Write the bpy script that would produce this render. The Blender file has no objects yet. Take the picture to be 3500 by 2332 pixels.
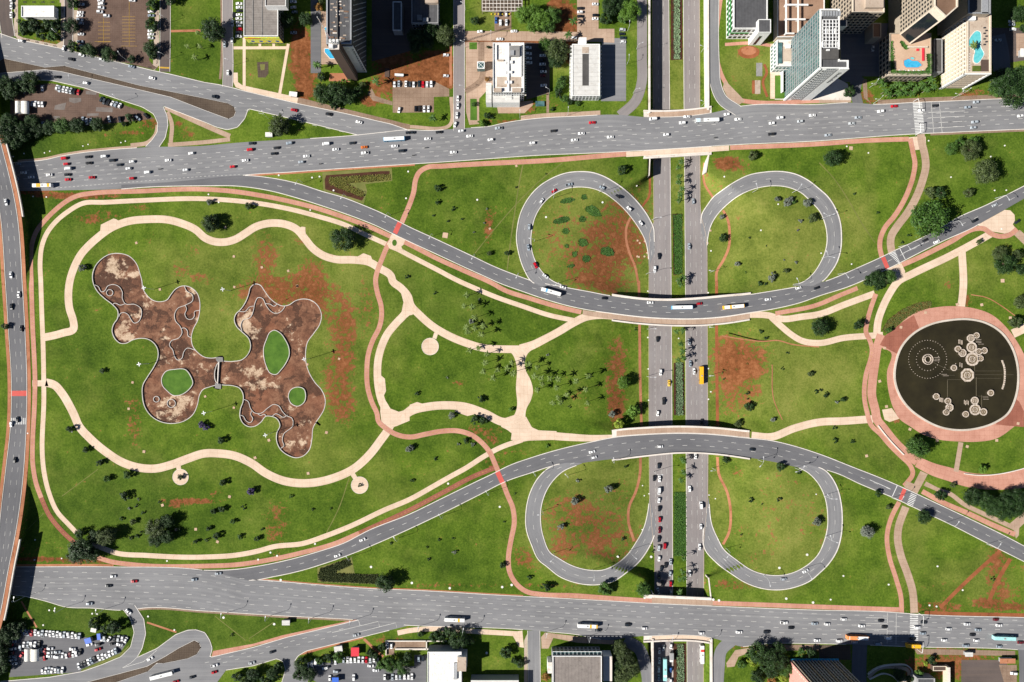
import bpy, bmesh, math, random
import numpy as np
from mathutils import Vector, Matrix
random.seed(7); RNG = np.random.default_rng(7)
SC = bpy.context.scene
COL = SC.collection
# ------------------------------------------------------------------ camera, sky, sun
H = 467.0            # flying height in metres
S = 0.2              # metres per map unit on the ground
CX, CY = 1750.0,1166.0
cam = bpy.data.cameras.new('camera'); cam.lens = 36.0*H/(3500*S); cam.sensor_width = 36.0
cam.clip_start = 1.0; cam.clip_end = 6000
camo = bpy.data.objects.new('camera', cam); COL.objects.link(camo); camo.location = (0,0, H)
SC.camera = camo
SUN_EL = math.radians(37.0)
SH = Vector((math.cos(math.radians(17.5)), math.sin(math.radians(17.5)),0))   # direction shadows fall
W = bpy.data.worlds.new('World'); SC.world = W; W.use_nodes = True
nt = W.node_tree; nt.nodes.clear()
sky = nt.nodes.new('ShaderNodeTexSky'); sky.sky_type = 'NISHITA'; sky.sun_disc = False
sky.sun_elevation = SUN_EL; sky.sun_rotation = math.atan2(-SH.x, -SH.y); sky.altitude = 1100; sky.air_density = .55; sky.dust_density = .2; sky.ozone_density = 1.0
bg = nt.nodes.new('ShaderNodeBackground'); bg.inputs[1].default_value = 0.05
out = nt.nodes.new('ShaderNodeOutputWorld')
nt.links.new(sky.outputs[0], bg.inputs[0]); nt.links.new(bg.outputs[0], out.inputs[0])
sl = bpy.data.lights.new('sun','SUN'); sl.energy = 5.0; sl.angle = math.radians(0.5); sl.color = (1.0,0.955,0.88)
so = bpy.data.objects.new('sun', sl); COL.objects.link(so); so.location = (-300,-100,400)
so.rotation_euler = Vector((SH.x*math.cos(SUN_EL), SH.y*math.cos(SUN_EL),-math.sin(SUN_EL))).to_track_quat('-Z','Y').to_euler()
vs = SC.view_settings; vs.view_transform = 'Standard'; vs.look = 'None'; vs.exposure = 0.72; vs.gamma = 1.0; vs.use_curve_mapping = False
SC.cycles.max_bounces = 4; SC.cycles.diffuse_bounces = 2; SC.cycles.glossy_bounces = 2; SC.cycles.transmission_bounces = 2
SC.cycles.transparent_max_bounces = 4; SC.cycles.use_denoising = True

# ------------------------------------------------------------------ map coordinates
def wpt(px, py, z=0.0):
    k = S*(H - z)/H
    return ((px - CX)*k, (CY - py)*k, z)
T = {}
for j, (row, y0) in enumerate((('A',0),('B',480),('C',960),('D',1420),('E',1832))):
    for i in range(5):
        s = 3.136 if (row in 'AB' or (row == 'C' and i < 4)) else 1.7914
        T['%s%d' % (row, i)] = (i*700, y0, s)
T['F'] = (0,0,2353/3500.0)
def m(key, *pts):
    """survey sheet coordinates -> map coordinates"""
    x0, y0, s = T[key]
    return [(x0 + x/s, y0 + y/s) for x, y in pts]

# ------------------------------------------------------------------ materials
MATS = {}
def new_mat(name):
    mt = bpy.data.materials.new(name); mt.use_nodes = True
    MATS[name] = mt
    n = mt.node_tree.nodes; b = n['Principled BSDF']
    return mt, n, mt.node_tree.links, b
def ramp(n, l, fac, stops):
    r = n.new('ShaderNodeValToRGB'); l.new(fac, r.inputs[0])
    e = r.color_ramp.elements
    e[0].position, e[0].color = stops[0][0],(*stops[0][1],1)
    e[1].position, e[1].color = stops[-1][0],(*stops[-1][1],1)
    for p, c in stops[1:-1]:
        q = e.new(p); q.color = (*c, 1)
    return r.outputs[0]
def pos(n):
    g = n.new('ShaderNodeNewGeometry'); return g.outputs['Position']
def noise(n, l, vec, scale, detail=4, rough=.55, dist=0.0):
    t = n.new('ShaderNodeTexNoise'); t.inputs['Scale'].default_value = scale
    t.inputs['Detail'].default_value = detail; t.inputs['Roughness'].default_value = rough
    t.inputs['Distortion'].default_value = dist
    l.new(vec, t.inputs['Vector']); return t.outputs['Fac']
def mix(n, l, fac, a, b, mode='MIX'):
    x = n.new('ShaderNodeMix'); x.data_type = 'RGBA'; x.blend_type = mode
    for sock, v in ((x.inputs[0], fac),(x.inputs[6], a),(x.inputs[7], b)):
        if hasattr(v, 'is_linked') or hasattr(v, 'node'): l.new(v, sock)
        elif isinstance(v, (tuple, list)): sock.default_value = (*v[:3],1)
        else: sock.default_value = v
    return x.outputs[2]
def math_n(n, l, op, a, b=None, clamp=False):
    x = n.new('ShaderNodeMath'); x.operation = op; x.use_clamp = clamp
    for sock, v in ((x.inputs[0], a),(x.inputs[1], b)):
        if v is None: continue
        if hasattr(v, 'node'): l.new(v, sock)
        else: sock.default_value = v
    return x.outputs[0]
def attr(n, name):
    a = n.new('ShaderNodeAttribute'); a.attribute_name = name; return a.outputs['Fac']
def bump(n, l, b, h, strength=.3, dist=.05):
    x = n.new('ShaderNodeBump'); x.inputs['Strength'].default_value = strength; x.inputs['Distance'].default_value = dist
    l.new(h, x.inputs['Height']); l.new(x.outputs[0], b.inputs['Normal'])

def speckled(name, c0, c1, scale=1.0, fine=12.0, rough=.9, c2=None, spec=.25, dark=.0, amount=1.0):
    """two-tone mottled surface: large patches + fine grain (+ dark stains)"""
    mt, n, l, b = new_mat(name); p = pos(n)
    a = noise(n, l, p, .06*scale, 5, .6); f = noise(n, l, p, fine*.12,3, .7)
    k = math_n(n, l, 'ADD', math_n(n, l, 'MULTIPLY', a, .65), math_n(n, l, 'MULTIPLY', f, .35))
    lo, hi = .5 - .16*amount, .5 + .16*amount
    col = ramp(n, l, k, [(lo, c0),(hi, c1)])
    if c2 is not None:
        st = noise(n, l, p, .22*scale, 6, .65, .4)
        col = mix(n, l, math_n(n, l, 'MULTIPLY', ramp(n, l, st, [(.56,(0,0,0)),(.68,(1,1,1))]), .8), col, c2)
    l.new(col, b.inputs['Base Color']); b.inputs['Roughness'].default_value = rough
    b.inputs['Specular IOR Level'].default_value = spec
    return mt
def flat(name, c, rough=.6, metal=0.0, spec=.4):
    mt, n, l, b = new_mat(name); p = pos(n)
    f = noise(n, l, p, 1.3,4, .65)
    c1 = tuple(min(1, v*1.12) for v in c); c0 = tuple(v*.82 for v in c)
    l.new(ramp(n, l, f, [(.32, c0),(.68, c1)]), b.inputs['Base Color'])
    b.inputs['Roughness'].default_value = rough; b.inputs['Metallic'].default_value = metal
    b.inputs['Specular IOR Level'].default_value = spec
    return mt

# ---- lawn: grass and red earth, driven by survey attributes plus noise
mt, n, l, b = new_mat('lawn'); p = pos(n)
big = noise(n, l, p, .014,5, .6); mid = noise(n, l, p, .075,7, .72); fine = noise(n, l, p, .75,4, .85); patch = noise(n, l, p, .03,6, .7)
tuft = noise(n, l, p, .30,5, .8)
k = math_n(n, l, 'ADD', math_n(n, l, 'MULTIPLY', mid, .34), math_n(n, l, 'ADD', math_n(n, l, 'MULTIPLY', fine, .40), math_n(n, l, 'MULTIPLY', big, .26)))
green = ramp(n, l, k, [(.38,(.028, .058, .005)),(.46,(.058, .104, .009)),(.53,(.098, .155, .015)),(.62,(.165, .225, .030))])
dryc = ramp(n, l, k, [(.38,(.068, .094, .015)),(.46,(.118, .148, .024)),(.53,(.170, .194, .038)),(.62,(.245, .250, .062))])
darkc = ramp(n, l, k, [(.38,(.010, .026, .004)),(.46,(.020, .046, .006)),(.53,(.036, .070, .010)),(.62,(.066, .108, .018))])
dn = math_n(n, l, 'ADD', attr(n, 'dry'), math_n(n, l, 'MULTIPLY', math_n(n, l, 'SUBTRACT', patch, .5),1.9))
col = mix(n, l, ramp(n, l, dn, [(.10,(0,0,0)),(.80,(1,1,1))]), green, dryc)
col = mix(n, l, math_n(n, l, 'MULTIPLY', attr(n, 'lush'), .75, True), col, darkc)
soil = ramp(n, l, math_n(n, l, 'ADD', math_n(n, l, 'MULTIPLY', tuft, .6), math_n(n, l, 'MULTIPLY', mid, .4)),[(.36,(.085, .030, .013)),(.5,(.185, .060, .024)),(.64,(.29, .112, .05))])
en = math_n(n, l, 'ADD', math_n(n, l, 'MULTIPLY', attr(n, 'earth'),1.0), math_n(n, l, 'ADD', math_n(n, l, 'MULTIPLY', math_n(n, l, 'SUBTRACT', mid, .5),1.7), math_n(n, l, 'MULTIPLY', math_n(n, l, 'SUBTRACT', tuft, .5),1.7)))
en = math_n(n, l, 'ADD', en, math_n(n, l, 'MULTIPLY', math_n(n, l, 'SUBTRACT', fine, .5), .9))
col = mix(n, l, ramp(n, l, en, [(.42,(0,0,0)),(.62,(.95, .95, .95))]), col, soil)
l.new(col, b.inputs['Base Color']); b.inputs['Roughness'].default_value = 1.0; b.inputs['Specular IOR Level'].default_value = .1
bump(n, l, b, math_n(n, l, 'ADD', fine, tuft), .7, .3)

# ---- asphalt
def asphalt(name, c0, c1, wear, amt=.5):
    mt, n, l, b = new_mat(name); p = pos(n)
    a = noise(n, l, p, .035,6, .62); f = noise(n, l, p, 2.2,3, .8)
    k = math_n(n, l, 'ADD', math_n(n, l, 'MULTIPLY', a, .6), math_n(n, l, 'MULTIPLY', f, .4))
    col = ramp(n, l, k, [(.36, c0),(.64, c1)])
    uv = n.new('ShaderNodeUVMap').outputs[0]
    mp = n.new('ShaderNodeMapping'); l.new(uv, mp.inputs[0]); mp.inputs['Scale'].default_value = (.012, .55,1)
    tr = noise(n, l, mp.outputs[0],1.0,4, .6)            # wheel tracks running along the lane
    col = mix(n, l, math_n(n, l, 'MULTIPLY', ramp(n, l, tr, [(.45,(0,0,0)),(.7,(1,1,1))]), amt), col, wear)
    mp2 = n.new('ShaderNodeMapping'); l.new(uv, mp2.inputs[0]); mp2.inputs['Scale'].default_value = (.09, .5,1)
    st = noise(n, l, mp2.outputs[0],1.0,6, .7)
    col = mix(n, l, math_n(n, l, 'MULTIPLY', ramp(n, l, st, [(.66,(0,0,0)),(.72,(1,1,1))]), .55), col, tuple(v*.45 for v in c0))
    l.new(col, b.inputs['Base Color']); b.inputs['Roughness'].default_value = .92; b.inputs['Specular IOR Level'].default_value = .2
    return mt
asphalt('asphalt',(.155, .155, .162),(.215, .215, .224),(.285, .282, .280))
asphalt('asphalt_dark',(.105, .105, .113),(.150, .150, .160),(.185, .182, .182), .4)
asphalt('asphalt_brown',(.185, .165, .163),(.255, .235, .233),(.30, .265, .25), .5)
asphalt('lot_asphalt',(.070, .058, .055),(.125, .098, .088),(.15, .112, .092), .5)
# ---- jointed paving
def paving(name, c0, c1, joint, stain, sx=3.2, sy=3.2, st=.5):
    mt, n, l, b = new_mat(name); p = pos(n); uv = n.new('ShaderNodeUVMap').outputs[0]
    a = noise(n, l, p, .09,5, .6); f = noise(n, l, p, 1.8,3, .7)
    k = math_n(n, l, 'ADD', math_n(n, l, 'MULTIPLY', a, .6), math_n(n, l, 'MULTIPLY', f, .4))
    col = ramp(n, l, k, [(.38, c0),(.62, c1)])
    bt = n.new('ShaderNodeTexBrick'); bt.offset = 0.0; l.new(uv, bt.inputs['Vector'])
    bt.inputs['Scale'].default_value = 1.0; bt.inputs['Mortar Size'].default_value = .10; bt.inputs['Mortar Smooth'].default_value = .6
    bt.inputs['Brick Width'].default_value = sx; bt.inputs['Row Height'].default_value = sy
    bt.inputs['Color1'].default_value = (1,1,1,1); bt.inputs['Color2'].default_value = (.93, .93, .93,1); bt.inputs['Mortar'].default_value = (*joint, 1)
    col = mix(n, l, .8, col, bt.outputs[0],'MULTIPLY')
    s2 = noise(n, l, p, .16,6, .7, .5)
    col = mix(n, l, math_n(n, l, 'MULTIPLY', ramp(n, l, s2,[(.58,(0,0,0)),(.70,(1,1,1))]), st), col, stain)
    l.new(col, b.inputs['Base Color']); b.inputs['Roughness'].default_value = .95; b.inputs['Specular IOR Level'].default_value = .15
paving('cream_paving',(.57, .435, .325),(.70, .555, .43),(.72, .62, .55),(.50, .30, .19),5.2,2.6, .5)
paving('tan_paving',(.34, .235, .17),(.46, .335, .25),(.65, .55, .5),(.28, .19, .14),3.4,3.4, .6)
paving('brown_paving',(.20, .135, .095),(.31, .22, .16),(.6, .5, .45),(.15, .09, .065),2.6,2.6, .6)
paving('pink_paving',(.42, .20, .145),(.55, .295, .22),(.72, .6, .55),(.30, .13, .085),3.4,3.4, .5)
paving('red_paving',(.235, .085, .058),(.335, .13, .088),(.7, .6, .55),(.15, .055, .04),3.0,3.2, .5)
paving('cobble_brown',(.075, .055, .042),(.125, .095, .07),(.5, .45, .4),(.06, .045, .032),1.6,1.6, .5)
speckled('red_earth',(.17, .05, .018),(.33, .115, .045),1.6, c2=(.11, .045, .02))
speckled('trail_earth',(.30, .115, .055),(.45, .20, .11),1.6, c2=(.20, .065, .025))
speckled('white_paint',(.60, .60, .58),(.80, .80, .78),3)
speckled('worn_paint',(.42, .41, .38),(.66, .65, .62),6)
speckled('yellow_paint',(.42, .25, .03),(.60, .38, .06),3)
speckled('red_paint',(.46, .075, .065),(.60, .12, .10),2)
speckled('kerb_white',(.52, .48, .43),(.74, .70, .65),4)
speckled('concrete',(.34, .27, .21),(.50, .41, .33),1.2, c2=(.25, .17, .12))
speckled('pale_concrete',(.56, .50, .44),(.74, .69, .63),1.2, c2=(.42, .34, .28))
speckled('grey_concrete',(.17, .165, .16),(.29, .28, .27),1.4, c2=(.11, .10, .095))
speckled('dark_concrete',(.05, .048, .046),(.10, .095, .09),1.4)
speckled('basin_wall',(.42, .39, .36),(.62, .59, .55),2)
speckled('mulch',(.035, .013, .007),(.085, .032, .017),5)

# ------------------------------------------------------------------ curve helpers (map units)
def cr(pts, step=6.0, closed=False, smooth=True):
    P = [np.array(p, float) for p in pts]
    if smooth and len(P) > 2:
        n_ = len(P); o = []
        rng = range(n_ if closed else n_-1)
        for i in rng:
            p1, p2 = P[i], P[(i+1) % n_]
            p0 = P[i-1] if (closed or i > 0) else 2*p1-p2
            p3 = P[(i+2) % n_] if (closed or i+2 < n_) else 2*p2-p1
            # centripetal-ish tangents
            d1 = max(np.linalg.norm(p2-p1),1e-6); d0 = max(np.linalg.norm(p1-p0),1e-6); d2 = max(np.linalg.norm(p3-p2),1e-6)
            t1 = ((p1-p0)/d0*d1 + (p2-p1)/d1*d0)/(d0+d1)*d1
            t2 = ((p2-p1)/d1*d2 + (p3-p2)/d2*d1)/(d1+d2)*d1
            k = max(2, int(d1/step)+1)
            for u in np.linspace(0,1, k, endpoint=False):
                h00 = 2*u**3-3*u**2+1; h10 = u**3-2*u**2+u; h01 = -2*u**3+3*u**2; h11 = u**3-u**2
                o.append(h00*p1+h10*t1+h01*p2+h11*t2)
        if not closed: o.append(P[-1])
        P = o
    else:
        o = []
        for i in range(len(P) if closed else len(P)-1):
            a, b_ = P[i], P[(i+1) % len(P)]
            k = max(1, int(np.linalg.norm(b_-a)/step))
            for u in np.linspace(0,1, k, endpoint=False): o.append(a+(b_-a)*u)
        if not closed: o.append(P[-1])
        P = o
    return np.array(P)
def resample(P, n_):
    P = np.asarray(P, float); d = np.r_[0, np.cumsum(np.linalg.norm(np.diff(P, axis=0), axis=1))]
    t = np.linspace(0, d[-1], n_)
    return np.c_[np.interp(t, d, P[:, 0]), np.interp(t, d, P[:, 1])]
def plen(P): return float(np.linalg.norm(np.diff(P, axis=0), axis=1).sum())
def normals(P):
    t = np.gradient(P, axis=0); t /= np.maximum(np.linalg.norm(t, axis=1, keepdims=True),1e-9)
    return np.c_[-t[:, 1], t[:, 0]]
def offset(P, d): return P + normals(P)*d
def inside(poly, X, Y):
    poly = np.asarray(poly); r = np.zeros(X.shape, bool); n_ = len(poly); j = n_-1
    for i in range(n_):
        xi, yi = poly[i]; xj, yj = poly[j]
        c = ((yi > Y) != (yj > Y)) & (X < (xj-xi)*(Y-yi)/((yj-yi) if yj != yi else 1e-9)+xi)
        r ^= c; j = i
    return r
def sstep(t): t = np.clip(t, 0,1); return t*t*(3-2*t)

# ------------------------------------------------------------------ terrain height (metres) over map coordinates
TRENCH = -7.0
OVER_R = cr(m('B0',(-430,-1800),(-80,-300),(0,0),(180,780),(240,1560)) + m('C0',(270,600),(287,1100),(280,1560)) + m('D0',(120,560),(80,800),(60,896)) + m('E0',(0,480),(-40,650),(-90,896)),12)
OVER_L = cr(m('B0',(-590,-1800),(-240,-300),(-160,0),(0,780),(60,1560)) + m('C0',(95,600),(120,1000),(112,1560)) + m('D0',(35,330),(0,640),(-20,896)) + m('E0',(-90,480),(-130,650),(-180,896)),12)
def over_z(y):
    y = np.asarray(y, float)
    return .05 + 6.9*np.maximum(1-sstep((y-745)/250), sstep((y-1600)/245))
def tz(px, py):
    px = np.asarray(px, float); py = np.asarray(py, float)
    wl = np.interp(py, [535,600,690,760,960,1020,1080,1140,1440,1490,1560,1640,1880,1980,2046],[2,2,200,300,300,112,112,260,260,112,112,300,300,4,2])
    wr = np.maximum(np.interp(py, [535,595,690,760,960,1020,1080,1140,1440,1490,1560,1640,1880,1975,2046],[17,17,200,300,300,112,112,260,260,112,112,300,300,17,17]),17)
    f = np.where(px < 2217,1-sstep((2217-px)/wl), np.where(px > 2404,1-sstep((px-2404)/wr),1.0))
    f = np.where((px > 2217) & (px < 2404),1.0, f)
    z = TRENCH*f
    # bank of the flyover at the park's end
    ex = np.interp(py, OVER_R[:, 1], OVER_R[:, 0])
    bank = over_z(py)*(1-sstep((px-ex-11)/20.0))
    gap = ((py > 497) & (py < 735)) | ((py > 1852) & (py < 2118))
    z = z + np.where(gap, 0, bank)
    return z
def tz1(x, y): return float(tz(np.array([x]), np.array([y]))[0])

# ------------------------------------------------------------------ mesh helpers
def link(o, parent=None):
    COL.objects.link(o)
    if parent is not None: o.parent = parent
    return o
def mesh_obj(name, verts, faces, mat, parent=None, uvs=None, smooth=False, mats=None, midx=None):
    me = bpy.data.meshes.new(name); me.from_pydata([tuple(v) for v in verts],[],[tuple(f) for f in faces])
    for q in (mats or [mat]):
        me.materials.append(MATS[q] if isinstance(q, str) else q)
    if midx is not None: me.polygons.foreach_set('material_index', midx)
    if uvs is not None:
        lay = me.uv_layers.new(name='UVMap'); li = np.empty(len(me.loops), np.int32); me.loops.foreach_get('vertex_index', li)
        lay.data.foreach_set('uv', np.asarray(uvs, np.float32)[li].ravel())
    if smooth: me.polygons.foreach_set('use_smooth',[True]*len(me.polygons))
    me.update()
    return link(bpy.data.objects.new(name, me), parent)
def structure(o): o['kind'] = 'structure'; return o
def tag(o, label, cat, group=None):
    o['label'] = label; o['category'] = cat
    if group: o['group'] = group
    return o
def empty(name, loc=(0,0,0), rz=0.0):
    o = bpy.data.objects.new(name, None); COL.objects.link(o); o.location = loc; o.rotation_euler = (0,0, rz); return o
LAYER = [0.0]
def nextz(base):
    LAYER[0] = (LAYER[0] + .004) % .032
    return base + LAYER[0]
def wp_arr(P, z):
    z = np.broadcast_to(np.asarray(z, float),(len(P),)); k = S*(H-z)/H
    return np.c_[(P[:, 0]-CX)*k, (CY-P[:, 1])*k, z]
def ribbon_lr(name, mat, L, R, z=.05, drape=False, across=1, parent=None, step=8.0, thick=0.0, zf=None):
    n_ = max(2, int(max(plen(L), plen(R))/step))
    L = resample(L, n_); R = resample(R, n_)
    V = []; UV = []
    mid = (L+R)/2; d = np.r_[0, np.cumsum(np.linalg.norm(np.diff(mid, axis=0), axis=1))]*S
    w = np.linalg.norm(L-R, axis=1)*S
    for j in range(across+1):
        P = L+(R-L)*j/across
        zz = z if not drape else tz(P[:, 0], P[:, 1])+z
        if zf is not None: zz = zf(P)+z
        V.append(wp_arr(P, zz)); UV.append(np.c_[d, w*j/across])
    V = np.concatenate(V); UV = np.concatenate(UV); F = []
    for j in range(across):
        for i in range(n_-1):
            a = j*n_+i; F.append((a, a+n_, a+n_+1, a+1))
    # orient up
    a, b_, c = V[F[0][0]], V[F[0][1]], V[F[0][2]]
    if np.cross(b_-a, c-a)[2] < 0: F = [f[::-1] for f in F]
    if thick:
        nv = len(V); V2 = V.copy(); V2[:, 2] -= thick; V = np.r_[V, V2]; UV = np.r_[UV, UV]
        F += [tuple(v+nv for v in f[::-1]) for f in F]
        for e in (range(0, n_-1), range(across*n_, across*n_+n_-1)):
            for i in e: F.append((i, i+1, i+1+nv, i+nv))
        F += [(j*n_, j*n_+n_, j*n_+n_+nv, j*n_+nv) for j in range(across)]
        F += [(j*n_+n_-1, j*n_+2*n_-1, j*n_+2*n_-1+nv, j*n_+n_-1+nv) for j in range(across)]
    return mesh_obj(name, V, F, mat, parent, UV)
def ribbon(name, mat, pts, width, z=.05, drape=False, across=1, parent=None, step=8.0, thick=0.0, zf=None, smooth=True):
    C = cr(pts, step, smooth=smooth) if not isinstance(pts, np.ndarray) else pts
    n_ = max(2, int(plen(C)/step)); C = resample(C, n_)
    w = np.interp(np.linspace(0,1, n_), np.linspace(0,1, len(width)), width)[:, None] if isinstance(width, (list, tuple)) else width
    N = normals(C)
    return ribbon_lr(name, mat, C+N*w/2, C-N*w/2, z, drape, across, parent, step, thick, zf)
def polygon(name, mat, pts, z=.05, parent=None, smooth=False, step=6.0, wall=0.0, wallmat=None):
    P = cr(pts, step, closed=True, smooth=smooth) if smooth else np.array(pts, float)
    bm = bmesh.new(); vv = [bm.verts.new(v) for v in wp_arr(P, z)]
    f = bm.faces.new(vv); f.normal_update()
    if f.normal.z < 0: f.normal_flip()
    if wall:
        r = bmesh.ops.extrude_face_region(bm, geom=[f]);  # raise a slab
        top = [e for e in r['geom'] if isinstance(e, bmesh.types.BMVert)]
        bmesh.ops.translate(bm, vec=(0,0, wall), verts=top)
        bmesh.ops.recalc_face_normals(bm, faces=bm.faces)
    bmesh.ops.triangulate(bm, faces=[q for q in bm.faces if len(q.verts) > 4])
    uvl = bm.loops.layers.uv.new('UVMap')
    for q in bm.faces:
        for lp in q.loops: lp[uvl].uv = (lp.vert.co.x, lp.vert.co.y)
    me = bpy.data.meshes.new(name); bm.to_mesh(me); bm.free()
    me.materials.append(MATS[mat])
    return link(bpy.data.objects.new(name, me), parent)
def kerb(pts, parent, w=2.0, h=.16, z=0.0, drape=False, closed=False, mat='kerb_white', name='kerb', smooth=True, zf=None, step=8.0):
    C = pts if isinstance(pts, np.ndarray) else cr(pts, step, closed=closed, smooth=smooth)
    if closed: C = np.r_[C, C[:1]]
    C = resample(C, max(2, int(plen(C)/step)))
    return ribbon_lr(name, mat, offset(C, w/2), offset(C, -w/2), z+h, drape, 1, parent, step, thick=h+.12, zf=zf)
def boxes_mesh(name, mat, items, parent=None, mats=None, midx=None):
    """one part made of quads / boxes: items = list of (8 world points)"""
    V = []; F = []
    for it in items:
        o = len(V); V += it
        F += [(o, o+3, o+2, o+1),(o+4, o+5, o+6, o+7),(o, o+1, o+5, o+4),(o+1, o+2, o+6, o+5),(o+2, o+3, o+7, o+6),(o+3, o, o+4, o+7)]
    mi = None
    if midx is not None: mi = [k for k in midx for _ in range(6)]
    return mesh_obj(name, V, F, mat, parent, mats=mats, midx=mi)
def bx(x0, y0, x1, y1, z0, z1):
    return [(x0, y0, z0),(x1, y0, z0),(x1, y1, z0),(x0, y1, z0),(x0, y0, z1),(x1, y0, z1),(x1, y1, z1),(x0, y1, z1)]
def dashes(parent, P, mat='worn_paint', dash=16.0, gap=31.0, w=1.1, z=.14, drape=False, name='lane_markings', start=0.0, zf=None):
    """painted broken line along P (map units), one print"""
    P = P if isinstance(P, np.ndarray) else cr(P, 6)
    d = np.r_[0, np.cumsum(np.linalg.norm(np.diff(P, axis=0), axis=1))]
    V = []; F = []; s = start
    def at(t): return np.array([np.interp(t, d, P[:, 0]), np.interp(t, d, P[:, 1])])
    while s+dash < d[-1]:
        a, c = at(s), at(s+dash); t = (c-a)/max(np.linalg.norm(c-a),1e-6); nn = np.array([-t[1], t[0]])*w/2
        q = np.array([a+nn, c+nn, c-nn, a-nn]); zz = (tz(q[:, 0], q[:, 1])+z) if drape else np.full(4, z)
        if zf is not None: zz = zf(q)+z
        o = len(V); V += list(wp_arr(q, zz)); F.append((o+3, o+2, o+1, o))
        s += dash+gap
    return V, F
def paint(parent, runs, mat='worn_paint', name='lane_markings'):
    V = []; F = []
    for v, f in runs:
        o = len(V); V += v; F += [tuple(i+o for i in q) for q in f]
    if not V: return
    a, b_, c = map(np.array, (V[F[0][0]], V[F[0][1]], V[F[0][2]]))
    if np.cross(b_-a, c-a)[2] < 0: F = [q[::-1] for q in F]
    o = mesh_obj(name, V, F, mat, parent); return o
def line(P, w=1.3, z=.14, drape=False, zf=None):
    P = np.array(P, float) if not isinstance(P, np.ndarray) else P
    if len(P) == 2 : P = resample(P, max(2, int(plen(P)/20)+1))
    N = normals(P); L = P+N*w/2; R = P-N*w/2; n_ = len(P)
    Q = np.r_[L, R]; zz = (tz(Q[:, 0], Q[:, 1])+z) if drape else np.full(2*n_, z)
    if zf is not None: zz = zf(Q)+z
    return list(wp_arr(Q, zz)),[(i, i+1, i+1+n_, i+n_) for i in range(n_-1)]
# ================================================================== THE GROUND
BAS1 = cr(m('B0',(1270,1212),(1380,1240),(1460,1320),(1500,1430)) + m('C0',(1520,0),(1530,80),(1570,150),(1640,210),(1720,225),(1790,205),(1830,150),(1880,90),(1960,55),(2040,70),(2110,130),(2140,220),(2140,320),(2120,420),(2070,520),(2050,620),(2070,710),(2120,770),(2195,820)) + m('C1',(70,830),(145,832),(146,870),(138,1000),(134,1108),(60,1135)) + m('C0',(2170,1170),(2140,1220),(2115,1330),(2070,1430),(1980,1500),(1850,1530),(1720,1510),(1620,1450),(1550,1350),(1525,1230),(1530,1120),(1580,1030),(1650,920),(1690,830),(1690,740),(1650,670),(1580,625),(1500,617),(1420,635),(1350,670),(1290,670),(1230,620),(1200,530),(1215,470),(1260,400),(1260,320),(1210,260),(1120,190),(1040,110),(1000,30)) + m('B0',(990,1450),(1020,1350),(1090,1270),(1180,1220)),4, closed=True)
BAS2 = cr(m('C1',(152,870),(300,865),(400,845),(460,790),(490,710),(470,620),(400,550),(340,490),(315,420),(330,360),(380,310),(440,220),(470,140),(490,70),(540,35),(590,45),(640,110),(700,190),(770,245),(830,270),(900,260),(970,215),(1060,195),(1150,215),(1220,280),(1250,370),(1230,470),(1170,560),(1100,660),(1080,770),(1085,880),(1120,990),(1180,1090),(1250,1170),(1290,1270),(1280,1370),(1230,1460),(1180,1530)) + m('D1',(685,36),(665,70),(655,150),(640,210),(600,250),(560,260),(510,245),(460,205),(440,160),(440,110),(460,60),(440,20),(400,5),(375,5),(345,40),(310,65),(270,70),(235,50),(215,10)) + m('C1',(380,1380),(410,1290),(410,1220),(370,1150),(300,1125),(180,1115),(142,1106)),4, closed=True)
def near_poly(poly, X, Y, d):
    lo, hi = poly.min(0)-d, poly.max(0)+d
    sel = (X > lo[0]) & (X < hi[0]) & (Y > lo[1]) & (Y < hi[1])
    r = np.zeros(X.shape, bool); xs, ys = X[sel], Y[sel]
    ins = inside(poly, xs, ys)
    dm = np.full(xs.shape, 1e9)
    for i in range(0, len(poly),1):
        dm = np.minimum(dm, (xs-poly[i, 0])**2+(ys-poly[i, 1])**2)
    r[sel] = ins | (dm < d*d)
    return r
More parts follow.
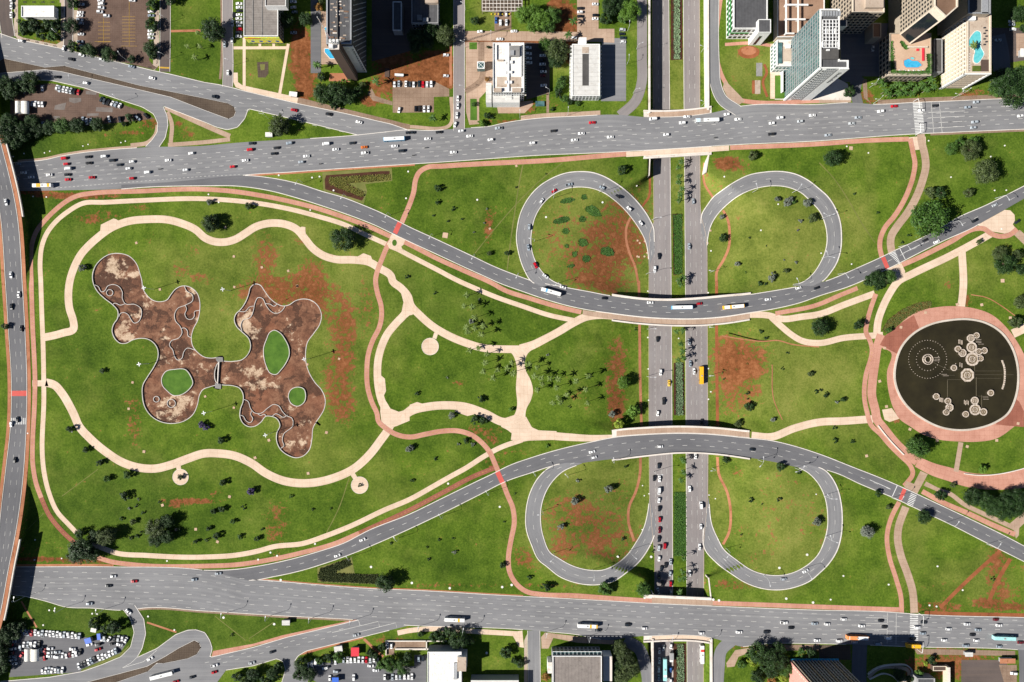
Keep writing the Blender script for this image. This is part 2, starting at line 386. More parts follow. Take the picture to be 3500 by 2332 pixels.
# ---- where the grass is thin, dry or lush (survey blobs: x, y, rx, ry, strength) in F-sheet units
EARTH = [(608,590,26,45, .55),(655,672,90,38, .75),(720,660,30,70, .55),(760,700,40,45, .5),(790,760,30,60, .5),(775,860,28,60, .55),(785,930,30,40, .6),(800,800,18,90, .5),(840,700,18,60, .4),
 (1400,560,60,60, .66),(1360,620,60,50, .6),(1330,500,60,40, .25),(1440,480,50,30, .45),(1460,560,30,60, .55),(1290,560,40,60, .35),(1400,650,50,25, .55),(1250,540,24,70, .2),
 (1672,376,28,14, .85),(1700,385,30,12, .4),(1125,505,14,30, .42),(1122,520,8,40, .5),(1100,560,24,8, .3),
 (1320,1200,60,60, .5),(1390,1230,50,50, .5),(1290,1270,40,30, .45),(1300,1130,30,20, .25),(1420,1150,26,40, .3),(1450,1250,30,40, .4),
 (1700,830,55,45, .75),(1672,815,24,50, .5),(1690,890,45,50, .5),(1420,880,22,70, .5),(1415,930,18,40, .6),(1410,830,22,40, .35),(1345,905,30,18, .3),(1735,900,22,12, .4),(1650,960,16,30, .25),
 (1850,930,40,10, .2),(1800,1150,60,60, .22),(1880,1220,40,50, .25),(1740,1240,60,40, .22),(1690,1080,12,14, .4),(1830,1110,16,12, .3),(1790,1060,20,16, .2),
 (440,1152,60,6, .65),(400,1160,20,8, .6),(500,1135,20,8, .4),(635,1225,22,60, .42),(640,1190,30,30, .3),(310,960,14,60, .42),(430,862,6,14,0),(285,940,10,30, .3),
 (230,495,60,10, .4),(330,478,30,8, .4),(210,505,30,10, .5),(70,1260,40,20, .25),(345,545,12,12, .4),(250,590,12,8, .4),(415,620,20,18, .4),(455,640,12,12, .35),(440,580,14,14, .3),(470,640,22,14, .35),(690,556,14,12, .4),
 (690,410,0.1,0.1,0),(1110,990,40,10, .5),(1130,1010,14,10, .55),(1060,880,16,5, .5),(1110,870,20,5, .3),(1135,1065,20,10, .5),(1180,1040,40,6, .3),(1060,1250,0.1,0.1,0),
 (1203,1280,20,22, .55),(1690,1345,40,10, .55),(1670,1335,14,8, .4),(1220,1300,18,14, .3),(2060,960,20,10, .4),(2200,720,16,12, .35),(2220,690,10,14, .6),(2180,655,12,8, .4),
 (2260,1230,8,8, .2),(2330,1370,60,28, .4),(2290,1330,22,70, .5),(2300,1280,18,30, .4),(2270,1385,30,12, .65),(2150,1350,30,14, .25),(2340,1300,40,40, .2),(2140,1395,60,10, .6),(2330,1395,60,8, .7),
 (690,130,26,60, .75),(700,205,20,40, .7),(690,80,20,40, .55),(710,160,24,60, .55),(905,160,40,60, .8),(985,180,50,32,1.05),(1000,140,40,20,1.0),(850,230,20,14, .8),(960,205,40,8, .7),(1030,160,12,40, .6),(870,195,30,16, .7),
 (1300,70,30,60, .9),(1280,30,22,40, .9),(1250,95,60,10, .9),(1130,95,70,16, .9),(1480,120,0.1,0.1,0),(1330,265,60,6, .6),(1190,240,40,18, .7),(1260,235,30,14, .3),(1235,280,100,6, .7),
 (345,285,20,10, .7),(300,305,40,5, .5),(260,310,50,6, .3),(410,285,8,6, .6),(430,310,16,8, .5),(415,295,20,14, .3),(540,285,10,8, .5),(110,100,30,20, .4),(1730,120,40,12, .3),(1700,200,40,30, .15),
 (1150,1345,200,4, .4),(160,450,90,6, .85),(60,440,50,6, .8),(90,1285,80,5, .8),(200,1290,60,5, .7),(2050,265,60,4, .4),
 (100,1520,60,30, .3),(900,1470,40,8, .5),(1560,1540,3,3,0),(1850,1510,60,26, .3),(2100,1470,120,12, .55),(2200,1520,70,40, .6),(2120,1540,60,30, .5),(2300,1470,60,10, .4),(1700,1480,30,14, .4),(1900,1530,60,40, .3),
 (2250,215,50,10, .4),(2150,235,100,5, .6),(1990,225,16,16, .6),(2030,240,40,6, .5)]
DRY = [(640,640,240,160, .5),(700,780,160,200, .45),(1360,560,140,130, .75),(1780,560,130,120, .7),(1340,1190,120,120, .6),(1780,1200,130,130, .55),(1750,850,180,120, .55),(1350,420,160,50, .35),(1650,440,60,60, .4),(1560,160,28,90, .6),(1740,160,60,80, .65),(600,150,70,60, .45),(500,1080,300,30, .2),(2060,600,20,60, .3),(1940,600,60,200, .45),(2000,430,14,160, .35),(1100,600,14,160, .2),(1380,1100,60,40, .3),(1650,1120,30,100, .5),(1480,1100,20,160, .4),(1660,560,20,140, .5),(1480,560,20,140, .3),(1900,900,100,100, .3),(1560,420,30,60, .3),(1560,760,30,60, .35),(2250,1340,120,60, .35),(2080,1270,40,90, .3),(700,1000,120,80, .3),(1280,110,60,60, .3),(1130,40,30,60, .5),(960,1350,0.1,0.1,0),(2230,620,80,80, .25),(1980,1000,100,60, .3),(1000,1120,160,60, .15)]
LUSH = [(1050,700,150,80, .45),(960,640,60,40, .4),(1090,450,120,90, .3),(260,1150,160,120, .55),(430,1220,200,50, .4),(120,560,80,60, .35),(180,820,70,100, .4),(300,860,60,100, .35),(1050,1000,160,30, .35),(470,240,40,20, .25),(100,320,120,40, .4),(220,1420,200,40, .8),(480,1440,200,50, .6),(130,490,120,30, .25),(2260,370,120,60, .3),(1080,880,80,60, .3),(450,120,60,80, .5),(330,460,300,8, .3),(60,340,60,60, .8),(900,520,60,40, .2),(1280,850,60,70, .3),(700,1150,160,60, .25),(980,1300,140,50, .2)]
# strips of bare or thin ground along trodden lines: (points in F, half width, strength)
def blob_sum(L, X, Y):
    o = np.zeros(X.shape); k = 3500/2353.0
    for x, y, rx, ry, s in L:
        if s == 0: continue
        x, y, rx, ry = x*k, y*k, rx*k, ry*k
        sel = (np.abs(X-x) < 2.6*rx) & (np.abs(Y-y) < 2.6*ry)
        if not sel.any(): continue
        q = ((X[sel]-x)/rx)**2+((Y[sel]-y)/ry)**2
        o[sel] = np.maximum(o[sel], s*np.exp(-q*q*.35)) + .25*np.minimum(o[sel], s*np.exp(-q*q*.35))
    return o
def lawn_attrs(o, X, Y):
    me = o.data
    for nm, L, base in (('earth', EARTH, 0.0),('dry', DRY, 0.08),('lush', LUSH, 0.0)):
        a = me.attributes.new(nm, 'FLOAT','POINT'); v = blob_sum(L, X, Y)+base
        if nm == 'earth':
            slope = np.abs(tz(X+6, Y)-tz(X-6, Y)); v = v+np.clip(slope-.35,0,1)*.25*((Y > 560) & (Y < 2030))
        a.data.foreach_set('value', v.astype(np.float32).ravel())
gx = np.r_[np.array([-9000,-5000,-2600,-1400,-800,-500,-300,-200,-130,-80,-40,-20]), np.arange(0,3501,6.0), np.array([3520,3540,3580,3630,3700,3800,4000,4300,4900,6200,8500,12500])]
gx = np.sort(np.unique(np.r_[gx[np.abs(gx-2216) > 2.5],2214.9,2217.1,2403.9,2421.1])); gx = gx[~((gx > 2418) & (gx < 2421))]
gy = np.r_[np.array([-9000,-5000,-2600,-1400,-800,-500,-300,-200,-130,-80,-40,-20]), np.arange(0,2335,6.0), np.array([2350,2375,2420,2480,2560,2700,3000,3500,4300,6000,9000,12000])]
X, Y = np.meshgrid(gx, gy)
Z = tz(X, Y)
pit = near_poly(BAS1, X, Y, 8.5) | near_poly(BAS2, X, Y, 8.5)
Z[pit] = -1.6
k = S*(H-Z)/H
V = np.stack([(X-CX)*k, (CY-Y)*k, Z],-1).reshape(-1,3)
ny, nx = X.shape
idx = np.arange(nx*ny).reshape(ny, nx)
F = np.stack([idx[1:, :-1], idx[1:, 1:], idx[:-1,1:], idx[:-1, :-1]],-1).reshape(-1,4)
me = bpy.data.meshes.new('lawn'); me.vertices.add(len(V)); me.vertices.foreach_set('co', V.astype(np.float32).ravel())
me.loops.add(F.size); me.loops.foreach_set('vertex_index', F.astype(np.int32).ravel())
me.polygons.add(len(F)); me.polygons.foreach_set('loop_start', np.arange(0, F.size, 4, dtype=np.int32))
me.update(calc_edges=True); me.validate()
me.materials.append(MATS['lawn'])
lawn = structure(link(bpy.data.objects.new('lawn', me)))
lawn_attrs(lawn, X.ravel(), Y.ravel())

# ================================================================== THE DRY BASINS
mt, n, l, b = new_mat('basin_floor'); p = pos(n)
a1 = noise(n, l, p, .05,8, .70, .25); a2 = noise(n, l, p, .14,8, .72, .3); a3 = noise(n, l, p, 1.1,4, .8); a4 = noise(n, l, p, .085,7, .66, .2)
base = ramp(n, l, math_n(n, l, 'ADD', math_n(n, l, 'MULTIPLY', a2, .7), math_n(n, l, 'MULTIPLY', a3, .3)),[(.38,(.075, .032, .018)),(.48,(.145, .064, .036)),(.53,(.195, .092, .052)),(.62,(.25, .13, .078))])
redn = noise(n, l, p, .028,4, .5, .2)
col = mix(n, l, math_n(n, l, 'MULTIPLY', ramp(n, l, redn, [(.52,(0,0,0)),(.62,(1,1,1))]), .45), base, (.22, .080, .04))
blot = math_n(n, l, 'ADD', a4, math_n(n, l, 'MULTIPLY', attr(n, 'wet'), .13))
col = mix(n, l, math_n(n, l, 'MULTIPLY', ramp(n, l, blot, [(.535,(0,0,0)),(.555,(1,1,1))]), .82), col, ramp(n, l, a3,[(.35,(.030, .014, .009)),(.65,(.085, .038, .022))]))
silt = ramp(n, l, math_n(n, l, 'ADD', math_n(n, l, 'MULTIPLY', a3, .5), math_n(n, l, 'MULTIPLY', a2, .5)),[(.38,(.30, .20, .125)),(.5,(.48, .35, .235)),(.62,(.68, .54, .40))])
sn = math_n(n, l, 'ADD', math_n(n, l, 'MULTIPLY', a1, .55), math_n(n, l, 'MULTIPLY', a2, .55))
sn = math_n(n, l, 'ADD', sn, math_n(n, l, 'MULTIPLY', attr(n, 'silt'), .085))
col = mix(n, l, ramp(n, l, sn, [(.625,(0,0,0)),(.665,(.8, .8, .8))]), col, silt)
l.new(col, b.inputs['Base Color']); b.inputs['Roughness'].default_value = .85; b.inputs['Specular IOR Level'].default_value = .25
def basin(label, out_, islands, walls, rings, silt, wetb):
    root = empty('dry_basin', wpt(*out_.mean(0),0))
    inv = root.location.copy()
    def own(o): o.location = -inv; o.parent = root; return o
    # floor as a fine sheet so the stain survey can sit on it
    lo, hi = out_.min(0), out_.max(0); xs = np.arange(lo[0]-6, hi[0]+6,5.0); ys = np.arange(lo[1]-6, hi[1]+6,5.0)
    X, Y = np.meshgrid(xs, ys); keep = near_poly(out_, X, Y, 6.0)
    num = -np.ones(X.shape, int); num[keep] = np.arange(keep.sum())
    V = wp_arr(np.c_[X[keep], Y[keep]],-.62)
    q = np.stack([num[1:, :-1], num[1:, 1:], num[:-1,1:], num[:-1, :-1]],-1).reshape(-1,4); q = q[(q >= 0).all(1)]
    f = own(mesh_obj('basin_floor', V, q.tolist(),'basin_floor'))
    for nm, L in (('silt', silt),('wet', wetb)):
        a = f.data.attributes.new(nm, 'FLOAT','POINT'); a.data.foreach_set('value', blob_sum(L, X[keep], Y[keep]).astype(np.float32))
    own(kerb(out_, None, 2.4, .75,-.62, closed=True, mat='basin_wall', name='rim', step=4))
    # grass bank outside the rim
    C = np.r_[out_, out_[:1]]; C = resample(C, int(plen(C)/4)); sgn = 1 if inside(out_, *(offset(C, 3)[:1].T))[0] else -1
    L, R = C-normals(C)*sgn*1.0, C-normals(C)*sgn*19.0
    bank = own(ribbon_lr('grass_bank','lawn', L, R, .006, across=3, step=4))
    co = np.empty(len(bank.data.vertices)*3, np.float32); bank.data.vertices.foreach_get('co', co); co = co.reshape(-1,3)
    kk = S*(H-.006)/H; BX, BY = co[:, 0]/kk+CX, CY-co[:, 1]/kk
    lawn_attrs(bank, BX, BY); bad = inside(BAS1, BX, BY) | inside(BAS2, BX, BY)
    bm = bmesh.new(); bm.from_mesh(bank.data); bm.faces.ensure_lookup_table()
    bmesh.ops.delete(bm, geom=[f_ for f_ in bm.faces if sum(bool(bad[v.index]) for v in f_.verts) > 1], context='FACES_ONLY'); bm.to_mesh(bank.data); bm.free()
    for isl in islands:
        I = cr(isl, 4, closed=True)
        g = own(polygon('grass_island','island_grass',[tuple(v) for v in I],-.05))
        w = kerb(I, None, 2.4, .8,-.62, closed=True, mat='basin_wall', name='island_wall', step=4); own(w)
    for wl in walls:
        own(kerb(wl, None, 1.9, .55,-.62, mat='basin_wall', name='divider_wall', step=4))
    for cx, cy, r, in rings:
        own(kerb([(cx+r*math.cos(t), cy+r*math.sin(t)) for t in np.linspace(0,2*math.pi, 14, endpoint=False)], None, 1.9, .55,-.62, closed=True, mat='basin_wall', name='ring_wall', step=3))
    tag(root, label, 'basin','amoeba-shaped dry garden basins')
    return root
speckled('island_grass',(.035, .095, .008),(.095, .19, .022),3,20)
ISL = [[m('C0',(1730,1060),(1780,970),(1870,950),(1990,955),(2040,1020),(2065,1100),(2020,1170),(1930,1225),(1860,1230),(1790,1180),(1740,1120))],
       [m('C1',(740,530),(800,555),(860,630),(900,720),(905,790),(870,880),(820,950),(760,1005),(700,990),(660,920),(630,800),(630,720),(660,630),(700,550)), m('C1',(990,1140),(1060,1160),(1080,1220),(1065,1300),(990,1345),(930,1320),(895,1240),(920,1170))]]
WL1 = [m('C0', *p_) for p_ in ([(1000,40),(1050,60),(1090,120),(1120,110),(1150,60),(1210,40),(1270,60),(1310,120),(1310,190),(1340,245),(1450,255),(1510,300),(1515,370),(1480,440),(1440,455),(1400,410),(1370,360),(1320,340),(1290,350),(1270,390)],[(1205,255),(1230,240),(1290,262),(1336,248)],[(1975,60),(2000,110),(2060,150),(2065,210),(1990,260),(1900,300),(1870,360),(1880,430),(1930,490),(1950,560),(1920,610),(1830,650),(1815,690),(1850,740),(1870,810),(1900,850),(1945,835),(1970,760),(2000,725),(2095,745)],[(1985,265),(2000,300),(1980,360),(2010,410),(2060,410),(2085,370),(2080,335),(2140,315)],[(1945,510),(1975,505),(2010,540),(2015,595),(2050,608)])]
WL2 = [m('C1', *p_) for p_ in ([(370,330),(430,330),(480,280),(530,270)],[(400,545),(385,480),(400,430),(490,390),(520,320),(540,230),(570,180),(610,185),(660,270),(710,330),(750,350),(810,335),(850,290),(860,270)],[(650,245),(700,250),(740,275),(775,250)],[(415,1270),(460,1290),(490,1370),(530,1415),(600,1420),(680,1360),(740,1325),(790,1340),(830,1400),(880,1450),(930,1470),(945,1510),(940,1560)],[(375,1440),(410,1450),(440,1500),(490,1520),(515,1480),(490,1430),(500,1400)],[(570,1430),(600,1445),(640,1430),(655,1450)],[(725,1450),(760,1425),(800,1440),(840,1465),(885,1440)])] + [m('D1',(541,32),(540,60),(480,120),(475,160),(485,185),(460,205))]
basin('dry amoeba-shaped basin with one grass island and several small ring walls', BAS1, ISL[0], WL1,[(*m('C0',(1175,128))[0],11),(*m('C0',(1675,1270))[0],10),(*m('C0',(1835,1315))[0],14)],
      [(265,610,14,50, .5),(300,640,16,40, .6),(285,760,20,22,1.0),(330,700,20,30, .5),(375,770,30,20, .5),(440,670,10,14, .9),(385,930,40,20, .9),(440,900,20,30, .6),(360,900,20,14, .6),(265,620,30,30, .5),(290,770,30,14, .7)],
      [(250,640,30,30, .8),(310,715,18,10,1.0),(420,800,14,30,1.0),(290,600,20,14, .6),(410,740,22,14, .5)])
basin('dry amoeba-shaped basin with two grass islands, one of them a large oval', BAS2, ISL[1], WL2,[],
      [(560,740,14,40, .9),(575,770,16,20, .8),(545,840,24,10, .5),(580,860,40,14, .7),(600,890,40,12, .9),(650,760,22,30, .45),(520,830,10,20, .7),(560,870,10,30, .7),(690,1010,20,30, .4),(670,930,16,14, .4)],
      [(600,780,30,16, .6),(720,740,10,24, .6),(560,900,40,16, .5),(630,720,12,20, .5),(700,900,30,12, .5)])
# sluice between the two basins
w_ = m('C1',(150,868),(141,1000),(135,1106))
sl_ = kerb(w_, None, 3.2,1.1,-.62, mat='pale_concrete', name='sluice_wall', smooth=False)
tag(sl_, 'straight low concrete weir wall where the two dry basins meet','wall')

for P_ in ([(128,818),(200,818),(205,866),(150,872),(128,850)],[(118,1095),(184,1108),(180,1160),(118,1150)]):
    o = polygon('headwall_block','grey_concrete', m('C1', *P_),-.8, wall=1.3); tag(o, 'rough concrete headwall block at the end of the weir between the basins','headwall','weir headwalls')
# ================================================================== ROADS
def stub(P, d, first=True):
    """carry a line d units past its end"""
    P = list(P); a, c = (np.array(P[0]), np.array(P[1])) if first else (np.array(P[-1]), np.array(P[-2]))
    e = a+(a-c)/np.linalg.norm(a-c)*d
    return [tuple(e)]+P if first else P+[tuple(e)]
# ---- avenue beside the towers
ANt = m('B0',(-60,250),(230,232),(500,205),(640,172),(850,137),(1170,102),(1560,75),(2195,58)) + m('B1',(300,30)) + m('A1',(1650,1447),(1900,1420),(2195,1392)) + m('A2',(200,1400),(450,1385),(700,1367),(850,1356),(1000,1322),(1400,1267),(1800,1247),(2195,1230)) + m('A3',(370,1258),(1020,1216),(1340,1142),(2195,1120)) + m('A4',(330,1102),(600,1118),(1000,1100),(1500,1080),(1900,1062),(2195,1058))
ANb = m('B0',(-60,548),(150,545),(700,535),(1200,525),(1600,497),(1900,470),(2195,440)) + m('B1',(430,372),(900,341),(1400,306),(2195,255)) + m('B2',(600,215),(1300,165),(2195,125)) + m('B3',(1000,65),(1230,50),(2195,5)) + m('A4',(700,1457),(950,1441),(1500,1415),(2195,1385))
ANt = stub(stub(ANt, 900),900, False); ANb = stub(stub(ANb, 900),900, False)
at_, ab_ = cr(ANt, 8), cr(ANb, 8)
def by_x(P, xs): return np.c_[xs, np.interp(xs, P[:, 0], P[:, 1])]
xs = np.arange(-900,4400,8.0)
avn = structure(ribbon_lr('avenue','asphalt', by_x(at_, xs), by_x(ab_, xs), .100))
kerb(by_x(ab_, np.arange(830,4390,8.0)), avn, z=.04)
kerb(by_x(at_, np.arange(1060,1520,8.0)), avn, z=.04); kerb(by_x(at_, np.arange(1610,2050,8.0)), avn, z=.04); kerb(by_x(at_, np.arange(2530,2900,8.0)), avn, z=.04); kerb(by_x(at_, np.arange(2985,4390,8.0)), avn, z=.04)
kerb(by_x(at_, np.arange(-900,470,8.0)), avn, z=.04)
runs = []
lo_line = np.array(m('B0',(-60,520),(1000,470),(2195,395)) + m('B1',(430,350),(2195,235)) + m('B2',(2195,108)) + m('B3',(2195,-15)) + m('A4',(2195,1365)))
for i, f_ in enumerate((.165, .33, .495, .66, .83)):
    up = np.array(m('B0',(-60,250),(600,215),(2195,90)) + m('B1',(2195,-50)) + m('A2',(2195,1300)) + m('A3',(2195,1150)) + m('A4',(2195,1090)))
    xx = np.arange(-700,4200,10.0)
    yy = by_x(up, xx)[:, 1]*(1-f_)+by_x(lo_line, xx)[:, 1]*f_
    runs.append(dashes(avn, np.c_[xx, yy], start=(i*17) % 40, dash=15, gap=33))
runs.append(dashes(avn, np.array(m('B0',(600,510),(2195,385)) + m('B1',(380,368))), dash=7, gap=7.5))
paint(avn, runs)
# zebra + stop lines by the pool hotel
zz = []
for i in range(20):
    x0, y0 = m('A4',(1003+i*1.4,1110+i*16.6))[0]; zz.append(line(np.array([(x0, y0),(x0+32, y0-1.5)]),2.4))
paint(avn, zz, 'white_paint','zebra_crossing')
paint(avn, [line(np.array(m('A4',(1200,1100),(1228,1425)))), line(np.array(m('A4',(1287,1100),(1318,1420))))] + [line(np.array(m('A4',(1170,1207+i*57),(1560,1190+i*55)))) for i in range(4)],'worn_paint','stop_line')
# ---- avenue on the other side of the park
AStop = m('E0',(60,190),(120,190),(700,190),(1254,212)) + m('E1',(150,240),(270,268),(320,270),(700,300),(1060,325),(1254,332)) + m('E2',(600,366),(900,381),(1254,400)) + m('E3',(230,413),(600,430),(1254,455)) + m('E4',(420,466),(600,480),(1254,500))
ASb = m('E0',(60,360),(150,370),(280,400),(400,435),(560,442),(760,455),(900,440),(1254,460)) + m('E1',(500,491),(940,515),(1254,548)) + m('E2',(250,556),(650,571),(830,586),(1000,601),(1254,637)) + m('E3',(80,622),(230,611),(600,625),(700,655),(780,678),(870,666),(1254,660)) + m('E4',(200,665),(600,680),(1190,695),(1254,700))
AStop = stub(stub(AStop, 900),900, False); ASb = stub(stub(ASb, 900),900, False)
st_, sb_ = cr(AStop, 8), cr(ASb, 8)
avs = structure(ribbon_lr('avenue','asphalt', by_x(st_, xs), by_x(sb_, xs), .100))
kerb(by_x(st_, np.arange(860,4390,8.0)), avs, z=.04); kerb(by_x(st_, np.arange(-900,700,8.0)), avs, z=.04)
kerb(by_x(sb_, np.arange(-900,420,8.0)), avs, z=.04); kerb(by_x(sb_, np.arange(470,1210,8.0)), avs, z=.04); kerb(by_x(sb_, np.arange(1380,1790,8.0)), avs, z=.04); kerb(by_x(sb_, np.arange(1870,2060,8.0)), avs, z=.04); kerb(by_x(sb_, np.arange(2540,2900,8.0)), avs, z=.04); kerb(by_x(sb_, np.arange(2975,3480,8.0)), avs, z=.04)
runs = []
up = np.array(m('E0',(-500,215),(120,215),(1254,240)) + m('E1',(1254,358)) + m('E2',(1254,424)) + m('E3',(1254,478)) + m('E4',(1254,518),(1800,540)))
dn = np.array(m('E0',(-500,366),(120,375),(700,410),(1254,445)) + m('E1',(1254,505)) + m('E2',(1254,588)) + m('E3',(230,600),(1254,632)) + m('E4',(1254,668),(1800,690)))
for i in range(6):
    f_ = i/5.0; yy = by_x(up, xx)[:, 1]*(1-f_)+by_x(dn, xx)[:, 1]*f_
    runs.append(dashes(avs, np.c_[xx, yy], start=(i*19) % 41, dash=17, gap=32))
paint(avs, runs)
zz = []
for i in range(15):
    x0, y0 = m('E4',(556,484+i*11))[0]; zz.append(line(np.array([(x0, y0),(x0+28, y0)]),2.6))
paint(avs, zz, 'white_paint','zebra_crossing')
paint(avs, [line(np.array(m('E4',(418,472),(416,660)))), line(np.array(m('E4',(472,474),(470,664))))] + [line(np.array(m('E4',(285,500+i*35),(418,504+i*35)))) for i in range(4)],'worn_paint','stop_line')
paint(avs, [line(np.array(m('E1',(780,592),(1062,524),(1070,556)))), line(np.array(m('E1',(940,590),(1168,532),(1176,560)))), line(np.array(m('E1',(940,516),(952,550))))],'worn_paint','edge_line')

# ---- curving road on the tower side, with its viaduct over the expressway
CNt = m('B0',(1300,478),(1900,440),(2195,410)) + m('B1',(200,388),(430,377),(700,402),(990,461),(1250,545),(1480,611),(1690,692),(1900,782),(2060,861)) + m('B2',(0,930),(230,1035),(680,1245),(900,1350),(1140,1445),(1310,1505)) + m('C2',(1500,40),(1620,60),(1740,84),(1900,113),(2100,152)) + m('C3',(0,167),(300,205),(600,215),(900,200),(1200,172),(1440,150),(1600,125),(1900,75)) + m('B4',(-80,1540),(50,1515),(200,1460),(400,1372),(660,1255),(830,1172),(1040,1075),(1300,940),(1480,832),(1800,690),(2000,590),(2195,490))
CNb = m('B0',(1300,522),(1600,500),(1900,490),(2195,487)) + m('B1',(370,492),(700,541),(1000,621),(1300,716),(1600,821),(1850,921),(2000,994)) + m('B2',(0,1087),(300,1225),(600,1365),(850,1478)) + m('C2',(930,10),(1200,110),(1500,212),(1700,268),(1900,310)) + m('C3',(0,352),(300,387),(600,405),(900,405),(1200,381),(1450,342),(1700,303),(2000,232)) + m('B4',(0,1668),(330,1562),(500,1490),(640,1422),(860,1316),(1000,1243),(1300,1092),(1680,918),(1760,872),(1990,742),(2195,625))
CNt, CNb = stub(CNt, 700, False), stub(CNb, 700, False)
ct_, cb_ = cr(CNt, 8), cr(CNb, 8)
# pair by normalised parameter along centre
def pair(L, R, n_):
    C = (resample(L, n_)+resample(R, n_))/2; N = normals(C)
    return C, N
curn = structure(ribbon_lr('curving_road','asphalt_dark', ct_, cb_, .108, step=8))
def seg(P, f): return P[[bool(f(q)) for q in P]]
kerb(seg(ct_, lambda q: 835 < q[0] < 1820), curn, z=.04, w=2.4); kerb(seg(ct_, lambda q: 1860 < q[0] < 2090), curn, z=.04, w=2.4); kerb(seg(ct_, lambda q: q[0] > 2560 and q[0] < 2725), curn, z=.04, w=2.4); kerb(seg(ct_, lambda q: q[0] > 2818), curn, z=.04, w=2.4)
kerb(seg(cb_, lambda q: q[0] < 3350), curn, z=.04, w=2.4)
def mid_line(L, R, f_, n_=300): return resample(L, n_)*(1-f_)+resample(R, n_)*f_
mc = mid_line(ct_, cb_, .5)
mc1 = seg(mc, lambda q: q[0] < 1840); mc2 = seg(mc, lambda q: 1840 <= q[0] <= 2760); mc3 = seg(mc, lambda q: q[0] > 2760)
paint(curn, [dashes(curn, seg(mid_line(ct_, cb_, .5), lambda q: 900 < q[0] < 1840), dash=16, gap=31), dashes(curn, mc3, dash=16, gap=31), dashes(curn, seg(mid_line(ct_, cb_, .33), lambda q: 1840 <= q[0] <= 2780), dash=16, gap=31), dashes(curn, seg(mid_line(ct_, cb_, .66), lambda q: 1840 <= q[0] <= 2780), dash=16, gap=31, start=12)])
# ---- curving road on the other side
CSt = m('E1',(-60,209),(60,211),(200,204),(300,190),(500,150),(700,95),(850,45)) + m('D1',(1000,706),(1254,605)) + m('D2',(200,508),(400,410),(525,350),(600,312),(750,258),(950,200),(1100,166)) + m('D3',(0,135),(200,118),(400,111),(600,118),(800,138),(960,155),(1100,188)) + m('D4',(0,237),(200,315),(400,394),(540,455),(700,530),(900,624),(1150,745),(1254,800))
CSb = m('E1',(-60,212),(60,224),(150,245),(270,272),(420,250),(600,210),(760,160),(900,110)) + m('D1',(1050,786),(1254,695)) + m('D2',(200,600),(420,490),(600,400),(750,350),(870,312),(1000,300),(1120,282)) + m('D3',(0,266),(200,241),(400,223),(600,229),(830,260),(1000,290),(1140,320)) + m('D4',(-20,322),(100,352),(250,420),(480,516),(600,573),(800,666),(1000,768),(1254,895))
CSt, CSb = stub(CSt, 700, False), stub(CSb, 700, False)
dt_, db_ = cr(CSt, 8), cr(CSb, 8)
curs = structure(ribbon_lr('curving_road','asphalt_dark', dt_, db_, .108, step=8))
kerb(seg(dt_, lambda q: q[0] > 690), curs, z=.04, w=2.4)
kerb(seg(db_, lambda q: 850 < q[0] < 1886), curs, z=.04, w=2.4); kerb(seg(db_, lambda q: q[0] > 2822), curs, z=.04, w=2.4)
paint(curs, [dashes(curs, seg(mid_line(dt_, db_, .5), lambda q: 880 < q[0] < 1840), dash=16, gap=31), dashes(curs, seg(mid_line(dt_, db_, .5), lambda q: q[0] > 2810), dash=16, gap=31), dashes(curs, seg(mid_line(dt_, db_, .33), lambda q: 1840 <= q[0] <= 2810), dash=16, gap=31), dashes(curs, seg(mid_line(dt_, db_, .66), lambda q: 1840 <= q[0] <= 2810), dash=16, gap=31, start=20)])
# ---- the four loops
LOOPS = [
 (m('B2',(1400,1560),(1310,1515),(1230,1390),(1165,1190),(1145,1050),(1155,930),(1190,780),(1260,640),(1370,510),(1520,410),(1680,350),(1830,335),(1960,345),(2080,385)) + m('B3',(0,450),(100,520),(200,610),(300,725),(380,850),(420,940),(428,1050),(430,1200)),
  m('B2',(1700,1560),(1590,1535),(1480,1470),(1390,1370),(1330,1250),(1300,1100),(1310,960),(1350,810),(1430,680),(1540,580),(1670,520),(1830,500),(1960,515),(2080,560)) + m('B3',(0,640),(100,730),(200,850),(280,970),(330,1070),(360,1200),(368,1350))),
 (m('B3',(930,960),(940,790),(1000,690),(1060,610),(1150,540),(1300,440),(1450,370),(1600,342),(1800,335),(1950,365),(2080,430)) + m('B4',(0,520),(90,600),(170,720),(225,870),(240,1020),(230,1180),(185,1320),(120,1420),(50,1500),(-60,1560)),
  m('B3',(994,1200),(1000,1050),(1040,900),(1100,800),(1200,695),(1330,595),(1500,520),(1700,487),(1850,500),(2000,560),(2120,670)) + m('B4',(0,750),(50,850),(80,970),(85,1090),(60,1210),(10,1320),(-60,1425),(-150,1505),(-290,1560))),
 (m('D2',(960,290),(870,312),(790,380),(740,470),(712,600),(715,700),(745,790),(800,896)) + m('E2',(830,180),(920,250),(1030,290),(1140,300),(1254,275)) + m('E3',(80,220),(150,160),(210,75),(242,5),(256,-60)),
  m('D2',(1060,292),(930,350),(850,440),(810,540),(802,650),(820,750),(870,850)) + m('E2',(900,130),(1000,185),(1100,210),(1180,210),(1254,180)) + m('E3',(80,115),(130,45)) + m('D3',(180,690),(205,590),(215,500))),
 (m('D3',(552,640),(548,800)) + m('E3',(550,70),(620,160),(720,235),(800,285),(920,325),(1020,330),(1120,310),(1200,275)) + m('E4',(0,230),(60,170),(110,90),(135,0)) + m('D4',(142,640),(135,540),(105,430),(40,340),(-60,300)),
  m('D3',(577,500),(600,680),(640,770)) + m('E3',(660,70),(750,150),(850,215),(940,240),(1050,238),(1150,200),(1254,105)) + m('D4',(30,775),(52,680),(52,600),(38,510),(0,425),(-70,350),(-160,308))),
]
lc = [('expressway',1)]*4
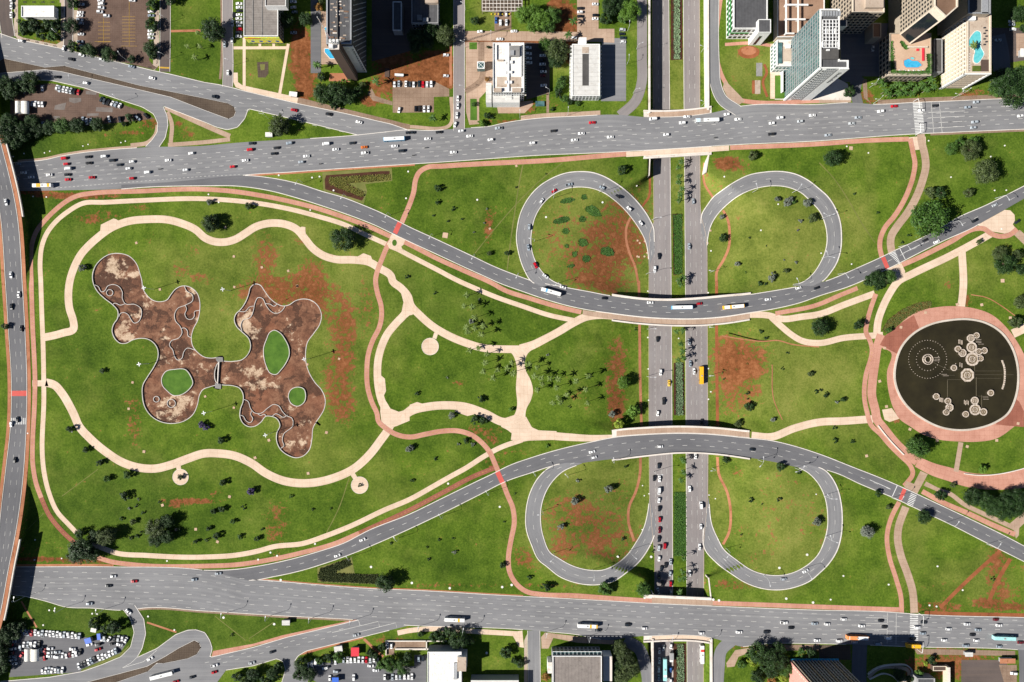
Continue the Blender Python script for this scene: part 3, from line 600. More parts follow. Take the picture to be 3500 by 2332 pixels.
for i, (o_, i_) in enumerate(LOOPS):
    O, I = cr(o_, 6), cr(i_, 6)
    lp_ = structure(ribbon_lr('loop_ramp','asphalt', O, I, .125, drape=True, across=5, step=6))
    kerb(O[4:-6], lp_, w=3.0, h=.25, z=.06, drape=True, step=6); kerb(I[4:-4], lp_, w=2.4, z=.06, drape=True, step=6)
    paint(lp_, [dashes(lp_, mid_line(O, I, .5,200), dash=16, gap=31, z=.20, drape=True)])
# ---- expressway carriageways on the cutting floor
def ys_rib(name, xl, xr, mat, z):
    yy = np.arange(-700,3100,10.0)
    L = np.c_[np.interp(yy, [q[1] for q in xl],[q[0] for q in xl]), yy]; R = np.c_[np.interp(yy, [q[1] for q in xr],[q[0] for q in xr]), yy]
    return ribbon_lr(name, mat, L, R, z, drape=True, across=3, step=10), L, R
wc, WLl, WLr = ys_rib('expressway',[(2223,-700),(2230,0),(2233,480),(2235,760),(2220,800),(2218,960),(2218,1460),(2220,1700),(2232,1850),(2238,1900),(2236,2332)],[(2283,-700),(2286,0),(2290,480),(2294,960),(2297,1460),(2299,1900),(2300,2332),(2303,3100)],'asphalt_brown', .07)
ec, ELl, ELr = ys_rib('expressway',[(2333,-700),(2336,0),(2339,480),(2343,960),(2345,1460),(2347,1900),(2349,2332),(2354,3100)],[(2388,-700),(2391,0),(2393,690),(2397,740),(2412,800),(2417,860),(2418,1200),(2420,1560),(2419,1700),(2406,1850),(2404,2332)],'asphalt_brown', .074)
structure(wc); structure(ec)
kerb(WLr, wc, w=1.6, z=.0, drape=True); kerb(ELl, ec, w=1.6, z=.0, drape=True); kerb(WLl, wc, w=1.4, z=.0, drape=True, mat='concrete'); kerb(ELr, ec, w=1.4, z=.0, drape=True, mat='concrete')
paint(wc, [dashes(wc, np.c_[WLr[:, 0]-18.5, WLr[:, 1]], dash=16, gap=31, w=.9, z=.16, drape=True), dashes(wc, np.c_[WLr[:, 0]-37, WLr[:, 1]], dash=16, gap=31, w=.9, z=.16, drape=True), dashes(wc, seg(np.c_[WLr[:, 0]-57, WLr[:, 1]], lambda q: 820 < q[1] < 1830), dash=10, gap=10, w=.9, z=.16, drape=True)])
paint(ec, [dashes(ec, np.c_[ELl[:, 0]+18.5, ELl[:, 1]], dash=16, gap=31, w=.9, z=.16, drape=True), dashes(ec, np.c_[ELl[:, 0]+37, ELl[:, 1]], dash=16, gap=31, w=.9, z=.16, drape=True), dashes(ec, seg(np.c_[ELl[:, 0]+55, ELl[:, 1]], lambda q: 780 < q[1] < 1830), dash=10, gap=10, w=.9, z=.16, drape=True)])
# ---- the flyover road at the park's end
def ozf(P): return over_z(P[:, 1])
ovr = structure(ribbon_lr('flyover_road','asphalt_dark', OVER_L, OVER_R, .12, across=2, zf=ozf))
kerb(OVER_R, ovr, w=1.6, z=.1, zf=ozf); kerb(OVER_L, ovr, w=1.6, z=.1, zf=ozf)
paint(ovr, [dashes(ovr, mid_line(OVER_L, OVER_R, f_), z=.17, w=.9, zf=ozf, dash=16, gap=28) for f_ in (.36, .68)])
zz = []
for i in range(9): zz.append(line(np.array(m('C0',(125+i*18,1470),(125+i*18,1540))),2.2, .18, zf=ozf))
paint(ovr, zz, 'white_paint','zebra_crossing')
q_ = m('C0',(116,1180),(286,1178),(284,1236),(114,1236))
polygon('cycle_crossing','red_paint', q_, .25, ovr)
kerb_off = structure(ribbon_lr('verge','trail_earth', offset(OVER_R, -1.5) if False else OVER_R+[2,0], OVER_R+[14,0], .10, zf=ozf))
structure(ribbon_lr('verge','trail_earth', OVER_L-[2,0], OVER_L-[13,0], .10, zf=ozf))
# ---- roads of the hotel quarter
NWt = m('A0',(-900,150),(0,360),(190,425),(680,525),(1000,605),(1640,757),(1830,797),(2195,885)) + m('A1',(150,908),(310,945),(430,978),(1000,1112),(1500,1216),(2000,1332),(2195,1400))
NWb = m('A1',(1650,1450),(900,1266),(465,1165),(430,1270),(350,1365),(240,1393),(120,1362),(0,1310)) + m('A0',(1745,1136),(1790,1240),(1800,1340),(1770,1480),(1705,1580),(1560,1575),(1630,1500),(1685,1420),(1690,1320),(1650,1225),(1530,1150),(1060,995),(900,942),(560,865),(300,850),(0,890),(-900,1100))
nwr = structure(polygon('street','asphalt', NWt+NWb, .088))
kerb(NWt[1:], nwr, z=.03, smooth=False); 
for P_ in (m('A1',(1650,1450),(900,1266),(465,1165),(430,1270),(350,1365),(240,1393),(120,1362),(0,1310)) + m('A0',(1745,1136),(1790,1240),(1800,1340),(1770,1480),(1705,1575)), m('A0',(1560,1572),(1630,1500),(1685,1420),(1690,1320),(1650,1225),(1530,1150),(1060,995),(900,942),(560,865),(300,850),(0,890))):
    kerb(P_, nwr, z=.03, smooth=False)
isl = m('A0',(-200,720),(0,650),(40,630),(480,725),(690,708),(1500,920),(2195,1057)) + m('A1',(250,1110),(310,1145),(332,1200),(310,1250),(255,1275),(0,1182)) + m('A0',(1830,1040),(650,765),(480,745),(200,768),(0,785))
im_ = structure(polygon('traffic_island','cobble_brown', isl, .10, wall=.12)); kerb(isl, im_, w=1.8, z=.06, closed=True, smooth=False)
runs = []
for off in (22,42,63):
    a_ = np.array(m('A0',(-300,340),(190,425),(2195,885)) + m('A1',(1650,1255)))+[0, off]
    runs.append(dashes(nwr, a_, smooth if False else 'worn_paint', dash=16, gap=31, z=.15, start=off))
paint(nwr, runs)
# streets between the blocks
def street(pts, w, mat='asphalt_brown', z=.080, marks=True, k=True):
    s = structure(ribbon('street', mat, pts, w, z, smooth=len(pts) > 2))
    if k:
        C = cr(pts, 8); kerb(offset(C, w/2), s, w=1.5, z=.02); kerb(offset(C, -w/2), s, w=1.5, z=.02)
    return s
street(m('A1',(245,-300),(245,400),(250,700),(245,930)),34)
street(m('A2',(530,-300),(530,500),(530,1000),(530,1400)),37)
street(m('A2',(560,385),(1400,390),(2120,400)),33,'tan_paving', .076, k=False)
street(m('A0',(1770,-300),(1770,400),(1765,770)),35,'lot_asphalt')
street(m('A0',(60,-300),(60,200),(90,400)),44,'lot_asphalt')
street(m('A0',(735,-300),(735,300),(725,560)),30,'lot_asphalt')
street(m('A3',(295,-300),(295,600),(290,900),(230,1080),(60,1240)),34,'asphalt_brown', .083, k=False)
street(m('A3',(1068,-300),(1070,700),(1085,900),(1150,1060),(1330,1190)),36,'asphalt', .083)
street(m('A4',(430,820),(390,960),(420,1130)),34,'asphalt_dark', .084, k=False)
street(m('A4',(1900,380),(1940,560),(1960,760)),60,'asphalt_dark', .084, k=False)
# ---- roads across the far avenue
SWo = m('E0',(755,452),(800,510),(822,590),(800,680),(740,740),(620,790),(500,832),(300,866),(0,892),(-400,920),(-400,1100),(1254,1000)) + m('E1',(130,822),(300,795),(440,752),(480,770),(495,820),(470,900),(600,1000),(640,860),(570,810),(548,770),(570,735),(620,705),(850,648),(1130,578),(1254,548),(940,515),(750,562),(500,622),(300,682),(30,745),(46,690),(30,640),(0,592)) + m('E0',(1200,575),(1150,577),(1075,605),(960,690),(838,745),(870,690),(892,600),(880,510),(825,425))
swr = structure(polygon('street','asphalt', SWo, .088))
for P_ in (m('E0',(755,452),(800,510),(822,590),(800,680),(740,740),(620,790),(500,832),(300,866),(0,892)), m('E0',(825,425),(880,510),(892,600),(870,690),(838,745),(960,690),(1075,605),(1150,577),(1200,575)) + m('E1',(0,592),(30,640),(46,690),(30,745),(300,682),(500,622),(750,562),(940,515)), m('E1',(130,822),(300,795),(440,752),(480,770),(495,820),(470,900)), m('E1',(640,860),(570,810),(548,770),(570,735),(620,705),(850,648),(1130,578))):
    kerb(P_, swr, z=.03, smooth=False)
isl = m('E0',(520,900),(900,800),(1010,740),(1100,685),(1190,640),(1220,655),(1230,685),(1205,725),(1150,750),(1000,780),(960,778),(905,830),(700,900))
im_ = structure(polygon('traffic_island','cobble_brown', isl, .10, wall=.12)); kerb(isl, im_, w=1.8, z=.06, closed=True, smooth=False)
paint(swr, [dashes(swr, np.array(m('E1',(0,778),(450,665),(900,555))), dash=15, gap=28, z=.15), dashes(swr, np.array(m('E1',(0,805),(450,693),(900,590))), dash=15, gap=28, z=.15, start=20), line(np.array(m('E0',(745,810),(800,780),(838,745)))), line(np.array(m('E0',(745,810),(880,770),(960,700))))])
street(m('E2',(760,580),(762,760),(765,1200)),42,'asphalt', .084)
street(m('E3',(190,1200),(190,800),(150,690),(60,640)),40,'asphalt', .083, k=False)
street(m('E3',(640,1200),(640,800),(655,700),(720,640)),40,'asphalt', .083, k=False)
street(m('E4',(245,1000),(245,760),(250,650)),50,'asphalt_dark', .083, k=False)
street(m('E4',(1245,1000),(1245,760),(1240,690)),24,'asphalt_dark', .083, k=False)
# ================================================================== PATHS
def footpath(pts, w, mat='cream_paving', name='footpath', drape=False, across=1, step=8.0, zb=.02):
    return structure(ribbon(name, mat, pts, w, nextz(zb), drape, across, step=step))
def cyclepath(pts, w=16, mat='pink_paving', dash=True, drape=False, across=1):
    z = nextz(.058)
    s = structure(ribbon('cycle_path', mat, pts, w, z, drape, across))
    if dash: paint(s, [dashes(s, pts, dash=6, gap=7, w=.8, z=z+.02, drape=drape)],'yellow_paint','centre_line')
    return s
def area(pts, mat='cream_paving', name='pavement', smooth=False, zb=.02):
    return structure(polygon(name, mat, pts, nextz(zb), smooth=smooth))
# outer cream walk
footpath(m('D0',(465,715),(420,668),(350,590),(300,475),(270,350),(258,200),(262,60)) + m('C0',(467,1400),(468,1000),(462,700),(450,400),(437,0)) + m('B0',(430,1300),(450,1130),(500,1000),(590,880),(720,770),(900,672),(1100,665),(1500,645),(2195,627)) + m('B1',(300,645),(600,680),(900,735),(1200,812),(1500,905),(1720,1010),(1950,1115),(2100,1185)) + m('B2',(0,1235),(300,1390)) + m('C2',(520,0),(700,80),(900,165),(1200,270),(1500,370),(1760,425)),16)
footpath(m('D0',(560,790),(640,818),(700,840),(900,858),(1254,868)) + m('D1',(200,855),(330,830),(420,805),(600,785),(750,735),(900,675),(1100,580),(1254,515)) + m('D2',(150,432),(250,375),(350,320),(450,255),(550,200),(690,150)),17)
# wide winding walk round the basins
footpath(m('C0',(455,610),(560,590),(680,558),(790,520),(785,430),(745,300),(735,100)) + m('B0',(750,1500),(800,1350),(870,1220),(960,1120),(1050,1040),(1180,945),(1350,875),(1600,846),(1800,852),(1950,892),(2100,960)) + m('B1',(0,1045),(100,1085),(220,1090),(330,1060),(430,1000),(550,925),(700,888),(850,897),(980,950),(1070,1050),(1150,1150),(1260,1230),(1400,1275),(1600,1282),(1760,1305),(1880,1375),(2000,1460)) + m('C1',(2010,0),(2100,75),(2180,170)) + m('C2',(10,260),(100,360),(250,490),(400,580),(600,665),(800,722),(1000,733),(1190,735)),26)
footpath(m('C2',(1190,735),(1320,690),(1450,625),(1600,545),(1750,455),(1900,385),(2050,370),(2260,395)),[33,28,26,26,26,27,24,20])
area(m('B0',(1075,960),(1080,905),(1215,838),(1245,845),(1280,870),(1330,880),(1150,985),(1060,1030))); area(m('B1',(1040,925),(1078,930),(1078,970),(1090,1060),(1040,1020),(970,960)))
area(m('B1',(1640,1245),(1700,1210),(1780,1240),(1800,1290),(1845,1325),(1760,1330),(1640,1290)))
footpath(m('C1',(2195,240),(2150,345),(2050,455),(1960,565),(1900,690),(1858,850),(1850,1000),(1862,1150),(1900,1300),(1960,1420),(1990,1500)),26)
area(m('C1',(1890,1015),(1930,1050),(1943,1180),(1920,1230),(1880,1200)))
area(m('C1',(2100,120),(2195,130)) + m('C2',(20,230),(60,330),(30,365),(0,370),(-60,420)) + m('C1',(2110,330),(2130,230)), smooth=False)
# southern sweep
footpath(m('C2',(1195,1470),(1020,1515),(800,1420),(600,1352),(400,1335),(200,1350),(20,1395)) + m('C1',(2080,1490),(1980,1560)) + m('D1',(1130,70),(1075,155),(1000,250),(915,325),(800,380),(700,407),(600,416),(480,400),(380,358),(280,290),(180,247),(80,233),(0,233)) + m('D0',(1150,265),(1050,302),(950,326),(850,320),(750,288),(650,225),(550,140),(480,60)) + m('C0',(800,1450),(740,1330),(660,1200),(580,1115),(490,1090)),28)
area(m('C1',(1890,1250),(1930,1270),(1990,1370),(2080,1405),(2130,1390),(2195,1340),(2195,1500),(2050,1560),(1900,1560),(1880,1400)))
area(m('C2',(0,1330),(80,1300),(160,1325),(100,1400),(0,1430))); area(m('C2',(480,1395),(520,1415),(620,1450),(680,1435),(760,1440),(600,1360)))
# vertical link + junction
structure(ribbon_lr('footpath','cream_paving', cr(m('C2',(1050,735),(1110,800),(1140,880),(1140,1150),(1142,1390),(1120,1440),(1040,1478)),6), cr(m('C2',(1330,725),(1260,790),(1235,870),(1245,960),(1295,1060),(1322,1180),(1300,1280),(1250,1380),(1245,1480),(1300,1565)),6), nextz(.02)))
area(m('C2',(1000,1480),(1120,1440),(1250,1460),(1310,1570)) + m('D2',(790,92),(900,97),(900,150),(730,155),(690,162),(620,150),(625,110),(600,90),(560,70)))
footpath(m('D2',(700,125),(800,122),(950,132),(1100,140),(1254,135)),[30,28,26,22,18])
footpath(m('D3',(840,124),(960,132),(1100,80),(1254,42)) + m('D4',(150,35),(330,22)),26)
# round rest spots
for key, cx, cy, r, tree in (('C2',220,705,29,0),('D0',1105,378,27,1),('D1',948,428,29,1)):
    X0, Y0 = m(key, (cx, cy))[0]
    pl_ = structure(polygon('rest_circle','cream_paving',[(X0+r*math.cos(t), Y0+r*math.sin(t)) for t in np.linspace(0,2*math.pi, 40, endpoint=False)], nextz(.02)))
    kerb([(X0+r*math.cos(t), Y0+r*math.sin(t)) for t in np.linspace(0,2*math.pi, 40, endpoint=False)], pl_, w=1.0, h=.08, closed=True, mat='pale_concrete', step=3)
footpath(m('C2',(285,560),(265,620)),14); footpath(m('D0',(1090,300),(1096,335)),16); footpath(m('D1',(905,360),(925,390)),16)
# links at the flyover crossing
area(m('C0',(0,1058),(116,1064),(118,1130),(0,1132))); area(m('C0',(0,1180),(112,1182),(112,1222),(0,1226)),'tan_paving')
area(m('C0',(287,1068),(500,1066),(520,1130),(288,1134))); area(m('C0',(287,1182),(326,1182),(326,1236),(285,1236)),'tan_paving')
# cycle paths of the park
cyclepath(m('D0',(460,785),(380,710),(300,610),(252,505)), mat='red_paving')
cyclepath(m('D0',(252,505),(222,420),(202,310),(200,150),(208,0)) + m('C0',(372,1250),(375,1050),(365,800),(350,500),(340,200),(335,0)) + m('B0',(330,1250),(345,1100),(400,960),(480,860),(600,740),(750,630),(850,588),(950,572),(1500,545),(2195,525)) + m('B1',(300,547),(600,592),(900,652),(1200,728),(1500,827),(1800,942),(1990,1030)))
cyclepath(m('B1',(2140,1090),(2195,1117)) + m('B2',(300,1270),(600,1405),(900,1540)) + m('C2',(1000,92),(1300,192),(1600,281),(1840,337)))
cyclepath(m('E0',(590,130),(680,158),(800,175),(1254,185)) + m('E1',(200,176),(400,146),(600,102),(800,46)) + m('D1',(945,722)))
cyclepath(m('D1',(945,722),(1254,580)) + m('D2',(200,475),(400,370),(520,322)), mat='red_paving')
cyclepath(m('B3',(170,142)) + m('B2',(2195,155),(1500,215),(800,250),(350,277),(180,292),(100,345),(62,430),(45,550),(10,660)) + m('B1',(2120,860),(2070,980),(1960,1130),(1900,1270),(1850,1400),(1830,1500)) + m('C1',(1830,0),(1850,130),(1890,270),(1895,380),(1870,500),(1800,640),(1750,800),(1737,950),(1747,1150),(1790,1300),(1850,1440)) + m('D1',(1060,30),(1110,80),(1180,120),(1254,133)) + m('D2',(100,115),(200,97),(300,96),(380,121),(440,165),(490,225),(520,290),(545,350),(570,410),(600,490),(630,560),(641,650)) + m('E2',(620,30),(605,130),(612,220),(650,290),(720,343),(800,358),(1000,366),(1254,385)) + m('E3',(232,400)),17)
cyclepath(m('E3',(600,411),(1254,435)) + m('E4',(250,444),(490,452)),16)
cyclepath(m('B3',(1240,80),(2195,38)) + m('A4',(500,1508),(960,1492)),16)
for key, q_ in (('B1',[(2068,870),(2115,890),(2060,1010),(2015,985)]),('D2',[(524,352),(552,340),(582,408),(555,418)])):
    structure(polygon('cycle_crossing','red_paint', m(key, *q_), .16))
for key, q_ in (('B4',[(662,1262),(705,1245),(752,1360),(715,1385)]),('D4',[(513,445),(535,455),(508,522),(486,512)])):
    structure(polygon('cycle_crossing','red_paint', m(key, *q_), .16))
# zebra crossings on the curving roads
zz = []
for i in range(9):
    a_ = m('B4',(750+i*13.5,1222+i*13.5),(818+i*5.5,1195+i*13.5))
    zz.append(line(np.array(a_),2.2, .16))
paint(curn, zz, 'white_paint','zebra_crossing')
paint(curn, [line(np.array(m('B4',(866,1165),(922,1275))),2.0, .16), line(np.array(m('B4',(900,1210),(1120,1100))),1.3, .16)],'white_paint','stop_line')
zz = []
for i in range(8):
    zz.append(line(np.array(m('D4',(560-i*3.4,478+i*9.5),(596-i*3.4,494+i*9.5))),2.2, .16))
paint(curs, zz, 'white_paint','zebra_crossing')
paint(curs, [line(np.array(m('D4',(478,430),(448,496))),2.0, .16), line(np.array(m('D4',(310,395),(435,450))),1.3, .16)],'white_paint','stop_line')
# node at the first cycle crossing
area(m('B1',(1985,1030),(2010,995),(2150,1060),(2140,1110),(2105,1140),(2130,1190),(2080,1200),(1980,1160),(1950,1110),(1980,1070)), zb=.05)
X0, Y0 = m('B1',(2033,1098))[0]; structure(polygon('lawn','island_grass',[(X0+8*math.cos(t), Y0+11*math.sin(t)) for t in np.linspace(0,6.28,16)], .11))
# paths towards the fountain
cyclepath(m('B4',(975,-20),(1010,150),(1026,230),(1010,370),(960,530),(890,680),(800,820),(705,935),(657,1050),(650,1150),(672,1250)),17)
footpath(m('A4',(1090,1440)) + m('B4',(1095,0),(1130,150),(1143,270),(1108,430),(1020,650),(930,800),(830,930),(772,1030),(765,1120),(780,1200)),26,'tan_paving')
area(m('B4',(1040,-40),(1140,-40),(1145,35),(1070,40),(1075,100),(1020,105),(950,-30)),'cream_paving')
cyclepath(m('B4',(890,1335),(1000,1288),(1400,1092),(1690,945),(1760,945),(1850,1005),(1950,1030),(2050,1010),(2120,950)),17)
footpath(m('B4',(1860,990),(1600,1135),(1400,1240),(1000,1430),(850,1510)) + m('C4',(430,80),(390,160),(360,250),(352,330)),25)
footpath(m('B4',(1530,1190),(1545,1565)) + m('C4',(868,175)),26)
area(m('B4',(1690,905),(1800,850),(1990,745),(2050,752),(2095,800),(2098,860),(2075,900),(2110,950),(2060,980),(1990,1000),(1850,975)),'cream_paving')
area(m('B4',(2085,1010),(2150,960),(2260,1060),(2260,1180)),'tan_paving')
area(m('B4',(715,1390),(880,1315),(920,1400),(920,1480),(830,1565),(800,1565),(830,1480),(740,1430)),'cream_paving')
footpath(m('C3',(1400,362),(1650,372),(1800,410),(2000,387)) + m('C4',(0,205),(150,148),(340,78)),22)
footpath(m('C3',(1680,390),(1790,490),(1900,580),(2000,640),(2195,668)) + m('C4',(150,350),(300,338),(390,332)),21)
cyclepath(m('C3',(1725,352),(2195,252)) + m('C4',(120,92),(235,45)),15)
cyclepath(m('C4',(347,80),(312,180),(290,270),(285,310),(312,370),(324,425),(315,480),(290,560),(277,650),(277,720),(292,800),(322,890)) + m('D4',(370,110),(430,180),(500,250),(558,308),(574,360),(548,400),(520,432)),16)
footpath(m('C4',(380,330),(355,410),(342,500),(328,600),(322,700),(345,800)) + m('D4',(352,20),(400,85),(455,155),(525,225),(600,285)),30,'pink_paving')
footpath(m('D4',(600,285),(700,332),(800,362),(900,392),(1060,408),(1254,385),(1400,330)),[36,44,48,52,56,66,70],'pink_paving')
area(m('C4',(385,790),(445,780),(490,845),(430,865),(400,850)),'cream_paving')
footpath(m('D4',(868,165),(838,345)),17,'tan_paving')
area(m('D4',(530,400),(580,420),(620,340),(665,360),(600,480),(520,440)),'tan_paving', zb=.05); area(m('D4',(655,405),(740,450),(720,465),(640,430)),'tan_paving')
cyclepath(m('D4',(630,465),(760,535),(900,595),(1060,670),(1200,730)),17)
footpath(m('D4',(720,455),(800,480),(880,540),(1000,600),(1120,655),(1215,700)),15,'tan_paving')
area(m('D4',(1170,660),(1254,590),(1320,600),(1225,690),(1222,735),(1205,755),(1190,700)),'tan_paving')
cyclepath(m('D4',(490,530),(440,630),(415,740)) + m('E4',(430,130),(470,260),(500,370),(505,472)),16)
footpath(m('D4',(530,560),(485,690)) + m('E4',(480,0),(500,120),(540,230),(572,340),(582,472)),26,'tan_paving')
footpath(m('C4',(1185,325),(1300,270)),30,'cream_paving')
# trodden earth lines beside the expressway
def trail(pts, w, mat='trail_earth', drape=True): return structure(ribbon('trodden_path', mat, pts, w, .05 if drape else nextz(.012), drape, 2, step=6))
trail(m('C3',(262,0),(270,500),(275,1000),(290,1560)),9); trail(m('C3',(1095,0),(1095,500),(1098,1000),(1105,1560)),10,'red_earth')
trail(m('B3',(170,830),(130,930),(125,1050),(160,1200),(220,1350),(260,1565)),8); trail(m('B3',(1165,750),(1215,850),(1235,1000),(1225,1150),(1160,1300),(1100,1400),(1095,1565)),9)
trail(m('D3',(160,250),(155,370),(130,470),(90,560),(85,640),(120,770)),9); trail(m('D3',(630,245),(640,360),(690,470),(712,600),(700,720),(665,790)),9)
trail(m('B3',(380,340),(380,480),(375,590),(295,715)),8,'red_earth'); trail(m('B3',(965,240),(965,460),(1055,610)),8)
trail(m('E4',(740,440),(880,300),(1110,90)),13,'red_earth', False); trail(m('E4',(1040,400),(1090,280),(1170,140)),14,'red_earth', False)
trail(m('C3',(1150,590),(1400,630),(1600,650),(1750,640),(1900,680),(2195,710)),4,'trail_earth', False); trail(m('C3',(1690,900),(1710,1280),(1800,1490)),3,'trail_earth', False)
speckled('dry_trail',(.10, .12, .025),(.20, .19, .06),2)
trail(m('B2',(1215,260),(1180,430),(1130,750),(1080,1100),(1045,1400)),4,'dry_trail', False); trail(m('B2',(1640,240),(1400,430),(1130,700),(870,1000),(700,1210)),3,'dry_trail', False)
trail(m('B4',(0,240),(150,400),(300,620),(450,880),(600,1100)),3,'dry_trail', False); trail(m('D1',(885,380),(820,570),(745,720)),3,'dry_trail', False); trail(m('D0',(600,330),(380,495)),2.2,'dry_trail', False); trail(m('D0',(268,600),(120,745)),2,'dry_trail', False)
trail(m('E1',(60,490),(250,640)),2.5,'dry_trail', False); trail(m('E1',(270,630),(420,530)),2.5,'dry_trail', False); trail(m('C4',(930,85),(1030,105),(1110,150),(1200,215)),3,'trail_earth', False); trail(m('E0',(130,400),(170,470),(225,560)),6,'trail_earth', False); trail(m('E0',(900,530),(1080,590)),6,'trail_earth', False)
# earth verges along the avenues
structure(ribbon_lr('verge','trail_earth', by_x(st_, np.arange(860,1790,8.0))+[0,1], by_x(st_, np.arange(860,1790,8.0))-[0,5], .014)); structure(ribbon_lr('verge','trail_earth', by_x(ab_, np.arange(850,1420,8.0))-[0,1], by_x(ab_, np.arange(850,1420,8.0))+[0,7], .014))
structure(ribbon_lr('verge','trail_earth', by_x(st_, np.arange(-100,390,8.0))+[0,1], by_x(st_, np.arange(-100,390,8.0))-[0,9], .014)); structure(ribbon_lr('verge','brown_paving', by_x(sb_, np.arange(470,1200,8.0))-[0,1], by_x(sb_, np.arange(470,1200,8.0))+[0,7], .014))
structure(ribbon_lr('verge','red_earth', by_x(st_, np.arange(3160,3600,8.0))+[0,1], by_x(st_, np.arange(3160,3600,8.0))-[0,14], .014))
structure(ribbon_lr('verge','brown_paving', by_x(at_, np.arange(3000,3620,8.0))+[0,1], by_x(at_, np.arange(3000,3620,8.0))-[0,15], .014))
structure(ribbon_lr('verge','brown_paving', by_x(ab_, np.arange(3180,3600,8.0))-[0,1], by_x(ab_, np.arange(3180,3600,8.0))+[0,8], .014))
structure(ribbon_lr('verge','tan_paving', by_x(at_, np.arange(60,470,8.0))+[0,1], by_x(at_, np.arange(60,470,8.0))-[0,8], .014))
structure(ribbon_lr('verge','tan_paving', by_x(at_, np.arange(1780,2060,8.0))+[0,1], by_x(at_, np.arange(1780,2060,8.0))-[0,15], .014))

# ================================================================== VIADUCTS AND WALLS
def viaduct(label, L, R, z, railw=5.0, walk=None, grp=None, x0=2090, x1=2568, cat='bridge', th=1.3, left_rail=1.05):
    """deck, two parapets and two rows of piers under a crossing road"""
    root = empty('viaduct',(0,0,0))
    l_, r_ = seg(L, lambda q: x0 <= q[0] <= x1), seg(R, lambda q: x0 <= q[0] <= x1)
    ribbon_lr('deck','pale_concrete', l_, r_, z, parent=root, thick=th, step=10)
    kerb(l_, root, w=railw, h=left_rail, z=z-.05, mat='pale_concrete', name='parapet'); kerb(r_, root, w=railw, h=left_rail, z=z-.05, mat='pale_concrete', name='parapet')
    nl = resample(l_, 60); nr = resample(r_, 60)
    for xx_ in (2214,2318,2424):
        i = int(np.argmin(abs((nl[:, 0]+nr[:, 0])/2-xx_)))
        for f_ in (.2, .5, .8):
            q = nl[i]*(1-f_)+nr[i]*f_; wx, wy, _ = wpt(q[0], q[1],-4)
            boxes_mesh('pier','grey_concrete',[bx(wx-.6, wy-.6, wx+.6, wy+.6, TRENCH-.2, z-th+.05)], root)
    tag(root, label, cat, grp); return root
ctU = np.c_[ct_[:, 0], ct_[:, 1]-5]; cbD = np.c_[cb_[:, 0], cb_[:, 1]+24]
viaduct('curved concrete viaduct with a pavement, carrying buses over the expressway', ctU, cbD, .07)
ribbon_lr('pavement','tan_paving', seg(cb_, lambda q: 1990 < q[0] < 2568)+[0,3], seg(cb_, lambda q: 1990 < q[0] < 2568)+[0,20], .16)['kind'] = 'structure'
dtU = np.c_[dt_[:, 0], dt_[:, 1]-24]; dbD = np.c_[db_[:, 0], db_[:, 1]+4]
viaduct('curved concrete viaduct without buses, crossing where cars queue on the expressway', dtU, dbD, .07)
ribbon_lr('pavement','tan_paving', seg(dt_, lambda q: 2100 < q[0] < 2568)-[0,3], seg(dt_, lambda q: 2100 < q[0] < 2568)-[0,20], .16)['kind'] = 'structure'
# avenue bridges
nx_ = np.arange(2200,2436,8.0)
viaduct('wide avenue bridge over the cutting beside the hotel towers', by_x(at_, nx_)-[0,22], by_x(ab_, nx_)+[0,26], .05, x0=2190, x1=2440)
viaduct('wide avenue bridge over the cutting beside the louvred tower', by_x(st_, nx_)-[0,26], by_x(sb_, nx_)+[0,20], .05, x0=2190, x1=2440)
for P_, sgn in ((by_x(at_, np.arange(2218,2430,8.0)),-1),(by_x(ab_, np.arange(2140,2500,8.0)),1),(by_x(st_, np.arange(2228,2438,8.0)),-1),(by_x(sb_, np.arange(2228,2438,8.0)),1)):
    structure(ribbon_lr('pavement','tan_paving' if sgn < 0 else 'cream_paving', P_+[0, sgn*2], P_+[0, sgn*19], .13))
# retaining walls of the cutting
def ret_wall(label, x0, y0, x1, y1, wpx, top=.9, mat='pale_concrete'):
    a_ = np.array([(x0, y0),(x1, y1)], float); a_ = resample(a_, 12)
    o = ribbon_lr('retaining_wall', mat, a_-[wpx/2,0], a_+[wpx/2,0], top, thick=top-TRENCH+.3, step=40)
    tag(o, label, 'wall','retaining walls of the expressway cutting'); return o
ret_wall('retaining wall of the cutting, shading the road, on the hotel side',2219,-700,2220,386,6)
ret_wall('sunlit retaining wall of the cutting beside the green-trimmed building',2417,-700,2421,376,7)
structure(ribbon_lr('verge','concrete', np.array([(2408,-700),(2409,376)], float), np.array([(2415,-700),(2416,376)], float), TRENCH+.35))
ret_wall('retaining wall beside the queued traffic across the louvred tower side',2231,2185,2232,3000,6)
ret_wall('sunlit retaining wall beside the lane with the white and red bus',2431,2185,2433,3000,8)
ret_wall('short wing wall running down from the avenue bridge to the dry loop',2222,536,2219,600,3, .3)
ret_wall('short sunlit wing wall below the avenue bridge by the flowering shrubs',2424,520,2412,590,5, .2)
ret_wall('short wing wall at the avenue bridge where cars queue',2232,2030,2234,2044,4, .2); ret_wall('short sunlit wing wall at the avenue bridge by palm shadows',2422,1975,2430,2044,4, .2)
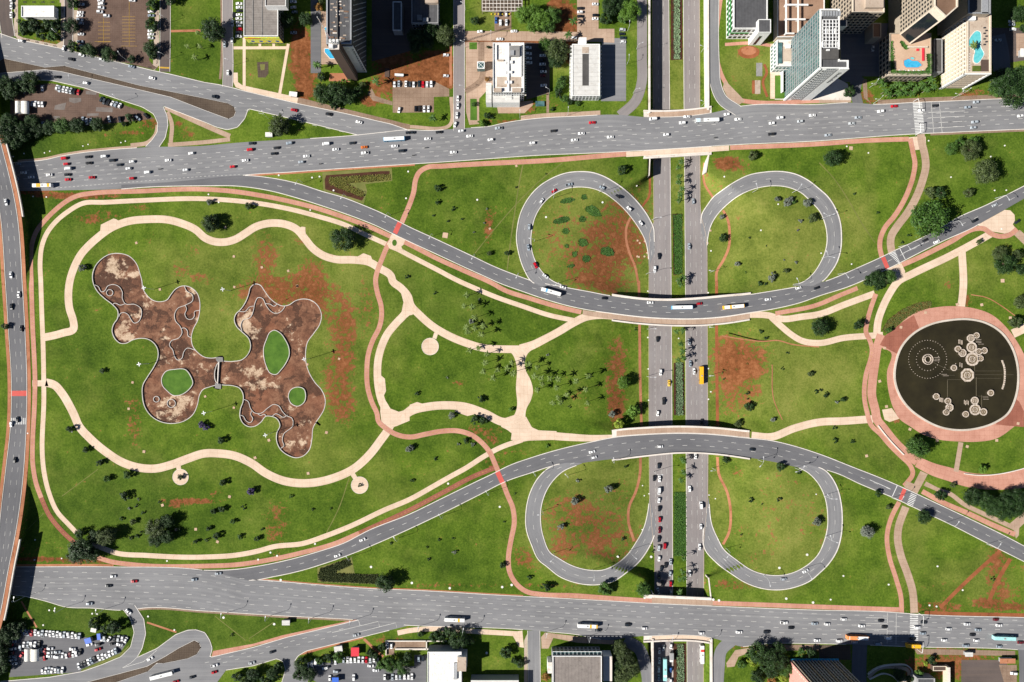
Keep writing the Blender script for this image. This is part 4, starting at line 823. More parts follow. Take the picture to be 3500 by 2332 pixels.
# flyover decks
for lab, y0, y1 in (('flyover bridge shading the avenue where the yellow and white bus comes out',490,742),('flyover bridge shading the avenue opposite the tent car park',1844,2126)):
    root = empty('viaduct',(0,0,0)); f_ = lambda q: y0 <= q[1] <= y1
    l_, r_ = seg(OVER_L, f_), seg(OVER_R, f_)
    ribbon_lr('deck','concrete', l_-[16,0], r_+[19,0], .02, parent=root, thick=1.4, zf=lambda P: np.full(len(P),6.9))
    kerb(r_+[18,0], root, w=4, h=1.0, z=.0, mat='pale_concrete', name='parapet', zf=lambda P: np.full(len(P),6.9)); kerb(l_-[15,0], root, w=4, h=1.0, z=.0, mat='pale_concrete', name='parapet', zf=lambda P: np.full(len(P),6.9))
    ribbon_lr('walkway','trail_earth', r_+[2,0], r_+[14,0], .09, parent=root, zf=lambda P: np.full(len(P),6.9))
    for q in (l_[len(l_)//3], l_[2*len(l_)//3], r_[len(r_)//3], r_[2*len(r_)//3]):
        wx, wy, _ = wpt(q[0], q[1],3); boxes_mesh('pier','grey_concrete',[bx(wx-.8, wy-.8, wx+.8, wy+.8,-.1,5.6)], root)
    tag(root, lab, 'bridge','flyover bridges at the end of the park')

# ================================================================== PLANTING BEDS
def bed_plants(name, pts, mat, hh, n_, parent, sz=.5, z0=0.0, closed=True):
    """low leafy plants filling a bed: small crossed leaf blades, one uncountable mass"""
    P = np.array(pts, float); lo, hi = P.min(0), P.max(0); V = []; F = []; c = 0
    xs_ = RNG.uniform(lo[0], hi[0], n_*4); ys_ = RNG.uniform(lo[1], hi[1], n_*4)
    ok = inside(P, xs_, ys_); xs_, ys_ = xs_[ok][:n_], ys_[ok][:n_]
    zb = tz(xs_, ys_)+z0
    for x_, y_, z_ in zip(xs_, ys_, zb):
        wx, wy, wz = wpt(x_, y_, z_)
        for q in range(3):
            t = RNG.uniform(0,6.28); r = sz*RNG.uniform(.6,1.3); h = hh*RNG.uniform(.6,1.2)
            dx, dy = math.cos(t), math.sin(t)
            V += [(wx, wy, wz),(wx+dx*r*.6-dy*r*.3, wy+dy*r*.6+dx*r*.3, wz+h*.8),(wx+dx*r*1.2, wy+dy*r*1.2, wz+h),(wx+dx*r*.6+dy*r*.3, wy+dy*r*.6-dx*r*.3, wz+h*.7)]
            F.append((c, c+1, c+2, c+3)); c += 4
    o = mesh_obj(name, V, F, mat, parent); o['kind'] = 'stuff'; return o
def leaf_mat(name, c0, c1, c2, rough=.6, trans=.0):
    mt, n, l, b = new_mat(name); p = pos(n)
    oi = n.new('ShaderNodeObjectInfo'); g = n.new('ShaderNodeNewGeometry')
    f = noise(n, l, p, .5,3, .6)
    k = math_n(n, l, 'ADD', math_n(n, l, 'MULTIPLY', f, .5), math_n(n, l, 'ADD', math_n(n, l, 'MULTIPLY', g.outputs['Random Per Island'], .35), math_n(n, l, 'MULTIPLY', oi.outputs['Random'], .15)))
    l.new(ramp(n, l, k, [(.25, c0),(.5, c1),(.75, c2)]), b.inputs['Base Color'])
    b.inputs['Roughness'].default_value = rough; b.inputs['Specular IOR Level'].default_value = .3
    return mt
leaf_mat('bed_yellow',(.06, .075, .012),(.17, .17, .03),(.32, .28, .07)); leaf_mat('bed_olive',(.016, .028, .008),(.035, .05, .014),(.07, .085, .026)); leaf_mat('bed_green',(.018, .06, .008),(.045, .12, .016),(.10, .22, .03)); leaf_mat('bed_silver',(.10, .17, .085),(.19, .28, .15),(.30, .40, .24)); leaf_mat('bed_dark',(.02, .018, .010),(.05, .035, .02),(.10, .05, .03)); leaf_mat('bed_flower',(.03, .08, .01),(.09, .12, .02),(.22, .09, .03))
def bed(label, outline, soil, plants, n_, hh=.5, inner=None, z0=.0, sz=.6, group=None, drape=True, edge=None):
    root = empty('flower_bed', wpt(*np.mean(outline, 0),0)); inv = -root.location
    if edge is not None:
        o = polygon('mown_edge','dry_trail', edge, .03); o.location = inv; o.parent = root
    P = cr(outline, 8, closed=True, smooth=False)
    z_ = float(tz(P[:, 0], P[:, 1]).mean())
    o = polygon('soil', soil, [tuple(v) for v in P], z_+.055); o.location = inv; o.parent = root
    o = bed_plants('planting', inner or outline, plants, hh, n_, None, sz, .05); o.location = inv; o.parent = root
    tag(root, label, 'flower bed', group); return root
vbed = m('B1',(1300,375),(1900,330),(1980,330),(1985,425),(1520,460),(1700,550),(1705,610),(1685,648),(1290,525),(1285,420))
bed('V-shaped bed of yellow-leaved plants in dark soil beside the curving road', vbed, 'mulch','bed_yellow',1500, .45, m('B1',(1330,400),(1985,365),(1985,425),(1520,460),(1705,560),(1705,600),(1660,600),(1330,470)), edge=m('B1',(1260,345),(1900,298),(2005,300),(2010,435),(1720,470),(1740,540),(1705,680),(1640,660),(1270,540)))
vb2 = m('E1',(710,200),(880,140),(892,180),(800,215),(800,232),(1060,240),(1052,290),(705,275),(696,240))
bed('V-shaped bed of dark low shrubs beside a big round tree', vb2,'mulch','bed_olive',1700, .7, sz=.8, edge=m('E1',(690,195),(900,130),(918,232),(1050,236),(1060,296),(690,284)))
bed('long narrow bed of silvery hedge with dark earth borders by the tower side cutting',[(2291,-200),(2331,-200),(2333,204),(2293,206)],'mulch','bed_silver',1300, .8,[(2302,-200),(2320,-200),(2322,204),(2302,204)], sz=.7, group='beds along the expressway median')
bed('planted bed of deep green grass between the loop ramps with car and palm beside it', m('B3',(622,790),(725,785),(728,1430),(632,1450)),'mulch','bed_green',1700, .5, m('B3',(628,800),(720,795),(722,1425),(640,1440)), sz=.6, group='beds along the expressway median')
bed('median bed of silvery hedge with dark earth borders near the yellow bus', m('C3',(635,880),(745,880),(752,1440),(636,1440)),'mulch','bed_silver',1100, .9, m('C3',(655,880),(722,880),(728,1436),(660,1436)), sz=.7, group='beds along the expressway median')
bed('median bed of deep green grass beside the queue of cars', m('D3',(366,470),(434,470),(436,860),(366,860)),'island_grass','bed_green',1900, .5, sz=.6, group='beds along the expressway median')
bed('median bed of silvery hedge beyond the avenue bridge by the louvred tower',[(2301,2200),(2345,2200),(2347,2420),(2302,2420)],'mulch','bed_silver',700, .9,[(2312,2202),(2336,2202),(2337,2420),(2313,2420)], sz=.7, group='beds along the expressway median')
bed('crescent bed of low plants and red flowers by the fountain paving', m('C4',(385,300),(420,240),(500,180),(600,135),(682,125),(684,160),(600,190),(540,220),(440,300),(410,320)),'mulch','bed_flower',2200, .4, sz=.5)

# ================================================================== THE FOUNTAIN
mt, n, l, b = new_mat('pond_water'); p = pos(n)
f1 = noise(n, l, p, .05,5, .6); f2 = noise(n, l, p, 1.5,3, .6)
l.new(ramp(n, l, f1,[(.35,(.020, .017, .010)),(.6,(.032, .027, .014)),(.75,(.055, .04, .018))]), b.inputs['Base Color'])
b.inputs['Roughness'].default_value = .22; b.inputs['Specular IOR Level'].default_value = .3; bump(n, l, b, f2, .15, .05)
pond = cr(m('C4',(470,600),(478,500),(510,410),(580,330),(680,275),(800,248),(920,243),(1020,265),(1110,320),(1180,420),(1210,530),(1213,620),(1195,720),(1150,810)) + m('D4',(1070,40),(960,75),(850,84),(740,65),(630,10)) + m('C4',(560,780),(500,700)),8, closed=True)
cxy = pond.mean(0)
def around(P, d): 
    C = np.r_[P, P[:1]]; N = normals(C); sg = 1 if np.dot(N[0], P[0]-cxy) > 0 else -1
    return (C+N*sg*d)[:-1]
ring = around(pond, 8)
fr = structure(polygon('plaza','pink_paving',[tuple(v) for v in cr(m('C4',(415,560),(440,440),(370,395),(400,340),(440,310),(600,190),(720,162),(830,155),(930,165),(1060,210),(1150,290),(1210,370),(1254,450),(1300,620)) + m('D4',(1254,10),(1180,80),(1090,140),(960,162),(850,160),(740,150),(640,120),(560,70),(490,20)) + m('C4',(450,770),(425,680)),8, closed=True)], .085))
structure(polygon('plaza_inset','red_paving', m('C4',(372,392),(400,340),(500,260),(580,210),(612,290),(560,340),(478,448)), .098)); structure(polygon('plaza_inset','red_paving', m('C4',(1080,880),(1200,720),(1225,740),(1254,800),(1254,896)), .098))
structure(polygon('plaza_inset','pink_paving', m('C4',(600,290),(580,210),(680,165),(700,255)), .094))
speckled('concrete_rim',(.40, .35, .29),(.60, .54, .47),2)
rim_ = tag(kerb(around(pond, 3.8), None, w=6.5, h=.5, z=.06, closed=True, mat='concrete_rim', name='pool_rim'),'pale curved stone rim of the dark fountain pool','pool rim')
wt = structure(polygon('pond_water','pond_water',[tuple(v) for v in around(pond, 1.0)], .28))
leaf_mat('foam',(.5, .5, .5),(.6, .6, .6),(.7, .7, .7))
mt, n, l, b = new_mat('basin_stone'); p = pos(n)
f1 = noise(n, l, p, .8,5, .7); l.new(ramp(n, l, f1,[(.35,(.34, .27, .21)),(.65,(.62, .54, .46))]), b.inputs['Base Color']); b.inputs['Roughness'].default_value = .9
speckled('basin_inside',(.085, .062, .036),(.20, .15, .09),6)
flat('pipe',(.10, .085, .055), .6)
def fbowl(key, x, y, r, sides=8, h=1.3, pale=False):
    X0, Y0 = m(key, (x, y))[0]; R_ = r/1.7914*S*1.0
    root = empty('fountain_bowl', wpt(X0, Y0, .2)); V = []; F = []
    prof = [(R_*.80,-.1),(R_*.95, h*.5),(R_*1.06, h),(R_*.74, h),(R_*.68, h*.82),(R_*.30, h*.82)]
    for rr, zz_ in prof:
        for i in range(sides): t = 2*math.pi*(i+.5)/sides; V.append((rr*math.cos(t), rr*math.sin(t), zz_))
    for j in range(len(prof)-1):
        for i in range(sides): F.append((j*sides+i, j*sides+(i+1) % sides, (j+1)*sides+(i+1) % sides, (j+1)*sides+i))
    F.append(tuple(range((len(prof)-1)*sides, len(prof)*sides)))
    mi = [0]*(3*sides)+[1]*(2*sides)+[1]
    mesh_obj('bowl', V, F, None, root, mats=['basin_stone','basin_inside'], midx=mi)
    for rr in ((.48, .22) if r > 22 else (.35,)):
        V = []; F = []; ns = 16
        for a_, zz_ in ((rr, h*.84),(rr, h*1.02),(rr*.82, h*1.02),(rr*.82, h*.84)):
            for i in range(ns): t = 2*math.pi*i/ns; V.append((a_*R_*math.cos(t), a_*R_*math.sin(t), zz_))
        for j in range(3):
            for i in range(ns): F.append((j*ns+i, j*ns+(i+1) % ns, (j+1)*ns+(i+1) % ns, (j+1)*ns+i))
        mesh_obj('nozzle_ring', V, F, 'basin_stone', root)
    if r > 22:
        for t in (.6,2.2,3.8,5.3):
            c_, s_ = math.cos(t), math.sin(t); w_ = .12
            mesh_obj('feed_pipe',[(c_*R_*.25-s_*w_, s_*R_*.25+c_*w_, h),(c_*R_*.78-s_*w_, s_*R_*.78+c_*w_, h),(c_*R_*.78+s_*w_, s_*R_*.78-c_*w_, h),(c_*R_*.25+s_*w_, s_*R_*.25-c_*w_, h)],[(3,2,1,0)],'basin_stone', root)
    return root
BOWLS = [(900,577,41,8,'largest octagonal stone fountain bowl at the pool centre', None),(930,480,40,12,'large round fountain bowl touching two smaller ones', None),(926,407,31,12,'medium round fountain bowl between the octagons', None),
         (921,352,24,8,'pale octagonal fountain bowl at the tip of the big cluster', None),(956,335,18,12,'small round fountain bowl at the tip of the big cluster', None),(843,418,20,8,'outer octagonal fountain bowl of a pair beside the big cluster', None),(870,442,24,8,'inner octagonal fountain bowl of a pair beside the big cluster', None),(970,434,20,12,'round fountain bowl squeezed beside the large one', None),(1004,427,19,12,'round fountain bowl at the outer edge of the big cluster', None),(981,475,18,8,'small octagonal fountain bowl touching the large round one', None),
         (818,533,19,8,'lone octagonal fountain bowl near the central one', None),(1043,686,19,12,'lone round fountain bowl near the arched jet bar', None),
         (710,708,20,8,'lone pale octagonal fountain bowl apart from its three neighbours', None),(781,736,20,8,'octagonal fountain bowl at the head of a chain of three', None),(791,775,24,8,'octagonal fountain bowl in the middle of a chain of three', None),(771,804,19,12,'round fountain bowl at the foot of a chain of three', None),
         (945,733,23,12,'round fountain bowl above the large dark-centred one', None),(947,788,33,12,'large dark-centred round fountain bowl with three neighbours', None),(998,802,22,12,'round fountain bowl on the arched-bar side of the dark-centred one', None),(890,816,19,12,'small round fountain bowl set off from the dark-centred one', None)]
for x_, y_, r_, s_, lab, _ in BOWLS: tag(fbowl('C4', x_, y_, r_, s_), lab, 'fountain bowl','stone bowls in the fountain pool')
X0, Y0 = m('C4',(663,481))[0]
fj = empty('fountain_jet_ring', wpt(X0, Y0, .2)); 
for R_, h_, w_ in ((6.6*.55, .8, .35),(2.2, .9, .3)):
    V = []; F = []; ns = 24
    for rr, zz_ in ((R_, -.1),(R_, h_),(R_-w_, h_),(R_-w_, -.1)):
        for i in range(ns): t = 2*math.pi*i/ns; V.append((rr*math.cos(t), rr*math.sin(t), zz_))
    for j in range(3):
        for i in range(ns): F.append((j*ns+i, j*ns+(i+1) % ns, (j+1)*ns+(i+1) % ns, (j+1)*ns+i))
    mesh_obj('ring', V, F, 'basin_stone', fj)
for i in range(12):
    t = 2*math.pi*i/12; c_, s_ = math.cos(t), math.sin(t)
    mesh_obj('spoke',[(c_*2-s_*.12, s_*2+c_*.12, .7),(c_*3.6-s_*.12, s_*3.6+c_*.12, .7),(c_*3.6+s_*.12, s_*3.6-c_*.12, .7),(c_*2+s_*.12, s_*2-c_*.12, .7)],[(3,2,1,0)],'basin_stone', fj)
for R_, nn_ in ((13.0,44),(7.7,24)):
    its = []
    for i in range(nn_):
        t = 2*math.pi*i/nn_; its.append(bx(R_*math.cos(t)-.16, R_*math.sin(t)-.16, R_*math.cos(t)+.16, R_*math.sin(t)+.16,0, .35))
    o = boxes_mesh('nozzles','basin_stone', its, fj); o['kind'] = 'stuff'
tag(fj, 'spoked jet ring with two dotted circles of nozzles in the fountain pool','fountain jet')
jets = []
def bar(key, x0, y0, x1, y1, w=1.0, z=.45, h=.15):
    a_, c_ = [np.array(wpt(*q, z)) for q in m(key, (x0, y0),(x1, y1))]; t = (c_-a_)/np.linalg.norm(c_-a_); nn_ = np.array([-t[1], t[0],0])*w*S/2
    lo_ = [tuple(v-np.array([0,0, .25])) for v in (a_-nn_, c_-nn_, c_+nn_, a_+nn_)]; return lo_+[(v[0], v[1], z+h) for v in lo_]
pr = empty('fountain_pipework',(0,0,0))
for a_ in ((950,552,1120,552),(950,575,1190,575),(950,597,1110,597),(785,605,875,605),(786,610,786,720),(962,590,962,710),(995,700,995,780),(952,520,952,570),(700,500,790,545),(790,545,860,545),(750,578,830,578),(970,706,1030,706)):
    boxes_mesh('pipe','pipe',[bar('C4', *a_)], pr)
for g_ in ((855,360,0,1),(862,360,0,1),(870,365,0,1),(876,365,0,1),(960,360,1,0),(960,370,1,0),(960,378,1,0),(975,388,1,0),(705,470,1,0),(708,480,1,0),(705,490,1,0),(836,505,0,1),(862,500,0,1),(874,505,0,1),(737,715,0,1),(744,715,0,1),(750,718,0,1),(757,718,0,1),(889,730,0,1),(897,735,0,1),(905,730,0,1),(913,735,0,1),(1003,712,1,0),(1005,725,1,0),(750,573,1,0),(760,582,1,0)):
    boxes_mesh('jet_bar','basin_stone',[bar('C4', g_[0], g_[1], g_[0]+g_[2]*32, g_[1]+g_[3]*26, .9)], pr)
tag(pr, 'pipes and straight jet bars running between the fountain bowls','pipework')
ar = cr(m('C4',(1120,486),(1135,530),(1138,580),(1133,630),(1122,664)),4)
ab = empty('arched_jet_bar',(0,0,0)); ribbon('bar','basin_stone', ar, 5.0, .6, parent=ab, thick=.5); 
for i in range(0, len(ar),2):
    wx, wy, _ = wpt(ar[i][0], ar[i][1], .7); boxes_mesh('nozzle','pipe',[bx(wx-.3, wy-.12, wx+.3, wy+.12, .58, .85)], ab)
tag(ab, 'curved arched bar of jets at the far side of the fountain pool','fountain jet')
# long white bench walls on the plaza
for key, P_, lab in (('D4',[(362,62),(400,112),(450,170),(520,242)],'long white bench wall curving beside the cycle path by the fountain'),('D4',[(890,358),(980,368),(1100,360),(1200,340),(1280,318)],'long white bench wall on the red plaza below the fountain')):
    tag(kerb(m(key, *P_), None, w=3, h=.6, z=.05, mat='pale_concrete', name='bench_wall'), lab, 'bench wall','bench walls by the fountain')
# ================================================================== GROUND OF THE BLOCKS
T['G0'] = (0,2120,2.924); T['G1'] = (960,2150,2.5865); T['G2'] = (2220,1940,2.2875); T['G4'] = (2660,2160,1.601)
def yard(key, pts, mat, name='car_park', z=None): return structure(polygon(name, mat, m(key, *pts), nextz(.02) if z is None else z))
paving('old_lot',(.10, .066, .052),(.165, .112, .088),(.75, .65, .6),(.07, .05, .042),1.5,1.5, .55)
yard('A0',[(835,-200),(1600,-200),(1600,650),(1640,700),(1690,730),(1640,745),(1000,590),(830,530)],'old_lot')
def lot_lines(P, parent_obj, key, w=.7, mat='yellow_paint'):
    paint(parent_obj, [line(np.array(m(key, *q)), w, .12) for q in P], mat, 'bay_markings')
lo_ = yard('A0',[(640,-200),(690,-200),(690,460),(660,525),(190,420),(150,370),(150,-200),(192,-200),(192,380),(250,405),(600,478),(650,450),(655,30),(640,30)],'concrete','pavement')
lot_lines([((1310,180+i*33),(1450,180+i*33)) for i in range(9)] + [((1385,20),(1385,500)),((1110,200),(1110,470))] + [((1050,240+i*42),(1180,240+i*42)) for i in range(6)] + [((1015,445),(1190,445)),((1300,495),(1470,495))], lo_, 'A0')
yard('A0',[(792,110),(836,110),(836,452),(785,452)],'concrete','pavement'); yard('A0',[(1662,110),(1706,110),(1706,700),(1660,750),(1460,695),(1200,650),(1030,600),(1040,585),(1480,680),(1640,690)],'concrete','pavement')
yard('A0',[(110,1040),(200,960),(430,900),(560,895),(880,975),(915,950),(1060,975),(1060,1040),(1530,1195),(1650,1275),(1130,1330),(560,1390),(110,1260)],'old_lot')
speckled('patch_grey',(.12, .10, .09),(.20, .175, .16),3)
for q_ in ([(1030,1150),(1210,1155),(1205,1205),(1025,1195)],[(740,1050),(870,1050),(870,1090),(800,1110),(740,1090)],[(590,1130),(710,1100),(690,1180),(580,1175)],[(935,1218),(1060,1215),(1055,1242),(930,1245)],[(920,975),(1040,975),(1030,1020),(920,1010)],[(570,1245),(640,1245),(640,1275),(575,1275)]): yard('A0', q_, 'patch_grey','patch', .065)
yard('A0',[(1700,715),(1815,722),(1815,738),(1700,732)],'yellow_paint','road_marking', .11)
footpath(m('A0',(1830,335),(2150,328)),8,'trail_earth')
footpath(m('A0',(1770,1150),(2195,1345)) + m('A1',(270,1462)),17,'tan_paving'); footpath(m('A0',(1790,1200),(1835,1300),(1830,1530)),14,'tan_paving'); footpath(m('A0',(1800,1555),(2195,1525)) + m('A1',(270,1495)),14,'tan_paving')
footpath(m('A0',(1690,1340),(1675,1430),(1600,1520),(1400,1560)),14,'tan_paving')
# mural office forecourt
for P_, w_ in (([(422,390),(422,930)],10),([(305,515),(900,513)],10),([(895,470),(800,1020)],10),([(590,470),(590,510)],9),([(738,470),(738,510)],9)): footpath(m('A1', *P_), w_)
yard('A1',[(305,780),(352,780),(355,880),(400,915),(1000,1045),(990,1108),(430,975),(330,935),(305,880)],'cream_paving','pavement'); footpath(m('A1',(180,-100),(178,700),(165,850)),9,'brown_paving')
yard('A1',[(560,668),(680,662),(682,790),(650,832),(570,832)],'cobble_brown','ruined_slab', .07); yard('A1',[(590,690),(645,690),(640,750),(600,755)],'dry_trail','ruined_slab', .075)
yard('A1',[(1000,1045),(2010,1290),(2195,1340),(2195,1400),(2000,1335),(990,1108)],'brown_paving','pavement'); yard('A1',[(1745,1245),(2195,1335),(2195,1385),(1735,1285)],'tan_paving','pavement')
yard('A1',[(1135,-100),(1245,-100),(1245,785),(1135,785)],'asphalt_dark','driveway'); yard('A1',[(1248,120),(1480,120),(1480,690),(1248,690)],'tan_paving','terrace'); yard('A1',[(1340,785),(1520,785),(1560,880),(1330,870)],'trail_earth','pavement')
yard('A1',[(1790,-100),(2300,-100),(2300,520),(1790,660)],'lot_asphalt','car_park')
yard('A1',[(2012,872),(2195,872),(2460,872),(2620,955),(2620,1035),(2455,1040),(2455,1205),(2015,1210)],'brown_paving','car_park'); yard('A1',[(1745,1000),(1790,950),(1830,1030),(2010,1090),(2010,1130),(1800,1080)],'brown_paving','driveway')
footpath(m('A2',(440,460),(440,920)),9,'trail_earth'); footpath(m('A2',(445,1040),(440,1330),(0,1360)) + m('A1',(2195,1360)),12,'tan_paving')
yard('A2',[(600,450),(895,450),(900,900),(745,1060),(745,1330),(640,1340),(605,1200),(600,960)],'tan_paving','pavement'); yard('A2',[(650,1060),(720,1060),(722,1290),(650,1290)],'island_grass','lawn', .07); yard('A2',[(640,455),(722,455),(722,530),(640,530)],'island_grass','lawn', .07); yard('A2',[(735,450),(800,450),(800,660),(735,660)],'brown_paving','driveway', .07)
structure(ribbon('driveway','brown_paving', m('A2',(790,760),(770,850),(700,920),(595,980)),19, .075))
yard('A2',[(1240,455),(1500,470),(1500,960),(1460,1010),(1250,1070)],'lot_asphalt','car_park'); yard('A2',[(930,1110),(1320,1080),(1320,1130),(1230,1215),(950,1215)],'tan_paving','terrace')
yard('A2',[(2060,410),(2320,410),(2320,1085),(2050,1085)],'asphalt','car_park'); yard('A2',[(1795,-100),(2025,-100),(2025,310),(2195,310),(2195,460),(1795,440)],'tan_paving','car_park'); yard('A2',[(910,110),(1090,110),(1090,330),(910,330)],'brown_paving','car_park'); yard('A2',[(770,-200),(1210,-200),(1210,120),(770,120)],'cobble_brown','terrace', .06)
footpath(m('A2',(1480,960),(1480,1210)),9,'brown_paving')
footpath(m('A3',(1160,-300),(1165,840),(1300,1060)),14,'pink_paving'); footpath(m('A3',(1300,1070),(1500,1098),(2195,1080)),15,'pink_paving'); footpath(m('A3',(1185,478),(1500,465),(1680,490)),11,'pink_paving'); yard('A3',[(1185,860),(1340,1020),(1400,1085),(1340,1120),(1220,1060),(1160,940)],'tan_paving','pavement')
yard('A3',[(1670,470),(1720,470),(1960,480),(1960,800),(1720,810),(1720,1060),(1670,1060)],'cream_paving','plaza'); yard('A3',[(1720,1060),(1850,1060),(1960,780),(2280,780),(2500,900),(2540,1075),(1720,1068)],'pale_concrete','plaza', .062); yard('A3',[(1722,812),(1905,812),(1905,1058),(1722,1058)],'island_grass','lawn', .07)
yard('A3',[(1520,675),(1585,675),(1585,818),(1520,818)],'grey_concrete','terrace', .07); yard('A3',[(1475,862),(1505,862),(1505,1005),(1475,1005)],'red_earth','terrace', .07); yard('A3',[(1506,862),(1565,862),(1565,1008),(1506,1008)],'concrete','terrace', .071)
structure(ribbon('garden_path','red_earth', m('A3',(1605,690),(1635,780),(1590,870),(1610,960),(1640,1040)),9, .06)); X0, Y0 = m('A3',(1440,560))[0]; structure(polygon('garden_path','red_earth',[(X0+37*math.cos(t), Y0+22*math.sin(t)) for t in np.linspace(0,6.2,24)], .055)); structure(polygon('garden_path','trail_earth',[(X0+26*math.cos(t), Y0-5+15*math.sin(t)) for t in np.linspace(0,6.2,24)], .06))
yard('A4',[(230,250),(740,250),(690,820),(460,820),(350,1090),(330,880),(230,880)],'asphalt_dark','driveway'); yard('A4',[(1850,300),(2260,300),(2260,640),(1850,700)],'lot_asphalt','car_park'); yard('A4',[(2110,360),(2260,360),(2260,600),(2115,600)],'tan_paving','terrace', .07)
yard('A4',[(460,850),(510,850),(520,1060),(560,1112),(480,1050)],'brown_paving','pavement'); yard('A4',[(-200,1075),(340,1060),(340,1098),(-200,1112)],'tan_paving','pavement')
# far side
lot1 = yard('G0',[(130,100),(240,95),(700,150),(1000,190),(1270,150),(1290,190),(1200,330),(820,490),(800,520),(90,570),(120,440)],'asphalt_dark'); yard('G0',[(810,505),(1200,335),(1290,250),(1285,270),(1210,355),(815,515)],'dry_trail','verge', .066)
yard('G1',[(240,290),(440,300),(870,290),(900,320),(1180,330),(1180,480),(330,480),(230,420)],'asphalt_dark'); yard('G1',[(1180,230),(1290,230),(1290,480),(1180,480)],'asphalt_dark','car_park')
footpath(m('G1',(735,90),(830,180),(905,245)),9,'trail_earth'); yard('G1',[(150,235),(180,195),(480,120),(730,70),(730,85),(470,150),(210,225)],'trail_earth','verge'); yard('E1',[(50,705),(300,660),(470,610),(920,512),(940,516),(750,562),(500,622),(40,745)],'pink_paving','pavement')
footpath(m('E1',(1180,595),(1254,580)) + m('E2',(120,570),(400,585),(660,600)),17,'cream_paving'); yard('E2',[(620,590),(690,580),(700,685),(670,680)],'cream_paving','pavement'); yard('E2',[(702,640),(720,600),(722,1100),(700,1100)],'concrete','pavement'); yard('E2',[(808,690),(850,690),(880,625),(1030,655),(1254,665),(1254,640),(1000,612),(830,592),(805,620)],'tan_paving','pavement')
yard('E3',[(685,780),(740,700),(860,680),(840,710),(760,740),(735,800),(690,805)],'tan_paving','pavement'); yard('E4',[(580,690),(1200,705),(1200,735),(600,725)],'brown_paving','pavement'); yard('E4',[(870,760),(1150,760),(1150,960),(870,960)],'lot_asphalt','car_park'); yard('E4',[(1100,790),(1210,790),(1210,960),(1150,960)],'brown_paving','car_park')  # lot_asphalt sheet: the big cast shadow here, painted into the ground colour
yard('E3',[(900,668),(1254,665),(1254,700),(930,705)],'brown_paving','pavement'); yard('E4',[(0,668),(190,670),(195,760),(0,755)],'cobble_brown','pavement')
# spiral ramp
for w_, P_ in ((4,[(300,850),(330,825),(480,790),(540,795),(575,835),(560,870),(520,890)]),(3,[(310,880),(400,845),(450,860),(490,900)])):
    tag(kerb(m('E4', *P_), None, w=w_, h=1.0, z=.05, mat='pale_concrete', name='ramp_wall'),'low curved wall of the winding ramp by the louvred tower','wall','walls of the winding ramp')
structure(ribbon('ramp','concrete', m('E4',(300,870),(350,820),(480,805),(545,825),(550,870),(500,900)),12, .08))

# ================================================================== BUILDINGS
def corrugated(name, c0, c1, per=1.2, axis=0, stain=(.3, .25, .2), st=.4):
    mt, n, l, b = new_mat(name); p = pos(n)
    sx = n.new('ShaderNodeSeparateXYZ'); l.new(p, sx.inputs[0])
    wv = math_n(n, l, 'FRACT', math_n(n, l, 'MULTIPLY', sx.outputs[axis],1/per))
    f = noise(n, l, p, .35,5, .7); k = math_n(n, l, 'ADD', math_n(n, l, 'MULTIPLY', f, .8), math_n(n, l, 'MULTIPLY', ramp(n, l, wv, [(.05,(0,0,0)),(.16,(1,1,1))]), .25))
    col = ramp(n, l, k, [(.35, c0),(.75, c1)])
    s2 = noise(n, l, p, .5,6, .75, .5); col = mix(n, l, math_n(n, l, 'MULTIPLY', ramp(n, l, s2,[(.54,(0,0,0)),(.66,(1,1,1))]), st), col, stain)
    l.new(col, b.inputs['Base Color']); b.inputs['Roughness'].default_value = .8
corrugated('roof_white',(.52, .51, .48),(.80, .78, .74),1.4,0,(.30, .26, .20), .55); corrugated('roof_grey',(.12, .105, .095),(.24, .215, .195),1.6,1,(.10, .08, .065)); corrugated('roof_dark',(.045, .045, .048),(.085, .085, .09),2.0,0,(.03, .03, .03)); corrugated('roof_tile',(.14, .12, .11),(.23, .20, .18),2.2,0,(.08, .065, .055), .5); corrugated('roof_silver',(.42, .41, .39),(.60, .59, .56),3.0,1,(.30, .24, .18), .35)
flat('wall_white',(.72, .72, .70), .7); flat('wall_cream',(.58, .50, .40), .8); flat('wall_grey',(.30, .30, .30), .8); flat('wall_dark',(.05, .05, .052), .6); flat('wall_brown',(.085, .055, .042), .9); flat('wall_salmon',(.62, .30, .25), .85); flat('wall_beige',(.34, .285, .22), .85)
flat('green_trim',(.02, .22, .05), .5); flat('yellow_sheet',(.70, .52, .04), .5); flat('orange_red',(.6, .12, .03), .5); flat('blue_sheet',(.03, .12, .55), .5); flat('red_sheet',(.62, .03, .05), .5); flat('steel_white',(.75, .75, .74), .5); flat('dark_metal',(.06, .06, .065), .5, .3); flat('galvanised',(.42, .43, .44), .5, .4)
mt, n, l, b = new_mat('glass_dark'); b.inputs['Base Color'].default_value = (.012, .016, .020,1); b.inputs['Roughness'].default_value = .08; b.inputs['Specular IOR Level'].default_value = .6
mt, n, l, b = new_mat('glass_teal'); p = pos(n); f = noise(n, l, p, .3,3, .6); l.new(ramp(n, l, f, [(.35,(.03, .075, .08)),(.65,(.10, .20, .20))]), b.inputs['Base Color']); b.inputs['Roughness'].default_value = .12; b.inputs['Specular IOR Level'].default_value = .6
mt, n, l, b = new_mat('pool_blue'); p = pos(n); f = noise(n, l, p, .8,3, .6); l.new(ramp(n, l, f, [(.3,(.03, .30, .52)),(.7,(.07, .44, .68))]), b.inputs['Base Color']); b.inputs['Roughness'].default_value = .1
